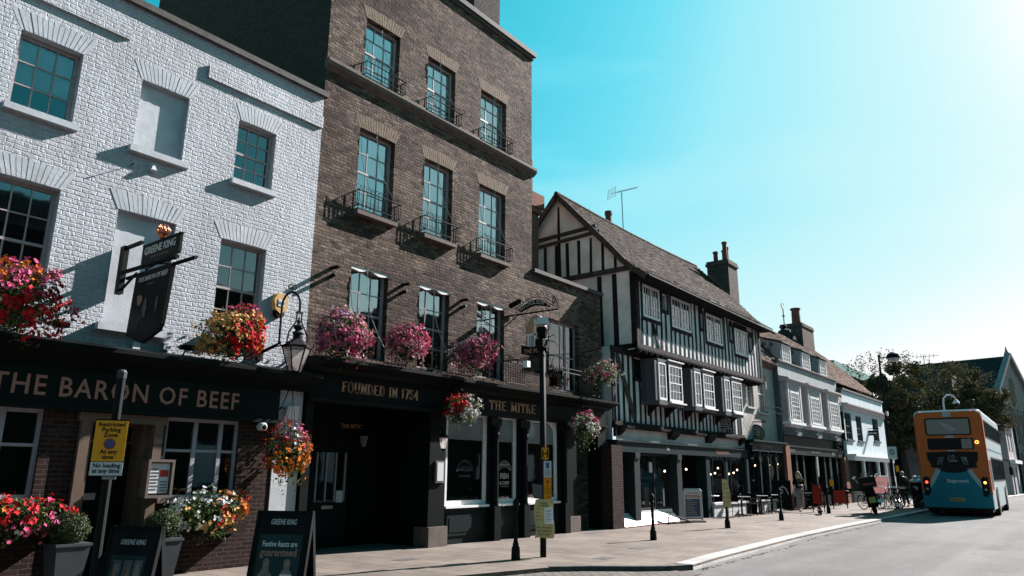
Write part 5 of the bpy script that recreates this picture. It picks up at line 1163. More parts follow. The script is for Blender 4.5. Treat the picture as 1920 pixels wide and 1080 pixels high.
text('15a', .16, T((23.5, 11.545, 2.36)), M['letterwhite'], B, 'number_lettering', depth=.002)
text('PIZZAEXPRESS', .2, T((28.3, 11.545, 2.34)), M['lettercopper'], B, 'shop_lettering', depth=.002, fit=1.3, bold=.004)
# arched heads on the restaurant panes
m = MB()
for cx_ in (27.9, 29.75): m.ring((cx_, 11.60, 1.78), (0, 1, 0), .62, .02, 14, 5, 0, PI); m.box(cx_ - .64, cx_ - .60, 11.6, 11.64, .5, 1.78); m.box(cx_ + .60, cx_ + .64, 11.6, 11.64, .5, 1.78)
m.build('arched_glazing', M['shopteal'], B); f = MB().poly((27.1, 11.66, .5), (30.6, 11.66, .5), (30.6, 11.66, 2.24), (27.1, 11.66, 2.24)).build('pane', M['glass'], B)
MB().box(27.15, 30.55, 11.5, 11.66, .44, .52).build('window_ledge', M['white'], B); MB().box(27.15, 30.55, 11.55, 11.62, .0, .44).build('tiled_riser', M['tiles_white'], B)
# roof aerial and the hanging sign
t = thing('tv_aerial', 'television aerial on a mast above the mossy tile roof', 'aerial', (26.4, 14.6, 11.5))
m = MB(); m.tube([(26.4, 14.6, 11.5), (26.35, 14.6, 13.5)], .025, 6); m.build('mast', M['steel'], t)
m = MB(); m.tube([(25.7, 14.75, 13.28), (27.25, 14.3, 13.95)], .012, 4)
for k in range(9): u = k / 8; x, y, z = 26.1 + 1.1 * u, 14.63 - .30 * u, 13.45 + .48 * u; m.tube([(x - .07, y - .16, z), (x + .07, y + .16, z)], .008, 4); m.tube([(x, y, z - .05), (x, y, z + .05)], .008, 4)
for k in range(6): z = 13.08 + k * .09; m.tube([(25.6 + .02 * k, 14.5, z), (25.8 + .02 * k, 15.0, z)], .008, 4)
for q_ in (0, 1): m.tube([(25.6 + .2 * q_, 14.5 + .5 * q_, 13.05), (25.7 + .2 * q_, 14.5 + .5 * q_, 13.56)], .008, 4)
m.build('antenna_rods', M['steel'], t)
t = thing('arts_sign', 'black hanging sign ending in the word ARTS below the third oriel', 'hanging sign', (29.0, 11.85, 3.1))
MB().box(28.97, 29.03, 11.32, 11.92, 3.15, 3.80).build('board', M['signblack'], t)
for s_, z, h, f in (('CAMBRIDGE', 3.70, .08, .44), ('SCHOOL OF', 3.61, .08, .42), ('VISUAL &', 3.52, .09, .46), ('PERFORMING', 3.44, .06, .44), ('ARTS', 3.21, .24, .52)): text(s_, h * 1.15, face_x(28.965, 11.62, z), M['letterwhite'], t, 'board_lettering', depth=.001, fit=f, bold=.002)
m = MB(); m.tube([(29, 11.85, 4.0), (29, 11.2, 4.0)], .016, 5); m.ring((29, 11.85, 4.15), (1, 0, 0), .1, .012, 12, 4); m.ring((29, 11.5, 4.07), (1, 0, 0), .07, .01, 12, 4)
for y in (11.4, 11.84): m.tube([(29, y, 3.8), (29, y, 4.0)], .01, 4)
m.build('bracket', M['iron'], t)
# red brick stack behind the brown pub
t = thing('rear_chimney', 'red brick chimney stack showing behind the right edge of the brown pub', 'chimney', (20.1, 15.5, 6))
MB().box(19.5, 20.7, 15.0, 16.1, 6, 10.9).box(19.4, 20.8, 14.9, 16.2, 10.9, 11.1).box(19.35, 20.88, 14.85, 16.25, 11.1, 11.65).build('stack', M['redbrick'], t); MB().box(19.9, 20.34, 15.0, 15.5, 11.65, 13.0).build('flue', M['clay'], t)
# ------------------------------------------------------------ the rest of the terrace
M['cream'] = m_plain('cream render', (0.56, 0.51, 0.45, 1), .8, nscale=2, namt=.12, bump=.2, bscale=8)
M['greyrender'] = m_plain('grey blue render', (0.34, 0.37, 0.38, 1), .75, nscale=1.5, namt=.12, bump=.15, bscale=8)
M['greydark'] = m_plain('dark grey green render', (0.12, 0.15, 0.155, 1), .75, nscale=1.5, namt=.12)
M['pinkgrey'] = m_plain('pinkish grey oriel paint', (0.52, 0.47, 0.48, 1), .6, nscale=3, namt=.1)
M['paleblue'] = m_plain('pale blue render', (0.60, 0.70, 0.74, 1), .75, nscale=2, namt=.12, bump=.15, bscale=8)
M['darkwin'] = m_plain('dark blue grey sash', (0.05, 0.065, 0.08, 1), .5)
M['slate'] = m_roof('blue slate', (0.06, 0.07, 0.075, 1), (0.035, 0.042, 0.048, 1), (0.015, 0.015, 0.015, 1), cw=.3, ch=.22, strength=.5)
M['bulb'] = m_emit('warm bulb', (1.0, .72, .42), 2.2)
M['lichenstone'] = m_plain('pale weathered stone', (.30, .29, .285, 1), .8, nscale=2, namt=.2, bump=.2, bscale=6)
# cream house
B = thing('cream_house', 'narrow cream rendered house beyond the timber one, with green restaurant front', 'house', (34.4, 11.8, 0))
m = MB(); m.wall(31.2, 35.75, 2.9, 6.62, 11.8, [(33.5, 34.65, 4.33, 6.12), (32.0, 32.9, 4.5, 6.0)], .12); m.poly((35.75, 11.8, 0), (35.75, 18, 0), (35.75, 18, 6.6), (35.75, 11.8, 6.6)); m.build('wall', M['cream'], B)
MB().prismx([(11.55, 6.78), (11.55, 6.70), (11.7, 6.60), (11.8, 6.50), (11.82, 6.50), (11.82, 6.78)], 31.2, 35.78).build('eaves_cornice', M['stone'], B, fix=True)
window(B, 33.5, 34.65, 4.33, 6.12, 11.9, 4, 6, 'sashwhite', 'curtaindim', (.06, .08, .08, 11.8), meet=.5, bar=.015); window(B, 32.0, 32.9, 4.5, 6.0, 11.9, 3, 4, 'sashwhite', None, (.06, .08, .08, 11.8), meet=.5, bar=.015)
def roofplane(x0, x1, prof, name, mat, parent, hip1=0, n=14, wav=.03):
    m = MB(); g = []
    for k in range(n + 1):
        row = []
        for j, (y, z) in enumerate(prof):
            xe = x1 - hip1 * j / (len(prof) - 1); x = x0 + (xe - x0) * k / n
            row.append(m._a([(x, y, z + wav * mnoise.noise(Vector((x * .5, y, 3))))]))
        g.append(row)
    for a, b in zip(g, g[1:]):
        for j in range(len(prof) - 1): m.f.append((a[j], b[j], b[j + 1], a[j + 1]))
    o = m.build(name, M[mat], parent); tile_courses(o, prof, x0, x1, 'tileorange', .24, .15, hip=hip1, seed=int(x0), thick=.022); return o
roofplane(31.0, 35.8, [(11.5, 6.72), (12.4, 7.5), (13.8, 9.1), (15.5, 10.8)], 'roof', 'tilered', B)
d = MB().box(33.0, 34.0, 12.2, 13.6, 7.3, 8.35).build('dormer', M['sashwhite'], B); MB().box(32.95, 34.05, 12.15, 13.7, 8.35, 8.42).build('dormer_roof', M['coping'], d)
m = MB(); m.box(31.2, 35.6, 11.42, 11.9, 2.55, 2.95); m.box(31.2, 35.6, 11.3, 11.9, 2.95, 3.03)
for x in (31.25, 32.25, 33.3, 34.35, 35.3): m.box(x, x + .14, 11.5, 11.7, 0, 2.55)
m.box(31.2, 35.4, 11.55, 11.7, .0, .5); m.build('shop_frame', M['shopteal'], B)
m = MB()
for x in (31.82, 32.85, 33.9, 34.9): m.ring((x, 11.5, 2.02), (0, 1, 0), .42, .022, 14, 5, 0, PI)
m.build('arched_glazing', M['shopteal'], B)
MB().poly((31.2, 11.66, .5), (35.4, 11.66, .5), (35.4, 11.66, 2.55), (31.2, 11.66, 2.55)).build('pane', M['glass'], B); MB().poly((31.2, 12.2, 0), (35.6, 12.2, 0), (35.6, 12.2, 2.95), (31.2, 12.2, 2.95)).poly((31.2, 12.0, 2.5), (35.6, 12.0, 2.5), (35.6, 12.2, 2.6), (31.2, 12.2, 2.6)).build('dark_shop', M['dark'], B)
MB().box(31.2, 35.3, 11.44, 11.55, .46, .52).build('window_ledge', M['white'], B); MB().box(31.25, 35.3, 11.5, 11.55, 0, .46).build('tiled_riser', M['tiles_white'], B)
MB().box(35.4, 36.0, 11.35, 12.0, 0, 2.9).build('brick_pier', M['redbrick'], B)
text('PIZZAEXPRESS', .2, T((33.0, 11.41, 2.68)), M['lettercopper'], B, 'shop_lettering', depth=.002, fit=1.5, bold=.005)
# painted medallion on the pane
m = MB(); m.ring((34.05, 11.64, 1.72), (0, 1, 0), .26, .018, 20, 5); m.ring((34.05, 11.64, 1.72), (0, 1, 0), .16, .014, 14, 5); m.tube([(34.05, 11.64, 1.45), (34.05, 11.64, 1.98)], .014, 4); m.tube([(33.8, 11.64, 1.72), (34.3, 11.64, 1.72)], .014, 4); m.build('medallion', M['lettergold'], B)
# strings of bulbs inside both restaurant fronts
def bulbs(pts, label, grp='strings of bulbs in the restaurant windows'):
    t = thing('bulb_string', label, 'string lights', pts[0], grp)
    MB().tube(pts, .006, 4).build('cable', M['iron'], t); 
    for p in pts: m = MB(); m.ball((p[0], p[1], p[2] - .05), .036, n=8, m=5); m.build('bulb', M['bulb'], t)
bulbs([(24.7, 12.3, 1.72), (25.3, 12.3, 1.62), (25.95, 12.3, 1.66), (26.5, 12.3, 1.80)], 'string of warm bulbs in the open doorway under the timber house')
bulbs([(27.5, 11.75, 1.62), (27.9, 11.75, 1.66), (28.2, 11.75, 1.86), (28.9, 11.75, 1.72), (29.3, 11.75, 1.64), (29.8, 11.75, 1.68), (30.2, 11.75, 1.8)], 'string of warm bulbs behind the arched panes left of the iron drainpipe')
bulbs([(32.3, 11.75, 2.0), (32.7, 11.75, 2.05), (33.1, 11.75, 2.2)], 'short string of bulbs in the second arched pane of the cream house')
bulbs([(33.8, 11.75, 1.98), (34.1, 11.75, 2.04), (34.8, 11.75, 2.04), (35.05, 11.75, 1.98), (35.25, 11.75, 2.1)], 'string of bulbs behind the painted medallion')
bulbs([(39.3, 11.9, 1.5), (39.75, 11.9, 1.85)], 'pair of bulbs in the dark doorway of the burger restaurant')
# round sign
t = thing('round_sign', 'round black and gold openwork sign hanging in front of the cream house', 'hanging sign', (32.6, 11.9, 3.0))
m = MB(); m.M = T((32.6, 11.72, 3.33)) @ RY(90); m.lathe([(.40, -.02), (.42, 0), (.40, .02)], 28); m.M = None; m.build('disc', M['signblack'], t)
m = MB()
for r_ in (.39, .30, .17): m.ring((32.565, 11.72, 3.33), (1, 0, 0), r_, .013, 26, 4)
for k in range(16):
    a = 2 * PI * k / 16; c_ = (32.565, 11.72 + .235 * math.cos(a), 3.33 + .235 * math.sin(a)); m.ring(c_, (1, 0, 0), .045, .010, 8, 4, a, a + 4.5)
m.build('gold_tracery', M['lettercream'], t)
text('PIZZA', .12, face_x(32.56, 11.72, 3.34), M['lettercream'], t, 'disc_lettering', depth=.001, fit=.32, bold=.004); text('EXPRESS', .09, face_x(32.56, 11.72, 3.25), M['lettercream'], t, 'disc_lettering', depth=.001, fit=.28, bold=.004)
m = MB(); m.tube([(32.6, 11.9, 3.86), (32.6, 11.2, 3.86)], .022, 6); m.tube([(32.6, 11.95, 4.3), (32.6, 11.3, 3.88)], .012, 5); m.tube([(32.6, 11.9, 3.80), (32.6, 11.25, 3.80)], .012, 6); m.build('bracket', M['iron'], t)
t = thing('drainpipe', 'black iron drainpipe between the timber house and the cream house', 'drainpipe', (31.1, 11.4, 0)); MB().tube([(31.1, 11.42, 0), (31.1, 11.42, 2.9)], .05, 8).build('pipe', M['iron'], t); m = MB(); [m.lathe([(.06, z), (.06, z + .06)], 8, (31.1, 11.42, 0)) for z in (.4, 1.3, 2.2, 2.8)]; m.build('collar', M['steel'], t)
# decorative wire work over the cream house
t = thing('wire_lights', 'thin wire light frames stretched across the cream house wall', 'wire lights', (33.0, 11.5, 4.3))
m = MB()
for k in (0, 3): z = 4.35 + k * .09; m.tube([(32.2, 11.6, z), (33.4, 11.45, z + .05), (35.4, 11.35, z - .02)], .004, 4)
for k in range(9): x = 32.3 + k * .35; m.tube([(x, 11.5, 4.37), (x + .12, 11.5, 4.62)], .004, 4)
m.build('wire_frame', M['curtaindim'], t)
# grey house with three bays
B = thing('grey_bay_house', 'grey rendered house with three white oriel windows and dormers above', 'house', (41, 11.5, 0))
m = MB(); m.wall(35.8, 46.2, 3.5, 6.98, 11.55, [], 0); m.build('wall', M['greyrender'], B)
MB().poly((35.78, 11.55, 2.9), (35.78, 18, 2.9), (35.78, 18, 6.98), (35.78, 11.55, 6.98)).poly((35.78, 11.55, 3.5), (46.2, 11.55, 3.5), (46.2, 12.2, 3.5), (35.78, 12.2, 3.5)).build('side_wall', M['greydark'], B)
MB().box(35.74, 46.25, 11.45, 11.8, 6.98, 7.06).build('parapet_coping', M['coping'], B); MB().box(35.74, 46.25, 11.44, 11.55, 3.44, 3.62).build('jetty_board', M['greydark'], B)
for a, b in ((35.95, 38.2), (39.2, 41.7), (42.75, 45.3)):
    yo = 11.25; om = MB(); om.box(a, b, yo, 11.56, 4.05, 6.0)
    o = om.build('oriel', M['pinkgrey'], B)
    m = MB(); m.prismx([(yo - .18, 6.15), (yo - .18, 6.08), (yo, 5.98), (11.56, 5.98), (11.56, 6.28)], a - .15, b + .15); m.build('oriel_canopy', M['pinkgrey'], o, fix=True)
    m = MB(); m.box(a - .08, b + .08, yo - .10, 11.56, 3.93, 4.06); m.box(a + .1, b - .1, yo - .02, 11.56, 3.82, 3.93); m.build('oriel_sill', M['sashwhite'], o)
    w0, w1 = a + .45, b - .5
    f = MB(); f.box(w0, w1, yo - .03, yo, 4.12, 4.2); f.box(w0, w1, yo - .03, yo, 5.46, 5.54); f.box(w0, w0 + .07, yo - .03, yo, 4.2, 5.46); f.box(w1 - .07, w1, yo - .03, yo, 4.2, 5.46)
    for k in range(1, 4): x = w0 + (w1 - w0) * k / 4; f.box(x - .013, x + .013, yo - .022, yo, 4.2, 5.46)
    for k in range(1, 6): z = 4.2 + 1.26 * k / 6; f.box(w0, w1, yo - (.026 if k == 3 else .018), yo, z - (.02 if k == 3 else .011), z + (.02 if k == 3 else .011))
    f.box(w0 - .32, w0 - .24, yo - .025, yo, 4.06, 5.9); f.box(w1 + .24, w1 + .30, yo - .025, yo, 4.06, 5.9)
    f.build('oriel_sash', M['sashwhite'], o)
    MB().poly((w0, yo - .006, 4.14), (w1, yo - .006, 4.14), (w1, yo - .006, 5.52), (w0, yo - .006, 5.52)).build('pane', M['glass'], o); MB().poly((w0, yo - .003, 4.14), (w1, yo - .003, 4.14), (w1, yo - .003, 5.52), (w0, yo - .003, 5.52)).build('dark_room', M['curtaindim'], o)
roofplane(35.8, 57.0, [(11.7, 7.0), (12.6, 8.0), (14.0, 9.4), (15.5, 10.75)], 'roof', 'tilered', B, hip1=1.0)
for a, b in ((36.95, 38.55), (40.2, 41.9), (43.5, 45.1)):
    o = MB().prismx([(11.7, 7.08), (11.7, 8.06), (13.6, 8.66), (13.6, 8.4), (12.0, 7.08)], a - .02, b + .02).build('dormer', M['greyrender'], B, fix=True)
    m = MB(); m.prismx([(11.55, 8.06), (11.55, 8.12), (13.7, 8.80), (13.7, 8.70)], a - .12, b + .12); m.build('dormer_roof', M['coping'], o, fix=True)
    f = MB(); y = 11.7; f.box(a + .15, b - .15, y - .03, y, 7.12, 7.2); f.box(a + .15, b - .15, y - .03, y, 7.94, 8.02); f.box(a + .15, a + .23, y - .03, y, 7.2, 7.94); f.box(b - .23, b - .15, y - .03, y, 7.2, 7.94)
    for k in range(1, 4): x = a + .23 + (b - a - .46) * k / 4; f.box(x - .013, x + .013, y - .022, y, 7.2, 7.94)
    for k in range(1, 4): z = 7.2 + .74 * k / 4; f.box(a + .2, b - .2, y - .02, y, z - .012, z + .012)
    f.build('dormer_sash', M['sashwhite'], o); MB().poly((a + .2, y - .006, 7.15), (b - .2, y - .006, 7.15), (b - .2, y - .006, 8.0), (a + .2, y - .006, 8.0)).build('pane', M['glass'], o)
    m = MB()
    for k, (yy, zz) in enumerate(((12.15, 8.0), (12.5, 8.05), (12.3, 7.75))): m.M = T((a - .03, yy, zz)) @ RY(-90); m.lathe([(.13, 0), (.10, .03), (.02, .04)], 10); m.M = None
    m.build('roundel', M['greydark'], o)
stack(B, 52.2, 54.9, 14.9, 16.4, 9, 12.0, [(53.4, 15.6, 1.3)], r=.35)
t = thing('roof_turret', 'small domed roof turret with a white cockerel weather vane', 'turret', (51.2, 15.8, 10.3))
MB().lathe([(.75, 9.8), (.75, 10.6), (.65, 11.0), (.4, 11.35), (.1, 11.5)], 12, (51.2, 15.8, 0)).build('dome', M['slate'], t); m = MB(); m.ball((51.2, 15.8, 11.62), .16); m.tube([(51.2, 15.8, 11.4), (51.2, 15.8, 13.0)], .035, 6); m.ring((51.2, 15.8, 12.4), (0, 0, 1), .12, .02, 10, 4); m.build('finial', M['iron'], t)
m = MB(); m.prism([(50.95, 13.02), (51.1, 12.9), (51.35, 12.95), (51.5, 13.2), (51.45, 13.35), (51.3, 13.15), (51.1, 13.2), (50.98, 13.3), (50.85, 13.18)], 15.77, 15.83); m.build('cockerel', M['white'], t)
m = MB(); m.box(35.8, 46.2, 11.45, 12.0, 2.52, 2.95); m.box(35.8, 46.2, 11.40, 12.0, 2.86, 2.95)
for x in (36.0, 37.4, 38.5, 40.6, 42.2, 43.2, 44.6, 45.3): m.box(x, x + .25, 11.55, 11.8, 0, 2.52)
m.box(36.0, 38.7, 11.6, 11.8, 0, .55); m.box(40.6, 45.5, 11.6, 11.8, 0, .55); m.build('shop_frame', M['grille'] if False else M['shopgreen'], B)
MB().box(36.0, 46.0, 11.6, 12.3, 2.96, 3.46).build('dark_frieze', M['shopblack'], B)
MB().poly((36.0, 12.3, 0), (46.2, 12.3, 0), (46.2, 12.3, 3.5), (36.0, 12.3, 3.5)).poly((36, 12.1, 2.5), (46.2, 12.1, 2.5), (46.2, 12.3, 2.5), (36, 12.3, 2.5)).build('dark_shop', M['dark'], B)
MB().poly((36.0, 11.7, .55), (38.7, 11.7, .55), (38.7, 11.7, 2.52), (36.0, 11.7, 2.52)).poly((40.6, 11.7, .55), (45.5, 11.7, .55), (45.5, 11.7, 2.52), (40.6, 11.7, 2.52)).build('pane', M['glass'], B)
MB().box(45.6, 46.3, 11.35, 12.0, 0, 2.55).build('brick_pier', M['redbrick'], B)
text('BYRON', .26, T((36.55, 11.435, 2.60)), M['curtaindim'], B, 'shop_lettering', depth=.002, fit=.95, bold=.006); text('BYRON', .26, T((44.0, 11.435, 2.60)), M['curtaindim'], B, 'shop_lettering', depth=.002, fit=1.1, bold=.006); text('PROPER HAMBURGERS', .16, T((40.4, 11.435, 2.63)), M['curtaindim'], B, 'shop_lettering', depth=.002, bold=.002)
def sideboard(name, label, x, y0, y1, z0, z1, lines, br):
    t = thing(name, label, 'hanging sign', (x, 11.6, z0)); MB().box(x - .04, x + .04, y0, y1, z0, z1).build('board', M['signblack'], t)
    m = MB(); f = x - .045
    m.box(f - .003, f, y0 + .02, y1 - .02, z1 - .035, z1 - .02); m.box(f - .003, f, y0 + .02, y1 - .02, z0 + .02, z0 + .035); m.box(f - .003, f, y0 + .02, y0 + .035, z0 + .035, z1 - .035); m.box(f - .003, f, y1 - .035, y1 - .02, z0 + .035, z1 - .035); m.build('border', M['curtaindim'], t)
    for s_, z, h, fit in lines: text(s_, h, face_x(f - .004, (y0 + y1) / 2, z), M['letterwhite'], t, 'board_lettering', depth=.001, fit=fit, bold=.004)
    m = MB(); m.tube([(x, 11.9, br), (x, y0 - .05, br)], .018, 5)
    for y in (y0 + .08, y1 - .08): m.tube([(x, y, z1), (x, y, br)], .01, 4)
    m.build('bracket', M['iron'], t)
sideboard('board_sign', 'black framed hanging board reading BYRON at the brick pier', 45.2, 11.2, 12.05, 2.88, 3.42, [('BYRON', 3.22, .20, .66), ('PROPER', 3.08, .09, .4), ('HAMBURGERS', 2.95, .10, .62)], 3.5)
sideboard('board_sign', 'small black hanging board on the pale blue house', 52.0, 10.7, 11.45, 4.04, 4.36, [('CAFFE NERO', 4.14, .13, .6)], 4.48)
# pale blue house
B = thing('pale_blue_house', 'pale blue rendered house with dark sashes and white columned front', 'house', (51.5, 11.3, 0))
bw_ = [(46.4, 47.9, 3.6, 5.2), (49.0, 50.4, 3.6, 5.15), (53.3, 55.0, 3.75, 5.25)]
m = MB(); m.wall(46.2, 56.9, 2.72, 6.5, 11.3, bw_, .1); m.poly((56.9, 11.3, 0), (56.9, 18, 0), (56.9, 18, 6.5), (56.9, 11.3, 6.5)); m.build('wall', M['paleblue'], B)
m = MB(); m.prismx([(11.0, 5.72), (11.0, 5.64), (11.15, 5.5), (11.28, 5.34), (11.3, 5.34), (11.3, 5.74)], 46.2, 57.1); m.build('cornice', M['pinkgrey'], B, fix=True); MB().box(46.2, 56.98, 11.2, 11.6, 6.5, 6.6).build('parapet_coping', M['coping'], B)
for w in bw_: window(B, w[0], w[1], w[2], w[3], 11.35, 2, 4, 'darkwin', 'curtaindim', (.08, .1, .08, 11.3), meet=.5, bar=.03, sillmat='darkwin', cdrop=.6)
m = MB(); m.box(46.3, 57.0, 10.85, 11.35, 2.62, 2.76); m.box(46.3, 57.0, 10.95, 11.35, 2.40, 2.62); m.build('shop_cornice', M['sashwhite'], B)
for x in (48.6, 52.4, 54.6, 56.7): MB().lathe([(.13, 0), (.10, .12), (.09, 2.25), (.14, 2.40)], 10, (x, 11.05, 0)).build('column', M['sashwhite'], B)
MB().poly((46.3, 11.6, 0), (57, 11.6, 0), (57, 11.6, 2.6), (46.3, 11.6, 2.6)).build('dark_shop', M['dark'], B); m = MB(); [m.box(x, x + .2, 11.4, 11.6, 0, 2.4) for x in (46.6, 49.6, 51.4, 53.4, 55.6)]; m.box(46.4, 56.9, 11.45, 11.6, 0, .6); m.build('shop_frame', M['shopgreen'], B)
roofplane(46.3, 57.0, [(11.6, 6.5), (12.6, 7.4), (13.8, 8.3)], 'roof', 'tilered', B, hip1=4.5)
m = MB(); rr = random.Random(5)
for k in range(24):
    p = Vector((55.2 + rr.uniform(-.3, .5), 11.4, 6.62)); q = p + Vector((rr.uniform(-.4, .5), rr.uniform(-.2, .2), rr.uniform(.1, .5))); m.tube([p, (p + q) / 2 + Vector((0, 0, .1)), q], .02, 3)
tag(m.build('roof_weed', M['leafbox'], loc=(55.2, 11.4, 6.6)), 'weed sprouting from the parapet of the pale blue house', 'plant')
# ------------------------------------------------------------ far end of the street
def oriented(ox, oy, ang): return T((ox, oy, 0)) @ RZ(ang)
t = thing('gabled_hall', 'tall pale gabled hall with slate roof at the right edge', 'hall', (84, 6.46, 0))
A = oriented(83.99, 6.459, math.degrees(math.atan2(-.96291, 4.9225)))
W2 = 5.016; EZ, AZ = 9.6, 13.4
m = MB(); m.M = A; m.poly((0, 0, 0), (2 * W2, 0, 0), (2 * W2, 0, EZ), (W2, 0, AZ), (0, 0, EZ)); m.poly((0, 0, 0), (0, 9, 0), (0, 9, EZ), (0, 0, EZ)); m.build('wall', M['lichenstone'], t)
m = MB(); m.M = A; m.bar((-.1, -.1, EZ), (W2, -.1, AZ + .15), .5, .35); m.bar((2 * W2 + .1, -.1, EZ), (W2, -.1, AZ + .15), .5, .35); m.box(-.45, .35, -.4, .3, EZ - 1.1, EZ + .1); m.lathe([(.3, AZ), (.22, AZ + .3), (.12, AZ + .5), (.02, AZ + 1.0)], 8, (W2, 0, 0)); m.build('gable_coping', M['lichenstone'], t)
m = MB(); m.M = A; m.poly((-.3, .1, EZ - .1), (W2, .1, AZ), (W2, 9, AZ), (-.3, 9, EZ - .1)); m.poly((2 * W2, .1, EZ), (W2, .1, AZ), (W2, 9, AZ), (2 * W2, 9, EZ)); m.build('roof', M['slate'], t)
for j, (z0, z1, xs) in enumerate(((1.0, 3.8, (.8, 2.4, 4.2, 6.0, 7.8)), (4.6, 7.6, (.8, 2.4, 4.2, 6.0, 7.8)), (8.6, 11.2, (4.2,)))):
    for x in xs:
        m = MB(); m.M = A; w = .9 if j < 2 else 1.4; m.prism([(x, z0), (x + w, z0), (x + w, z1 - w / 2)] + [(x + w / 2 + w / 2 * math.cos(PI * k / 8), z1 - w / 2 + w / 2 * math.sin(PI * k / 8)) for k in range(1, 8)] + [(x, z1 - w / 2)], -.04, .02); m.build('arched_window', M['pinkstone'], t, fix=True)
m = MB(); m.M = A
for z in (4.1, 7.9): m.box(0, 2 * W2, -.12, 0, z, z + .25)
for x in (.35, 1.9, 3.6, 5.4, 7.2, 9.0): m.box(x, x + .2, -.1, 0, 0, 8)
m.build('pilaster_strip', M['lichenstone'], t)
t = thing('rendered_house', 'two storey pinkish rendered house with black downpipe beside the gabled hall', 'house', (74, 5.6, 0))
m = MB(); m.wall(76, 83.6, 0, 6.3, 5.7, [(77, 78.2, 3.6, 5.2), (79.8, 81.0, 3.6, 5.2), (77, 78.5, 0, 2.3), (80.4, 81.8, 0, 2.3)], .15); m.poly((76, 5.7, 0), (76, 14, 0), (76, 14, 6.3), (76, 9.8, 8.9), (76, 5.7, 6.3)); m.build('wall', M['pinkgrey'], t)
MB().poly((75.7, 5.35, 6.2), (83.6, 5.35, 6.2), (83.6, 9.8, 8.95), (75.7, 9.8, 8.95)).poly((75.7, 14.2, 6.2), (83.6, 14.2, 6.2), (83.6, 9.8, 8.95), (75.7, 9.8, 8.95)).build('roof', M['slate'], t)
MB().box(76, 83.6, 5.3, 5.45, 6.1, 6.25).build('gutter', M['iron'], t); MB().tube([(82.8, 5.5, 6.2), (82.8, 5.5, 0)], .08, 6).build('downpipe', M['iron'], t); MB().poly((76.2, 6.2, .1), (83.5, 6.2, .1), (83.5, 6.2, 6), (76.2, 6.2, 6)).build('dark_room', M['dark'], t)
MB().box(76, 83.6, 5.3, 5.7, 2.6, 2.9).build('shop_cornice', M['sashwhite'], t)
stack(t, 76.8, 79.6, 9.2, 10.4, 8, 10.6, [(77.3, 9.8, .7), (78.2, 9.8, .7), (79.1, 9.8, .7)], r=.28)
t = thing('dark_house', 'dark slate roofed house with three chimney pots rising behind the trees', 'house', (95, 14, 0))
m = MB(); m.box(90, 101, 11, 26, 0, 10.5); m.build('wall', M['greydark'], t); MB().prismx([(10.6, 10.4), (26.4, 10.4), (18.5, 12.2)], 89.7, 101.3).build('roof', M['slate'], t, fix=True)
stack(t, 95.0, 98.4, 11.6, 13.8, 9, 13.3, [(95.6, 13.4, .8), (96.6, 12.7, .8), (97.6, 12.0, .8)], r=.36)
t = thing('tv_aerial', 'far television aerial beside the three chimney pots behind the trees', 'aerial', (96, 13.9, 13)); MB().tube([(96, 14.0, 12), (96, 14.0, 15.2)], .05, 5).build('mast', M['steel'], t); m = MB(); m.tube([(95.2, 14.8, 14.9), (97.2, 12.6, 15.2)], .03, 4); [m.tube([(95.4 + k * .35, 14.6 - k * .38, 14.7 + k * .04), (95.4 + k * .35, 14.6 - k * .38, 15.3 + k * .02)], .025, 4) for k in range(5)]; m.build('antenna_rods', M['steel'], t)
t = thing('copper_roofed_block', 'long low block with pale green copper roof behind the left tree', 'building', (93, 24, 0)); MB().box(86, 102, 22.0, 34, 0, 12.9).build('wall', M['greydark'], t); MB().box(85, 103, 21.2, 34.5, 12.9, 13.9).build('roof', m_plain('verdigris', (.12, .3, .28, 1), .6), t)
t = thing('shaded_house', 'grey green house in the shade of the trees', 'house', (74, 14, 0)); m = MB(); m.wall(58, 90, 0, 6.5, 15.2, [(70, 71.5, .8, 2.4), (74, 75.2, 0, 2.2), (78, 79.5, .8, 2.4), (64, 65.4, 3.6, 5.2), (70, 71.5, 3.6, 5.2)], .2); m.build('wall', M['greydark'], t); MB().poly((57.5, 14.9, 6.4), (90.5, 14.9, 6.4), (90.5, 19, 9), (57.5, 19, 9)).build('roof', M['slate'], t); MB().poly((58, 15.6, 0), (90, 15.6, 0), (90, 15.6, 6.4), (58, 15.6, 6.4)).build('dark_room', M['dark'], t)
t = thing('far_terrace', 'hazy brick terrace closing the street beyond the gabled hall', 'building', (120, -2, 0)); m = MB(); m.box(98, 150, -2, 10, 0, 9.5); m.box(110, 118, 2, 8, 9.5, 11.6); m.build('wall', M['stackbrick'], t); MB().prismx([(-2.3, 9.5), (10.3, 9.5), (4, 12.0)], 97.7, 150).build('roof', M['slate'], t, fix=True)
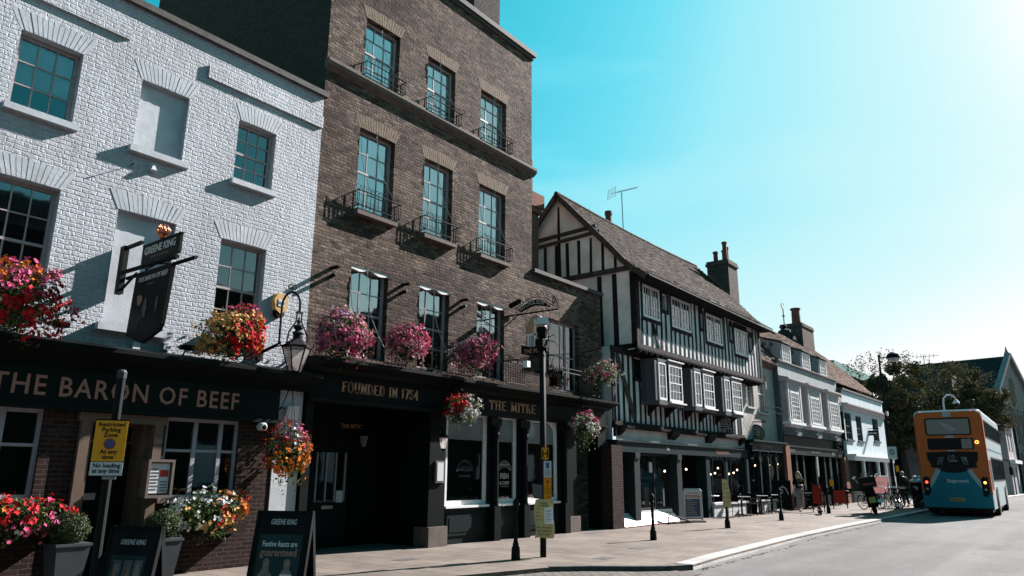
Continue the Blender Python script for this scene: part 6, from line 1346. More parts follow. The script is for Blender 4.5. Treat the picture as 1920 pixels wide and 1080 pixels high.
# ------------------------------------------------------------ trees
def tree(name, label, base, crown, seed, nleaf, group=None, ls=.13):
    rr = random.Random(seed); t = thing(name, label, 'tree', base, group); base = Vector(base)
    cx_, cy_, cz_, rx_, ry_, rz_ = crown
    m = MB(); top = Vector((cx_, cy_, cz_)); mid = base.lerp(top, .5) + Vector((.2, -.1, 0))
    m.tube([base, base.lerp(mid, .5) + Vector((.05, .05, 0)), mid, top, top + Vector((.2, .1, rz_ * .6))], [.34, .27, .22, .15, .05], 9)
    tips = []
    for k in range(16):
        s = base.lerp(top, rr.uniform(.45, 1)); a = rr.uniform(0, 2 * PI); e = rr.uniform(-.1, .9)
        d = Vector((math.cos(a) * math.cos(e) * rx_, math.sin(a) * math.cos(e) * ry_, math.sin(e) * rz_)) * rr.uniform(.6, .9)
        p1 = s + d * .5 + Vector((0, 0, .4)); p2 = s + d; m.tube([s, p1, p2], [.11, .06, .015], 5)
    m.build('trunk', M['bark'], t)
    # leaves sit in clumps on lobes, with gaps between
    lobes = []
    for k in range(46):
        d = rdir(rr); q = rr.uniform(.2, .98)
        lobes.append((Vector((cx_ + d.x * rx_ * q, cy_ + d.y * ry_ * q, cz_ + d.z * rz_ * q)), rr.uniform(.5, 1.15)))
    m = MB()
    for k in range(nleaf):
        c, r = lobes[rr.randrange(len(lobes))]; d = rdir(rr); q = r * rr.random() ** .4; p = c + Vector((d.x * q, d.y * q, d.z * q * .8))
        if mnoise.noise(p * 1.6 + Vector((seed, 0, 0))) < -.12: continue
        leafquad(m, p, (d + rdir(rr) * 1.2).normalized(), ls * rr.uniform(.5, 1.25), rr, .6)
    for k in range(260):                       # sprays breaking the outline
        d = rdir(rr)
        if d.z < .0: continue
        p = Vector((cx_ + d.x * rx_ * .86, cy_ + d.y * ry_ * .86, cz_ + d.z * rz_ * .90))
        for j in range(22): leafquad(m, p + d * j * .045 + rdir(rr) * .2, rdir(rr), ls * rr.uniform(.4, .9), rr, .5)
    m.build('crown', M['leafdry'], t)
tree('street_tree', 'broad dark tree behind the tall street lamp', (70.0, 12.5, 0), (70.0, 13.2, 7.0, 5.2, 5.2, 4.7), 3, 48000, 'trees beyond the pale blue house')
tree('street_tree', 'brownish tree rising behind the bus', (74.0, 8.6, 0), (73.4, 8.2, 6.4, 4.1, 3.5, 4.2), 8, 32000, 'trees beyond the pale blue house')
tree('street_tree', 'lower tree between the tall lamp tree and the bus tree', (72, 10.6, 0), (71.8, 10.2, 5.2, 3.2, 3.2, 3.9), 14, 18000, 'trees beyond the pale blue house')
# ------------------------------------------------------------ the bus
M['busorange'] = m_plain('bus orange paint', (0.66, 0.15, 0.035, 1), .5, spec=.5)
M['busteal'] = m_plain('bus teal paint', (0.004, 0.20, 0.28, 1), .5, spec=.5)
M['buspale'] = m_plain('bus pale grey paint', (0.36, 0.46, 0.48, 1), .4, spec=.3)
M['busblack'] = m_plain('bus black trim', (0.010, 0.011, 0.012, 1), .45, spec=.3)
M['busglass'] = m_plain('tinted bus glass', (0.012, 0.025, 0.03, 1), .08, spec=.6)
M['rubber'] = m_plain('tyre rubber', (0.02, 0.02, 0.02, 1), .85)
M['chrome'] = m_plain('bright metal', (0.8, 0.8, 0.8, 1), .2, metal=1.0)
M['redlit'] = m_emit('lit tail lamp', (1.0, .05, .02), 1.4); M['amberlit'] = m_emit('lit amber lamp', (1.0, .30, .05), 1.3)
M['lens'] = m_plain('unlit red lens', (.25, .02, .02, 1), .2); M['greylens'] = m_plain('clear lens', (.4, .4, .42, 1), .2)
M['plate'] = m_plain('number plate', (.55, .42, .12, 1), .5)
bus = thing('double_decker_bus', 'orange and teal double decker bus seen from behind at the right edge', 'bus', (36.35, 4.75, -.08), world=False, rz=R(1.8))
def bp(m, name, mat, par=bus, **k): return m.build(name, M[mat], par, **k)
HW, HT, LN = 1.27, 4.42, 10.6
# local: x forward, y left, z up; rear plane at x = 0
def rear_x(z): return 0.0 if z < 2.2 else .0 + (z - 2.2) * .05
m = MB()
sec = []
for x, w, zt in ((0, HW - .03, HT - .10), (.12, HW, HT - .02), (.5, HW, HT), (LN - .4, HW, HT), (LN, HW - .06, HT - .12)):
    r = .22; pts = [(-w, .32), (-w, zt - r)] + [(-w + r - r * math.cos(PI / 2 * k / 4), zt - r + r * math.sin(PI / 2 * k / 4)) for k in range(1, 5)] + [(w - r + r * math.sin(PI / 2 * k / 4), zt - r + r * math.cos(PI / 2 * k / 4)) for k in range(0, 5)] + [(w, .32)]
    sec.append([(x, y, z) for y, z in pts])
idx = [m._a(s) for s in sec]; n = len(sec[0])
for a, b in zip(idx, idx[1:]):
    for j in range(n): m.f.append((a + j, a + (j + 1) % n, b + (j + 1) % n, b + j))
m.f.append(tuple(idx[0] + j for j in reversed(range(n)))); m.f.append(tuple(idx[-1] + j for j in range(n)))
bp(m, 'body', 'buspale', fix=True)
# rear shell in orange, bevelled onto the corners
def rearpoly(m, pts, d=.008, base=0.0): m.prismx([(-y, z) for y, z in pts], base - d, base + .01)
m = MB(); rr_ = .20
o = [(-HW + .03, .98), (-HW + .03, HT - .32)] + [(-HW + .03 + rr_ - rr_ * math.cos(PI / 2 * k / 5), HT - .32 + rr_ * math.sin(PI / 2 * k / 5)) for k in range(1, 6)] + [(0, HT - .09)] + [(HW - .03 - rr_ + rr_ * math.sin(PI / 2 * k / 5), HT - .32 + rr_ * math.cos(PI / 2 * k / 5)) for k in range(0, 6)] + [(HW - .03, .98)]
rearpoly(m, o, .012); bp(m, 'rear_panel', 'busorange', fix=True)
m = MB(); rearpoly(m, [(-HW + .02, .32), (-HW + .02, .98), (HW - .02, .98), (HW - .02, .32)], .012); bp(m, 'rear_skirt', 'busteal', fix=True)
m = MB(); m.box(.0, .34, -HW - .006, -HW + .01, .9, HT - .35); m.box(.0, .34, HW - .01, HW + .006, .9, HT - .35); bp(m, 'corner_panel', 'busorange')
# teal flare with pale edges climbing from the skirt (y to the left is positive: mirror handled in rearpoly)
def curve(a, b, bend, n=8): return [((a[0] + (b[0] - a[0]) * t + bend * 4 * t * (1 - t)), a[1] + (b[1] - a[1]) * t) for t in [k / n for k in range(n + 1)]]
L1 = curve((-1.18, .98), (-.30, 2.42), .10); R1 = curve((.30, 2.42), (1.18, .98), -.10)
m = MB(); rearpoly(m, L1 + R1, .016); bp(m, 'teal_flare', 'busteal', fix=True)
for s in (-1, 1):
    a = curve((-1.24, .98), (-.52, 2.42), .12); b = curve((-.30, 2.42), (-1.04, .98), .10)
    m = MB(); rearpoly(m, [(s * -p[0] * -1, p[1]) for p in a + b] if s > 0 else [(-p[0], p[1]) for p in a + b], .020); bp(m, 'pale_stripe', 'buspale', fix=True)
m = MB()
for z0, z1 in ((HT - .32, HT - .11), (3.22, 3.33), (2.62, 2.70)): rearpoly(m, [(-.14, z0), (-.14, z1), (.16, z1), (.16, z0)], .014)
bp(m, 'roof_stripe', 'buspale', fix=True)
def rrect(x0, x1, z0, z1, r, n=4):
    o = []
    for cx_, cz_, a in ((x0 + r, z0 + r, 180), (x0 + r, z1 - r, 90), (x1 - r, z1 - r, 0), (x1 - r, z0 + r, -90)):
        aa = [a + 90 * k / n for k in range(n + 1)]
        if a in (90, 0, -90, 180): o += [(cx_ + r * math.cos(R(t)), cz_ + r * math.sin(R(t))) for t in ([a + 90 - 90 * k / n for k in range(n + 1)] if True else aa)]
    return o
m = MB(); rearpoly(m, rrect(-.86, .84, 3.32, 4.06, .10), .022); wf = bp(m, 'rear_window_surround', 'busblack', fix=True)
m = MB(); rearpoly(m, rrect(-.80, .78, 3.37, 4.00, .07), .028); bp(m, 'rear_window', 'busglass', wf, fix=True)
m = MB()
for k in range(4): m.M = T((-.032, .12 - .1 * k, 3.68 - .02 * k)) @ RX(42); m.box(-.001, .002, -.26 + .05 * k, .26 - .02 * k, -.010, .010); m.M = None
bp(m, 'window_streaks', 'greylens', wf)
m = MB(); rearpoly(m, rrect(-.84, .86, 2.72, 3.20, .06), .022); bp(m, 'destination_box', 'busblack', fix=True)
m = MB(); rearpoly(m, rrect(.42, .80, 2.76, 3.16, .04), .026); bp(m, 'number_display', 'busglass', fix=True)
me_ = text('5', .30, T((-.03, -.60, 2.84)) @ RZ(-90), M['lens'], bus, 'route_number', depth=.001)
m = MB(); rearpoly(m, [(-.92, 2.58)] + [(-.92 + 1.86 * k / 12, 2.62 + .03 * math.sin(PI * k / 12)) for k in range(13)] + [(.95 * math.cos(PI * k / 12) + .01, 2.58 - .82 * math.sin(PI * k / 12) ** .8) for k in range(13)], .020); bp(m, 'engine_grille_panel', 'busblack', fix=True)
m = MB(); rr = random.Random(9)
for k in range(34): y, z = rr.uniform(-.15, .2), rr.uniform(2.22, 2.50); m.box(-.024, -.018, -y - .012, -y + .012, z - .012, z + .012)
bp(m, 'advert_fragment', 'greylens')
m = MB(); rearpoly(m, rrect(-.82, -.12, 1.98, 2.09, .05), .024); rearpoly(m, rrect(.16, .88, 1.98, 2.09, .05), .024); bp(m, 'vent_slot', 'busblack', fix=True)
text('Stagecoach', .19, T((-.022, -.10, 1.38)) @ RZ(-90), M['letterwhite'], bus, 'operator_lettering', depth=.002, fit=.78, bold=.002)
m = MB(); m.M = T((-.02, .42, 1.44)) @ RY(90); m.ring((0, 0, 0), (0, 0, 1), .075, .018, 14, 4, .6, 5.0); m.ring((0.0, -.02, 0), (0, 0, 1), .035, .016, 10, 4); m.M = None; bp(m, 'operator_badge', 'curtaindim')
text('PLUG IN', .07, T((-.022, -.05, 2.24)) @ RZ(-90), M['letterwhite'], bus, 'small_lettering', depth=.001)
m = MB(); rearpoly(m, [(-.27, .62), (-.27, .76), (.27, .76), (.27, .62)], .022); pl = bp(m, 'number_plate', 'plate', fix=True)
text('PN10 NOG', .12, T((-.026, 0, .645)) @ RZ(-90), M['letterblack'], pl, 'plate_lettering', depth=.001, fit=.46, bold=.002)
for s in (-1, 1):                                       # s = -1 is the left side in the picture
    Y = -s * 1.06
    m = MB(); m.prismx([(Y - .14, 1.0), (Y - .12, 1.58), (Y + .06, 1.62), (Y + .14, 1.50), (Y + .12, .84), (Y - .02, .80)], -.028, .0); c_ = bp(m, 'lamp_cluster', 'busblack', fix=True)
    m = MB(); m.M = T((-.028, Y, 1.38)) @ RY(-90); m.lathe([(.055, 0), (.05, .015), (.02, .02)], 14); m.M = None; bp(m, 'tail_lamp', 'redlit' if s < 0 else 'amberlit', c_)
    m = MB(); m.M = T((-.028, Y, 1.10)) @ RY(-90); m.lathe([(.05, 0), (.045, .015), (.02, .02)], 14); m.M = None; bp(m, 'reverse_lamp', 'greylens', c_)
m = MB(); m.M = T((-.014, -.98, 3.02)) @ RY(-90); m.ring((0, 0, 0), (0, 0, 1), .055, .016, 14, 5); m.M = None; bp(m, 'high_indicator', 'amberlit')
m = MB(); m.M = T((-.014, .98, 3.02)) @ RY(-90); m.lathe([(.055, 0), (.05, .012), (.01, .014)], 14); m.M = None; bp(m, 'high_lamp', 'lens')
m = MB()
for y in (.98, -.92): m.ball((.03, y, HT - .10), .025, n=8)
bp(m, 'marker_lamp', 'redlit')
m = MB(); rearpoly(m, [(-HW + .04, .30), (-HW + .04, .36), (HW - .04, .36), (HW - .04, .30)], .03); m.box(.3, LN - .3, -HW + .1, HW - .1, .18, .34); bp(m, 'bumper', 'busblack')
# offside: windows, wheels, doors
for s, nm in ((-1, 'offside'), (1, 'nearside')):
    Y = s * HW
    m = MB(); m.box(.45, LN - .5, min(Y, Y + s * .012), max(Y, Y + s * .012), 3.22, 3.98); up = bp(m, 'upper_window_band', 'busblack')
    for k in range(7):
        a = .55 + k * 1.40; m = MB(); m.box(a, a + 1.30, min(Y, Y + s * .02), max(Y, Y + s * .02), 3.28, 3.92); bp(m, 'window', 'busglass', up)
    m = MB(); m.box(1.6, LN - .5, min(Y, Y + s * .012), max(Y, Y + s * .012), 1.42, 2.45); lw = bp(m, 'lower_window_band', 'busblack')
    for k in range(6):
        a = 1.7 + k * 1.40; m = MB(); m.box(a, a + 1.28, min(Y, Y + s * .02), max(Y, Y + s * .02), 1.48, 2.38); bp(m, 'window', 'busglass', lw)
    m = MB(); m.box(.35, 1.2, min(Y, Y + s * .015), max(Y, Y + s * .015), 1.1, 2.3); bp(m, 'side_vent', 'busblack')
    for xw in (2.5, 8.4):
        m = MB(); m.M = T((xw, Y + s * .012, .62)) @ RX(90); m.lathe([(.60, -.02), (.60, .02)], 20); m.M = None; bp(m, 'wheel_arch', 'busblack')
        m = MB(); m.M = T((xw, Y - s * .10, .48)) @ RX(90); m.lathe([(.40, -.15), (.48, -.12), (.48, .12), (.40, .15)], 24); m.M = None; wh = bp(m, 'tyre', 'rubber')
        m = MB(); m.M = T((xw, Y - s * .09, .48)) @ RX(90); m.lathe([(.26, -.15), (.26, .15)], 16); m.M = None; bp(m, 'rim', 'steel', wh)
    m = MB(); m.box(.4, LN - .5, min(Y, Y + s * .008), max(Y, Y + s * .008), 2.72, 2.78); bp(m, 'side_line', 'busteal')
m = MB(); m.tube([(LN - .1, -HW, 2.5), (LN + .05, -HW - .25, 2.4), (LN + .05, -HW - .28, 2.1)], .03, 6); m.box(LN, LN + .1, -HW - .36, -HW - .2, 1.7, 2.1); bp(m, 'mirror', 'busblack')
# ------------------------------------------------------------ street furniture
def bollard_parts(t):
    m = MB(); m.lathe([(.085, 0), (.085, .04), (.078, .22), (.055, .26), (.060, .28), (.050, .31), (.040, .34), (.038, .86), (.052, .88), (.052, .91), (.040, .93), (.040, .96), (.058, .99), (.062, 1.03), (.05, 1.07), (.02, 1.10), (.005, 1.13)], 14)
    m.build('post', M['ironrough'], t, smooth=False)
b0 = thing('bollard', 'cast iron bollard left of the post covered in notices', 'bollard', (11.45, 8.85, 0), 'cast iron bollards along the pavement', world=False); bollard_parts(b0)
for x, y, lb in ((17.0, 8.85, 'cast iron bollard in front of the tiled step of the timber house'), (27.1, 9.05, 'cast iron bollard beside the restaurant tables, before the walking woman'), (33.4, 9.15, 'cast iron bollard next to the red banner and electric scooter')): dup(b0, (x, y, 0), label=lb)
M['paperyellow'] = m_plain('faded yellow paper', (.85, .68, .34, 1), .7, nscale=6, namt=.15)
b1 = dup(b0, (22.2, 9.05, 0), label='cast iron bollard wrapped with a yellow paper notice')
m = MB(); m.M = RZ(-62); m.prism([(-.11, .62), (.13, .60), (.14, .98), (.06, 1.42), (-.09, 1.44), (-.10, 1.0)], -.075, -.07); m.build('paper_notice', M['paperyellow'], b1)
for k in range(5): text(['NOTICE', 'Parking', 'suspended', 'No waiting', 'No loading'][k], .05, RZ(-62) @ T((.01, -.078, 1.28 - k * .13)), M['letterblack'], b1, 'notice_lettering', depth=.0005)
# tall slim post with lamp, dome camera and notices
PX, PY = 12.2, 8.75
t = thing('notice_post', 'tall black post with camera box on top and yellow notices wrapped round it', 'post', (PX, PY, 0))
MB().tube([(PX, PY, 0), (PX, PY, 4.15)], .062, 14).build('post', M['ironrough'], t, smooth=True)
MB().tube([(PX + .052, PY - .045, 1.85), (PX + .052, PY - .045, 4.1)], .012, 6).build('conduit', M['steel'], t)
m = MB(); m.box(PX - .12, PX + .12, PY - .1, PY + .1, 4.12, 4.30); m.lathe([(.11, 4.05), (.11, 4.12)], 12, (PX, PY, 0)); m.tube([(PX + .05, PY - .1, 4.28), (PX + .18, PY - .2, 4.26), (PX + .28, PY - .22, 4.18)], .012, 5); m.tube([(PX + .1, PY - .05, 4.35), (PX + .22, PY - .15, 4.42), (PX + .25, PY - .16, 4.34)], .01, 5)
m.lathe([(.02, 4.3), (.10, 4.34), (.13, 4.52), (.10, 4.56)], 10, (PX, PY, 0)); m.build('camera_mount', M['iron'], t)
m = MB(); m.M = T((PX, PY, 4.62)) @ RZ(-50); m.box(-.16, .16, -.09, .09, .0, .03); m.hexa([(-.13, -.07, .03), (.13, -.07, .03), (.13, .07, .03), (-.13, .07, .03), (-.10, -.06, .15), (.12, -.06, .14), (.12, .06, .14), (-.10, .06, .15)]); m.build('camera_housing', M['white'], t)
m = MB(); m.M = T((PX, PY, 3.62)); m.bar((0, 0, 0), (.35, -.25, 0), .03); m.bar((0, 0, 0), (-.12, .12, 0), .03); m.box(.33, .38, -.28, -.22, -.04, .05); m.build('side_arm', M['iron'], t)
A = T((PX, PY, 0)) @ RZ(-50)
def pplate(nm, mat, x0, x1, z0, z1, y=-.085): m = MB(); m.M = A; m.box(x0, x1, y - .004, y, z0, z1); return m.build(nm, M[mat], t)
pplate('hydrant_plate', 'yellow', -.03, .11, 1.86, 2.08); text('H', .19, A @ T((.04, -.091, 1.90)), M['letterblack'], t, 'hydrant_letter', depth=.001, bold=.006)
m = MB(); m.M = A; [m.box(a, b, -.092, -.089, c, d) for a, b, c, d in ((-.02, .10, 2.05, 2.06), (-.02, .10, 1.88, 1.89), (-.02, -.01, 1.89, 2.05), (.09, .10, 1.89, 2.05))]; m.build('plate_border', M['letterblack'], t)
pplate('loading_plate', 'white', .01, .165, 1.50, 1.82); pplate('loading_symbol', 'blue', .055, .12, 1.68, 1.79, -.090)
for k, s_ in enumerate(('Loading', 'only', '8am-7pm')): text(s_, .042, A @ T((.088, -.091, 1.62 - k * .042)), M['letterblack'], t, 'plate_lettering', depth=.0005, fit=.12)
pplate('orange_plate', 'orange', .01, .165, 1.08, 1.49)
m = MB(); m.M = A; m.prism([(.088 + .032 * math.cos(2 * PI * k / 16), 1.42 + .032 * math.sin(2 * PI * k / 16)) for k in range(16)], -.0925, -.089); m.build('roundel', M['red'], t)
for k, s_ in enumerate(('No', 'stopping', 'except', '9am-5pm')): text(s_, .040, A @ T((.088, -.091, 1.33 - k * .045)), M['letterblack'], t, 'plate_lettering', depth=.0005)
m = MB(); m.M = A; m.box(.05, .11, -.093, -.089, 1.12, 1.13); m.prism([(.11, 1.145), (.13, 1.125), (.11, 1.105)], -.093, -.089); m.build('arrow', M['letterblack'], t)
m = MB(); m.M = A; m.hexa([(-.19, -.02, 1.10), (-.02, -.09, 1.09), (-.02, -.085, 1.09), (-.19, -.012, 1.10), (-.22, .0, 1.38), (-.02, -.09, 1.36), (-.02, -.085, 1.36), (-.22, .008, 1.38)]); m.build('blue_notice', M['curtaindim'], t)
m = MB(); m.M = A
g = []
for k in range(9):
    z = .36 + k * .09; row = []
    for j in range(7):
        x = -.17 + j * .062 + .02 * math.sin(k * .9); row.append(m._a([(x, -.092 - .012 * math.sin(j * 1.1 + k * .8), z + .01 * math.sin(j))]))
    g.append(row)
for a, b in zip(g, g[1:]):
    for j in range(6): m.f.append((a[j], a[j + 1], b[j + 1], b[j]))
m.build('paper_notice', M['paperyellow'], t)
for k, s_ in enumerate(('Parking', 'suspension')): text(s_, .05, A @ T((.0, -.115, 1.00 - k * .045)), M['letterblack'], t, 'notice_lettering', depth=.0005)
for k, s_ in enumerate(('No Waiting', 'No Loading', 'Tow away')): text(s_, .06, A @ T((.01, -.115, .54 - k * .065)), M['letterblack'], t, 'notice_lettering', depth=.0005)
for k, s_ in enumerate(('From', 'until', 'Permit', 'Location')): text(s_, .04, A @ T((-.10, -.115, .90 - k * .07)), M['letterblack'], t, 'notice_lettering', depth=.0005)
pplate('blue_leaflet', 'curtain', .02, .19, .63, .93, -.112); m = MB(); m.M = A; [m.box(.04, .17 - .02 * (k % 3), -.118, -.1165, .88 - k * .03, .89 - k * .03) for k in range(8)]; m.build('print_lines', M['curtaindim'], t)
# pavement sign in front of the timber house
M['navy'] = m_plain('navy poster', (.03, .05, .12, 1), .4)
t = thing('framed_pavement_sign', 'metal framed pavement sign with navy price poster before the dark doorway', 'pavement sign', (23.85, 10.95, 0))
A = T((23.95, 10.95, 0)) @ RZ(-38)
m = MB(); m.M = A
m.tube([(-.34, 0, .06), (-.34, 0, 1.02), (-.28, 0, 1.08), (.28, 0, 1.08), (.34, 0, 1.02), (.34, 0, .06)], .028, 6); m.box(-.40, .40, -.14, .14, 0, .06); m.tube([(-.34, .02, .12), (.34, .02, .12)], .02, 6); m.build('frame', M['steel'], t)
m = MB(); m.M = A; m.box(-.31, .31, -.012, .012, .14, 1.05); m.build('panel', M['white'], t); m = MB(); m.M = A; m.box(-.27, .27, -.017, -.012, .19, .76); m.build('poster', M['navy'], t)
m = MB(); m.M = A; m.box(-.26, .26, -.018, -.012, .79, .88); m.build('red_banner', M['red'], t); text('PEACOCKS', .085, A @ T((0, -.02, .80)), M['letterwhite'], t, 'sign_lettering', depth=.001, fit=.42, bold=.002); text('Open all day', .08, A @ T((0, -.02, .93)), M['letterblack'], t, 'sign_lettering', depth=.001)
m = MB(); m.M = A; rr = random.Random(1); [m.box(-.24, -.24 + rr.uniform(.2, .44), -.020, -.0175, .71 - k * .065, .73 - k * .065) for k in range(8)]; m.build('price_lines', M['greylens'], t)
t = thing('cycle_stand', 'low bent steel hoop on the paving before the tiled step', 'hoop', (22.9, 11.1, 0)); MB().tube([(22.3, 11.05, 0), (22.32, 11.05, .24), (22.42, 11.03, .3), (23.3, 10.9, .12), (23.6, 10.86, .02)], .022, 7).build('hoop', M['iron'], t)
# cafe tables and chairs
def table_parts(t, r=.36, h=.74, sq=False):
    m = MB(); m.lathe([(r, h - .02), (r, h), (r - .02, h + .005)], 18) if not sq else m.box(-.36, .36, -.36, .36, h - .025, h); m.build('table_top', M['steel'], t)
    MB().tube([(0, 0, .04), (0, 0, h - .02)], .028, 8).build('pedestal', M['iron'], t)
    m = MB()
    for k in range(4): a = PI / 4 + k * PI / 2; m.tube([(0, 0, .09), (.3 * math.cos(a), .3 * math.sin(a), .02)], .018, 5)
    m.build('foot', M['iron'], t)
def chair_parts(t):
    m = MB(); m.box(-.21, .21, -.2, .2, .43, .455); m.build('seat', M['iron'], t)
    for sx in (-1, 1):
        MB().tube([(sx * .2, -.2, 0), (sx * .2, -.18, .44)], .012, 5).build('leg', M['iron'], t); MB().tube([(sx * .2, .24, 0), (sx * .2, .19, .44), (sx * .2, .25, .84)], .012, 5).build('leg', M['iron'], t)
    m = MB(); m.hexa([(-.2, .205, .56), (.2, .205, .56), (.2, .215, .56), (-.2, .215, .56), (-.2, .24, .84), (.2, .24, .84), (.2, .25, .84), (-.2, .25, .84)]); m.build('backrest', M['iron'], t)
    m = MB(); [m.tube([(sx * .2, -.18, .44), (sx * .22, -.17, .64), (sx * .22, .2, .66)], .011, 5) for sx in (-1, 1)]; m.build('armrest', M['iron'], t)
tb = None; TL = [(28.6, 11.05, 'table'), (30.4, 11.0, 'table'), (32.1, 11.05, 'table'), (36.6, 10.95, 'table'), (38.0, 11.0, 'table'), (41.6, 11.1, 'table'), (43.4, 11.1, 'table')]
TN = ['cafe table nearest the yellow wrapped bollard', 'cafe table under the arched restaurant panes', 'cafe table before the iron drainpipe', 'cafe table left of the walking woman', 'cafe table behind the walking woman', 'cafe table behind the red banner', 'cafe table nearest the far brick pier']
CN = ['left chair', 'right chair']; ch0 = None
for k, (x, y, _) in enumerate(TL):
    if tb is None: tb = thing('cafe_table', TN[0], 'table', (x, y, 0), 'cafe tables on the pavement', world=False); table_parts(tb)
    else: dup(tb, (x, y, 0), label=TN[k])
    for j, dx in enumerate((-.62, .62)):
        lb = CN[j] + ' of the ' + TN[k]
        if ch0 is None: ch0 = thing('cafe_chair', lb, 'chair', (x + dx, y, 0), 'cafe chairs on the pavement', rz=R(90), world=False); chair_parts(ch0)
        else: dup(ch0, (x + dx, y + .05 * (k % 3 - 1), 0), rz=R(90 if j == 0 else -90) + .3 * (k % 3 - 1), label=lb)
# chalk board, small boards, signs
t = thing('chalk_board', 'black chalk board with a white hand drawn pizza before the cream house', 'pavement sign', (34.0, 11.3, 0)); A = T((34.1, 11.35, 0)) @ RZ(-48)
m = MB(); m.M = A; m.box(-.46, .46, -.02, .02, .12, 1.28); m.build('board', M['signblack'], t); m = MB(); m.M = A; [m.box(a, b, -.035, .035, c, d) for a, b, c, d in ((-.5, -.44, 0, 1.32), (.44, .5, 0, 1.32), (-.44, .44, 1.26, 1.32), (-.44, .44, .08, .13))]; m.build('frame', M['iron'], t)
m = MB(); m.M = A; m.ring((.02, -.025, .84), (0, 1, 0), .10, .012, 16, 4); m.ring((.02, -.025, .84), (0, 1, 0), .06, .01, 12, 4)
for k in range(4): m.tube([(.0 + .03 * k, -.025, 1.0), (.12 + .04 * k, -.025, 1.08 - .03 * k), (.26 + .02 * k, -.025, .98 - .06 * k), (.36, -.025, .78 - .03 * k)], .010, 4)
m.build('chalk_drawing', M['letterwhite'], t)
for k, s_ in enumerate(('LOVE', 'DOUGH', 'PIZZA')): text(s_, .13, A @ T((-.12, -.024, .50 - k * .13)), M['curtaindim'], t, 'chalk_lettering', depth=.001)
t = thing('menu_easel', 'white menu board on an easel behind the walking woman', 'pavement sign', (37.2, 11.6, 0)); A = T((37.2, 11.5, 0)) @ RZ(-45)
m = MB(); m.M = A; m.box(-.28, .28, -.015, .015, .15, 1.35); m.build('board', M['white'], t); m = MB(); m.M = A; m.tube([(-.32, 0, 0), (-.28, 0, 1.4)], .02, 5); m.tube([(.32, 0, 0), (.28, 0, 1.4)], .02, 5); m.tube([(0, .4, 0), (0, .02, 1.3)], .018, 5); m.build('easel', M['iron'], t); m = MB(); m.M = A; [m.box(-.2, .2 - .05 * (k % 3), -.02, -.015, 1.2 - k * .1, 1.23 - k * .1) for k in range(9)]; m.build('menu_lines', M['curtaindim'], t)
# red banner on posts
M['redcloth'] = m_plain('red canvas', (.55, .05, .03, 1), .8, nscale=5, namt=.2)
t = thing('red_banner', 'upright red canvas banner hung between two black posts by the scooter', 'banner', (34.0, 9.72, 0)); m = MB(); A = T((34.0, 9.72, 0)) @ RZ(-50) @ Matrix.Diagonal((.72, 1, 1.08, 1)); m.M = A
g = [[m._a([(-.30 + .1 * j, .03 * math.sin(j * 1.4), .32 + k * .15 + .01 * math.sin(j))]) for j in range(7)] for k in range(6)]
for a, b in zip(g, g[1:]):
    for j in range(6): m.f.append((a[j], a[j + 1], b[j + 1], b[j]))
m.build('canvas', M['redcloth'], t); m = MB(); m.M = A
for sx in (-.34, .36): m.tube([(sx, 0, 0), (sx, 0, 1.18)], .025, 6)
m.tube([(-.42, 0, 1.1), (.44, 0, 1.1)], .02, 6); m.tube([(-.4, 0, .3), (.42, 0, .3)], .012, 5); m.build('frame', M['iron'], t)
t = thing('red_banner', 'small red canvas banner behind the parked moped', 'banner', (38.3, 10.0, 0)); A = T((38.6, 10.0, 0)) @ RZ(-50)
m = MB(); m.M = A; m.box(-.3, .3, -.01, .01, .25, .85); m.build('canvas', M['redcloth'], t); m = MB(); m.M = A; m.tube([(-.34, 0, 0), (-.34, 0, 1.3)], .025, 6); m.tube([(.34, 0, 0), (.34, 0, 1.0)], .025, 6); m.build('frame', M['iron'], t); m = MB(); m.M = A; m.box(-.44, -.24, -.04, -.03, 1.05, 1.35); m.build('yellow_notice', M['yellow'], t)
t = thing('cafe_barrier', 'long dull red canvas cafe barrier beyond the parked bicycles', 'barrier', (48, 10.2, 0)); m = MB(); m.box(46.2, 50.6, 10.18, 10.2, .55, 1.45); m.build('canvas', m_plain('dull red canvas', (.32, .04, .04, 1), .85, nscale=3, namt=.2), t); m = MB(); [m.tube([(x, 10.2, 0), (x, 10.2, 1.5)], .03, 6) for x in (46.2, 48.4, 50.6)]; m.tube([(46.2, 10.2, 1.5), (50.6, 10.2, 1.5)], .025, 6); m.build('frame', M['steel'], t); text('CAMBRIDGE CAFE', .22, T((48.2, 10.17, 1.1)), M['lettercopper'], t, 'canvas_lettering', depth=.001, fit=2.6)
t = thing('stone_planter_wall', 'pale panel standing beside the barrier near the man', 'panel', (51.4, 10.0, 0)); MB().box(50.9, 52.0, 10.0, 10.1, .3, 1.5).build('panel', M['lichenstone'], t)
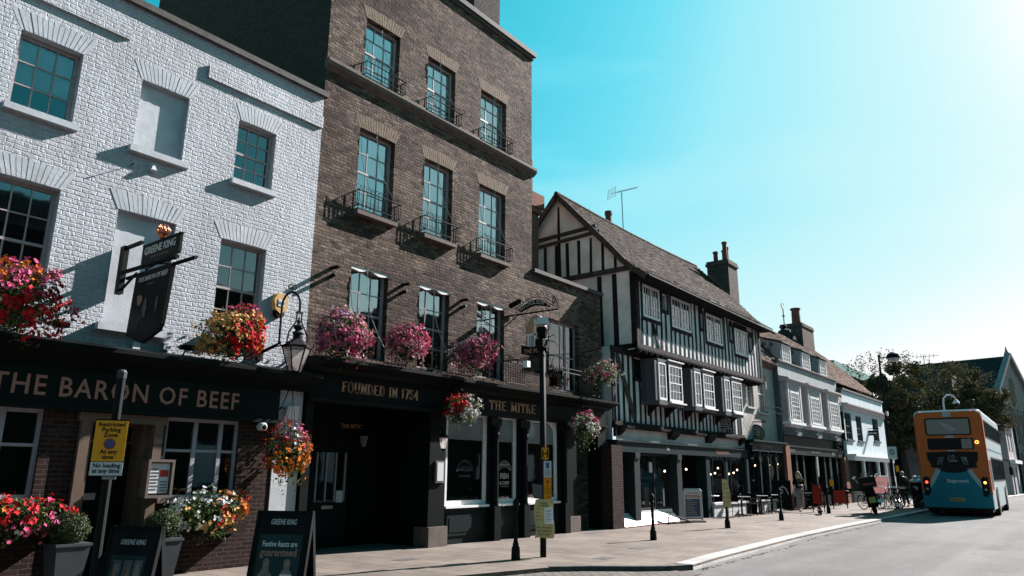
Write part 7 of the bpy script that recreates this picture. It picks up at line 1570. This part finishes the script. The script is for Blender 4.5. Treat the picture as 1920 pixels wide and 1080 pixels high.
# tall street lamp
LP = (46.8, 9.15); t = thing('street_lamp', 'tall black street lamp with domed lantern rising before the trees', 'street lamp', (*LP, 0))
MB().tube([(*LP, 0), (*LP, 1.2), (*LP, 1.21), (*LP, 8.45)], [.11, .10, .08, .055], 10).build('column', M['ironrough'], t)
m = MB(); d = Vector((.40, -.85, 0)).normalized(); e = Vector((*LP, 8.3)); m.tube([e, e + d * .5], .03, 6); m.build('arm', M['iron'], t)
h = e + d * .78; m = MB(); m.lathe([(.40, -.08), (.38, .02), (.30, .18), (.14, .28), (.02, .31)], 16, h); m.build('hood', M['iron'], t); m = MB(); m.lathe([(.36, -.08), (.28, -.20), (.12, -.28), (.01, -.30)], 14, h); m.build('lamp_bowl', M['greylens'], t)
m = MB(); m.box(LP[0] - .3, LP[0] - .05, LP[1] - .36, LP[1] - .33, 2.35, 2.95); m.M = T((LP[0] - .1, LP[1] - .1, 0)) @ RZ(-45); m = MB(); m.M = T((LP[0] - .05, LP[1] - .08, 0)) @ RZ(-40); m.box(-.30, .30, -.06, -.05, 2.45, 3.15); m.build('restriction_sign', M['white'], t); m = MB(); m.M = T((LP[0] - .05, LP[1] - .08, 0)) @ RZ(-40); m.ring((0, -.065, 2.85), (0, 1, 0), .14, .02, 18, 4); m.bar((-.1, -.066, 2.95), (.1, -.066, 2.75), .03, .01); m.build('sign_symbol', M['curtaindim'], t)
m = MB(); m.M = T((LP[0] - .05, LP[1] - .08, 0)) @ RZ(-40); m.box(.08, .28, -.1, -.09, 1.75, 2.1); m.build('yellow_notice', M['yellow'], t); MB().box(LP[0] - .12, LP[0] + .06, LP[1] - .14, LP[1] - .02, 4.9, 5.15).build('control_box', M['white'], t)
t = thing('camera_pole', 'white swan necked camera pole rising behind the bus roof', 'camera pole', (52, 7.0, 0)); MB().tube([(52, 6.85, 0), (52, 6.85, 5.95), (52.0, 6.8, 6.2), (52.02, 6.62, 6.38), (52.05, 6.4, 6.38), (52.1, 6.22, 6.25), (52.1, 6.18, 6.1)], .055, 8).build('pole', M['white'], t); m = MB(); m.lathe([(.05, .25), (.17, .1), (.2, 0)], 12, (52.1, 6.18, 5.85)); m.build('camera_hood', M['white'], t); m = MB(); m.lathe([(.17, 0), (.15, -.16), (.05, -.24)], 12, (52.1, 6.18, 5.85)); m.build('camera_dome', M['busblack'], t)
# litter bin
t = thing('litter_bin', 'tall black litter bin with rubbish heaped on its steel lid behind the bus', 'bin', (42.4, 7.2, 0))
m = MB(); m.lathe([(.30, 0), (.32, .05), (.34, 1.20), (.36, 1.22)], 16, (42.4, 7.2, 0)); m.build('bin_body', M['iron'], t); MB().lathe([(.37, 1.22), (.38, 1.28), (.30, 1.36), (.18, 1.40)], 16, (42.4, 7.2, 0)).build('lid', M['steel'], t); m = MB(); [m.ball((42.4 + a, 7.2 + b, 1.46), r, n=8, m=6) for a, b, r in ((-.1, .1, .1), (.08, -.1, .11), (.02, .05, .09))]; m.build('rubbish', M['white'], t)
# ------------------------------------------------------------ wheels, bicycles, moped, scooter
def wheel(m, c, r, th=.018, axis=(0, 1, 0)): m.ring(c, axis, r, th, 26, 6)
def bicycle(name, label, loc, rz, lean=6, tint='iron', grp='bicycles parked by the bus'):
    t = thing(name, label, 'bicycle', loc, grp, world=False); t.rotation_euler = (R(lean), 0, rz)
    for x in (-.52, .52):
        m = MB(); wheel(m, (x, 0, .34), .325, .019); w = m.build('tyre', M['rubber'], t)
        m = MB(); wheel(m, (x, 0, .34), .305, .009); [m.tube([(x, 0, .34), (x + .3 * math.cos(a), 0, .34 + .3 * math.sin(a))], .0035, 3) for a in [k * PI / 8 for k in range(16)]]; m.tube([(x, -.05, .34), (x, .05, .34)], .02, 6); m.build('rim', M['chrome'], w)
    bb, st, hd, hb = Vector((-.06, 0, .30)), Vector((-.22, 0, .80)), Vector((.33, 0, .82)), Vector((.37, 0, .68))
    m = MB(); m.tube([bb, st], .016, 6); m.tube([st + Vector((.02, 0, -.06)), hd], .016, 6); m.tube([bb, hb], .019, 6); m.tube([hd + Vector((0, 0, .05)), hb], .02, 6)
    for s in (-1, 1): m.tube([bb, (-.52, s * .05, .34)], .010, 5); m.tube([st, (-.52, s * .05, .34)], .009, 5); m.tube([hb, (.43, s * .05, .5), (.52, s * .05, .34)], .011, 5)
    m.build('frame', M[tint], t)
    m = MB(); m.tube([st, (-.25, 0, .92)], .012, 5); m.hexa([(-.40, -.08, .92), (-.38, .08, .92), (-.10, .02, .94), (-.10, -.02, .94), (-.38, -.07, .97), (-.38, .07, .97), (-.12, .015, .97), (-.12, -.015, .97)]); m.build('saddle', M['iron'], t)
    m = MB(); m.tube([hd, (.31, 0, .96), (.36, 0, 1.0)], .014, 5); m.tube([(.28, -.29, .98), (.36, -.2, 1.01), (.37, 0, 1.0), (.36, .2, 1.01), (.28, .29, .98)], .013, 5); m.build('handlebar', M['chrome'], t)
    m = MB(); m.ring((-.06, -.04, .30), (0, 1, 0), .085, .008, 14, 4); m.tube([(-.06, -.06, .30), (.05, -.07, .17)], .01, 4); m.tube([(-.06, .06, .30), (-.17, .07, .43)], .01, 4); m.box(.01, .10, -.12, -.07, .15, .18); m.box(-.21, -.12, .07, .12, .42, .45); m.build('crank', M['steel'], t)
    m = MB(); m.ring((.52, 0, .34), (0, 1, 0), .355, .010, 10, 4, R(40), R(150)); m.ring((-.52, 0, .34), (0, 1, 0), .355, .010, 12, 4, R(30), R(170)); m.build('mudguard', M['iron'], t)
    return t
bicycle('bicycle', 'black bicycle parked nearest the moped', (39.4, 8.05, 0), R(40), 8)
bicycle('bicycle', 'dark bicycle in the middle of the parked row', (40.4, 7.75, 0), R(20), -6)
bicycle('bicycle', 'bicycle with a sunlit front wheel beside the litter bin', (41.2, 7.45, 0), R(-62), 7)
t = bicycle('bicycle', 'half hidden bicycle behind the parked row', (41.6, 8.3, 0), R(35), 5)
bicycle('bicycle', 'upright bicycle at the near end behind the moped', (38.7, 8.6, 0), R(-30), -7)
bicycle('bicycle', 'bicycle leaning on its neighbour in front of the man', (40.9, 8.0, 0), R(10), -10)
# moped with top box leaning on its stand
mo = thing('parked_moped', 'black moped with top box and tall windscreen leaning on its stand', 'moped', (34.6, 7.6, 0), world=False); mo.rotation_euler = (R(-9), 0, R(14)); mo.scale = (1.15,) * 3
for x in (-.62, .66):
    m = MB(); m.M = T((x, 0, .27)) @ RX(90); m.lathe([(.16, -.07), (.24, -.06), (.27, 0), (.24, .06), (.16, .07)], 18); m.M = None; w = m.build('tyre', M['rubber'], mo); m = MB(); m.M = T((x, 0, .27)) @ RX(90); m.lathe([(.15, -.05), (.15, .05)], 12); m.M = None; m.build('rim', M['steel'], w)
m = MB(); m.prism([(-.85, .62), (-.75, .78), (-.2, .80), (.1, .62), (.14, .36), (.42, .34), (.52, .62), (.44, 1.02), (.52, 1.05), (.66, .74), (.60, .30), (.1, .22), (-.3, .24), (-.45, .42), (-.62, .58)], -.17, .17); m.build('bodywork', M['busblack'], mo, fix=True)
m = MB(); m.hexa([(-.80, -.16, .78), (-.05, -.15, .76), (-.05, .15, .76), (-.80, .16, .78), (-.78, -.13, .90), (-.10, -.12, .84), (-.10, .12, .84), (-.78, .13, .90)]); m.build('saddle', M['rubber'], mo)
m = MB(); m.box(-1.22, -.72, -.27, .27, .95, 1.32); m.box(-1.24, -.70, -.28, .28, 1.20, 1.24); m.build('top_box', M['busblack'], mo); m = MB(); m.box(-1.23, -1.222, -.18, .18, 1.04, 1.10); m.build('reflector', M['lens'], mo)
m = MB(); m.tube([(.44, -.32, 1.08), (.48, -.12, 1.12), (.48, .12, 1.12), (.44, .32, 1.08)], .018, 6); m.tube([(.64, 0, .3), (.48, 0, 1.1)], .03, 6); m.build('handlebar', M['iron'], mo)
for s in (-1, 1): m = MB(); m.tube([(.46, s * .28, 1.10), (.44, s * .38, 1.30)], .008, 4); m.ball((.44, s * .40, 1.33), .065, .4, 1, .8, 8, 6); m.build('mirror', M['chrome'], mo)
m = MB(); m.hexa([(.55, -.20, 1.05), (.55, .20, 1.05), (.56, .20, 1.05), (.56, -.20, 1.05), (.34, -.17, 1.50), (.34, .17, 1.50), (.35, .17, 1.50), (.35, -.17, 1.50)]); m.build('windscreen', M['glass'], mo)
m = MB(); m.tube([(-.2, -.17, .34), (-.7, -.22, .36), (-.98, -.22, .46)], [.04, .055, .06], 8); m.build('exhaust', M['chrome'], mo); m = MB(); m.prism([(-1.0, .36), (-.9, .78), (-.82, .78), (-.84, .34)], -.11, .11); m.build('rear_mudguard', M['iron'], mo, fix=True); m = MB(); m.hexa([(-1.02, -.11, .42), (-1.02, .11, .42), (-1.0, .11, .42), (-1.0, -.11, .42), (-.96, -.11, .62), (-.96, .11, .62), (-.94, .11, .62), (-.94, -.11, .62)]); m.build('number_plate', M['plate'], mo); m = MB(); m.tube([(-.1, 0, .3), (-.16, .22, -.05)], .015, 5); m.build('stand', M['iron'], mo)
# e-scooter
sc = thing('electric_scooter', 'red and black electric scooter parked before the red banner', 'scooter', (32.1, 9.15, 0), world=False); sc.rotation_euler = (R(5), 0, R(20))
for x in (-.5, .5): m = MB(); m.M = T((x, 0, .13)) @ RX(90); m.lathe([(.07, -.035), (.12, -.03), (.13, 0), (.12, .03), (.07, .035)], 16); m.M = None; w = m.build('tyre', M['rubber'], sc); m = MB(); m.M = T((x, 0, .13)) @ RX(90); m.lathe([(.06, -.03), (.06, .03)], 10); m.M = None; m.build('rim', M['steel'], w)
m = MB(); m.box(-.42, .30, -.08, .08, .12, .18); m.hexa([(.28, -.06, .13), (.42, -.03, .22), (.42, .03, .22), (.28, .06, .13), (.28, -.06, .18), (.40, -.03, .30), (.40, .03, .30), (.28, .06, .18)]); m.build('deck', M['iron'], sc); m = MB(); m.tube([(.5, 0, .14), (.46, 0, .3), (.34, 0, 1.1)], .026, 7); m.build('stem', M['redcloth'], sc); m = MB(); m.tube([(.33, -.25, 1.1), (.34, 0, 1.13), (.33, .25, 1.1)], .017, 6); m.ball((.4, 0, 1.04), .04, n=8); m.build('handlebar', M['iron'], sc); m = MB(); m.ring((-.5, 0, .13), (0, 1, 0), .16, .02, 8, 4, R(20), R(120)); m.build('mudguard', M['redcloth'], sc)

# ------------------------------------------------------------ people
M['skin'] = m_plain('skin', (.80, .50, .38, 1), .6); M['blackcloth'] = m_plain('black jacket cloth', (.016, .015, .017, 1), .9, nscale=20, namt=.2); M['greycloth'] = m_plain('pale grey trousers', (.42, .40, .40, 1), .9, nscale=14, namt=.15)
M['hairfair'] = m_plain('fair hair', (.75, .58, .40, 1), .6, nscale=40, namt=.3, bump=.3, bscale=90); M['hairgrey'] = m_plain('grey hair', (.55, .52, .50, 1), .7, nscale=40, namt=.3); M['darkcloth'] = m_plain('charcoal cloth', (.03, .032, .036, 1), .9); M['shoe'] = m_plain('pale trainers', (.6, .6, .6, 1), .6)
def skinned(name, chains, mat, parent, sub=2):
    """one continuous surface grown over connected joints: chains = [[(key, pos, radius), ...]]"""
    keys = {}; V = []; Rr = []; E = []
    for c in chains:
        prev = None
        for item in c:
            k = item[0]
            if k not in keys: keys[k] = len(V); V.append(item[1]); Rr.append(item[2])
            if prev is not None: E.append((prev, keys[k]))
            prev = keys[k]
    me = bpy.data.meshes.new(name); me.from_pydata([tuple(v) for v in V], E, [])
    o = bpy.data.objects.new(name, me); COL.objects.link(o)
    md = o.modifiers.new('skin', 'SKIN'); md.use_smooth_shade = True
    for i, r in enumerate(Rr): sv = me.skin_vertices[0].data[i]; sv.radius = r if isinstance(r, tuple) else (r, r); sv.use_root = (i == 0)
    s = o.modifiers.new('sub', 'SUBSURF'); s.levels = sub; s.render_levels = sub
    bpy.context.view_layer.update(); dg = bpy.context.evaluated_depsgraph_get(); nm = bpy.data.meshes.new_from_object(o.evaluated_get(dg))
    bpy.data.objects.remove(o); nm.materials.clear(); nm.materials.append(M[mat]); nm.name = name
    q = bpy.data.objects.new(name, nm); COL.objects.link(q); q.parent = parent; return q
def V3(*a): return Vector(a)
def hand(pre, wrist, d, side, curl=.4):
    """five fingers of unequal length off a palm"""
    d = Vector(d).normalized(); side = Vector(side).normalized(); nrm = d.cross(side); W_ = Vector(wrist); palm = W_ + d * .075; ch = [[(pre + 'w', W_, .026), (pre + 'p', palm, (.034, .02))]]
    for k, (off, ln) in enumerate(((-.028, .068), (-.010, .080), (.010, .076), (.028, .058))):
        a = palm + side * off + d * .015; b = a + d * ln * .55 + nrm * curl * .02; c = b + (d * (1 - curl) + nrm * curl).normalized() * ln * .45
        ch.append([(pre + 'p',), (pre + 'f%d' % k, a, .010), (pre + 'g%d' % k, b, .009), (pre + 'h%d' % k, c, .0075)])
    th = W_ + d * .03 - side * .03; ch.append([(pre + 'w',), (pre + 't0', th, .012), (pre + 't1', th + d * .03 - side * .02, .010), (pre + 't2', th + d * .055 - side * .022, .008)])
    return ch
def person(label, loc, rz, h, J, cloth_top, cloth_bot, hair, long_hair, shoe='shoe'):
    """faces local -y; J holds the joints of the pose for a 1.70 m figure"""
    t = thing('person', label, 'person', loc, world=False, rz=rz); t.scale = (h / 1.70,) * 3
    body = [[('pel', J['pel'], (.13, .10)), ('bel', J['bel'], (.115, .09)), ('che', J['che'], (.14, .10)), ('ubk', J['nek'] - V3(0, 0, .05), (.09, .07)), ('nek', J['nek'], .048), ('hea', J['hea'] - V3(0, 0, .05), (.066, .072)), ('top', J['hea'] + V3(0, 0, .055), (.070, .080))]]
    for s, l in ((-1, 'r'), (1, 'l')):
        body.append([('ubk',), (l + 'sh', J[l + 'sh'], .055), (l + 'el', J[l + 'el'], .040), (l + 'wr', J[l + 'wr'], .027)])
        hc = hand(l + 'H', J[l + 'wr'] + (J[l + 'wr'] - J[l + 'el']).normalized() * .02, J[l + 'hd'], J[l + 'hs'], J.get('curl', .4)); body.append([(l + 'wr',), hc[0][0]]); body += hc
        body.append([('pel',), (l + 'hp', J[l + 'hp'], .085), (l + 'kn', J[l + 'kn'], .055), (l + 'an', J[l + 'an'], .036), (l + 'to', J[l + 'an'] + V3(0, -.13, -.045), (.036, .026))])
    body = [[(i if len(i) == 3 else (i[0], None, None)) for i in c] for c in body]
    skinned('body', body, 'skin', t)
    top = [[('che', J['che'], (.165, .125)), ('bel', J['bel'], (.15, .12)), ('hem', J['pel'] + V3(0, 0, .03), (.165, .13))], [('che',), ('ubk', J['nek'] - V3(0, 0, .06), (.10, .085))]]
    for l in 'rl': top.append([('ubk',), (l + 'sh', J[l + 'sh'], .072), (l + 'el', J[l + 'el'], .055), (l + 'wr', J[l + 'wr'] - (J[l + 'wr'] - J[l + 'el']).normalized() * .03, .042)])
    top = [[(i if len(i) == 3 else (i[0], None, None)) for i in c] for c in top]; skinned('jacket', top, cloth_top, t)
    bot = [[('pel', J['pel'], (.15, .115))]]
    for l in 'rl': bot.append([('pel',), (l + 'hp', J[l + 'hp'], .100), (l + 'kn', J[l + 'kn'], .072), (l + 'an', J[l + 'an'] + V3(0, 0, .04), .055)])
    bot = [[(i if len(i) == 3 else (i[0], None, None)) for i in c] for c in bot]; skinned('trousers', bot, cloth_bot, t)
    for l in 'rl':
        a = J[l + 'an']; skinned('shoe', [[('a', a + V3(0, .02, -.03), (.042, .045)), ('b', a + V3(0, -.08, -.05), (.042, .030)), ('c', a + V3(0, -.16, -.055), (.036, .022))]], shoe, t, 1)
    hc = J['hea']; m = MB()
    m.ball(hc + V3(0, .018, .03), .098, .95, 1.08, 1.08, 14, 9)
    hr_ = m
    if long_hair:
        for s in (-1, 1): m.tube([hc + V3(s * .055, .02, .06), hc + V3(s * .092, -.02, -.04), hc + V3(s * .095, -.05, -.16), hc + V3(s * .085, -.07, -.30)], [.04, .045, .045, .02], 8)
        m.tube([hc + V3(0, .07, .05), hc + V3(0, .10, -.10), hc + V3(0, .10, -.26)], [.06, .09, .05], 8)
    # cut the face free: push hair verts in front of the face back
    for i, v in enumerate(m.v):
        d = v - hc
        if d.y < -.045 and abs(d.x) < .06 and -.12 < d.z < .055: v.y = hc.y - .02
    m.build('hair', M[hair], t, smooth=True)
    m = MB()
    for s in (-1, 1): m.ball(hc + V3(s * .028, -.080, .0), .010, n=8, m=5)
    m.build('eyes', M['letterblack'], t); m = MB(); m.hexa([hc + V3(-.012, -.078, -.04), hc + V3(.012, -.078, -.04), hc + V3(.012, -.06, -.04), hc + V3(-.012, -.06, -.04), hc + V3(-.005, -.084, .0), hc + V3(.005, -.084, .0), hc + V3(.006, -.06, .0), hc + V3(-.006, -.06, .0)]); m.hexa([hc + V3(-.006, -.100, -.034), hc + V3(.006, -.100, -.034), hc + V3(.012, -.075, -.036), hc + V3(-.012, -.075, -.036), hc + V3(-.004, -.084, -.002), hc + V3(.004, -.084, -.002), hc + V3(.006, -.07, -.002), hc + V3(-.006, -.07, -.002)]); m.build('nose', M['skin'], t)
    m = MB(); m.hexa([hc + V3(-.022, -.082, -.066), hc + V3(.022, -.082, -.066), hc + V3(.020, -.07, -.066), hc + V3(-.020, -.07, -.066), hc + V3(-.018, -.083, -.058), hc + V3(.018, -.083, -.058), hc + V3(.016, -.07, -.058), hc + V3(-.016, -.07, -.058)]); m.build('mouth', M['lens'], t)
    m = MB(); [m.ball(hc + V3(s * .075, .0, -.01), .022, .45, .8, 1.2, 8, 6) for s in (-1, 1)]; m.build('ears', M['skin'], t)
    return t
JW = dict(pel=V3(0, 0, .93), bel=V3(0, 0, 1.08), che=V3(0, .01, 1.27), nek=V3(0, .0, 1.45), hea=V3(0, -.03, 1.58), rsh=V3(-.17, 0, 1.38), rel=V3(-.25, -.06, 1.14), rwr=V3(-.11, -.19, 1.40), rhd=V3(.25, .10, 1), rhs=V3(1, 0, -.2), lsh=V3(.17, 0, 1.38), lel=V3(.24, -.02, 1.12), lwr=V3(.06, -.20, 1.12), lhd=V3(-1, -.15, .15), lhs=V3(0, .1, 1),
          rhp=V3(-.09, 0, .88), rkn=V3(-.085, -.10, .50), ran=V3(-.07, -.06, .09), lhp=V3(.09, 0, .88), lkn=V3(.09, .0, .48), lan=V3(.08, .20, .11), curl=.6)
pw = person('fair haired woman in black jacket and grey trousers walking, one hand at her face', (33.9, 10.45, 0), R(-52), 1.70, JW, 'blackcloth', 'greycloth', 'hairfair', True)
m = MB(); m.box(-.16, .02, -.22, -.12, .98, 1.18); m.build('shoulder_bag', M['darkcloth'], pw); m = MB(); m.tube([(-.08, -.17, 1.18), (.0, -.13, 1.35), (.13, .0, 1.47), (.1, .12, 1.3)], .012, 5); m.build('bag_strap', M['sash'], pw)
JM = dict(pel=V3(0, 0, .92), bel=V3(0, .0, 1.08), che=V3(0, -.02, 1.28), nek=V3(0, -.05, 1.46), hea=V3(0, -.09, 1.58), rsh=V3(-.20, -.03, 1.39), rel=V3(-.29, .02, 1.12), rwr=V3(-.28, -.12, .92), rhd=V3(0, -.3, -1), rhs=V3(0, 1, 0), lsh=V3(.20, -.03, 1.39), lel=V3(.29, .04, 1.12), lwr=V3(.27, -.10, .90), lhd=V3(0, -.3, -1), lhs=V3(0, 1, 0),
          rhp=V3(-.10, 0, .88), rkn=V3(-.11, -.03, .48), ran=V3(-.11, .04, .09), lhp=V3(.10, 0, .88), lkn=V3(.11, -.06, .48), lan=V3(.12, -.02, .09), curl=.4)
person('grey haired man in dark clothes standing among the bicycles beside the bin', (42.6, 7.85, 0), R(150), 1.76, JM, 'darkcloth', 'darkcloth', 'hairgrey', False, 'darkcloth')

# unseen houses opposite, added to bound the light and show in the windows
for k, (a, b, h) in enumerate(((-34, -22, 10.5), (-22, -9, 12), (-9, 3, 11), (3, 16, 12.5), (16, 30, 10.5), (30, 46, 11.5))):
    t = thing('opposite_house', ['buff brick house across the street, farthest behind the viewer', 'tall buff brick house across the street, second behind the viewer', 'buff brick house across the street at the viewer', 'tallest buff brick house across the street', 'low buff brick house across the street', 'buff brick house across the street nearest the bus'][k], 'house', (a, -8.5, 0), 'houses across the street')
    m = MB(); m.box(a + .02, b - .02, -16, -8.5, 0, h); m.build('wall', M['sidebrick'], t)
    m = MB()
    for i in range(3):
        for j in range(3):
            x = a + (b - a) * (i + .5) / 3; m.box(x - .5, x + .5, -8.5, -8.46, 1 + j * 3.2, 2.8 + j * 3.2)
    m.build('window', M['sashwhite'], t)
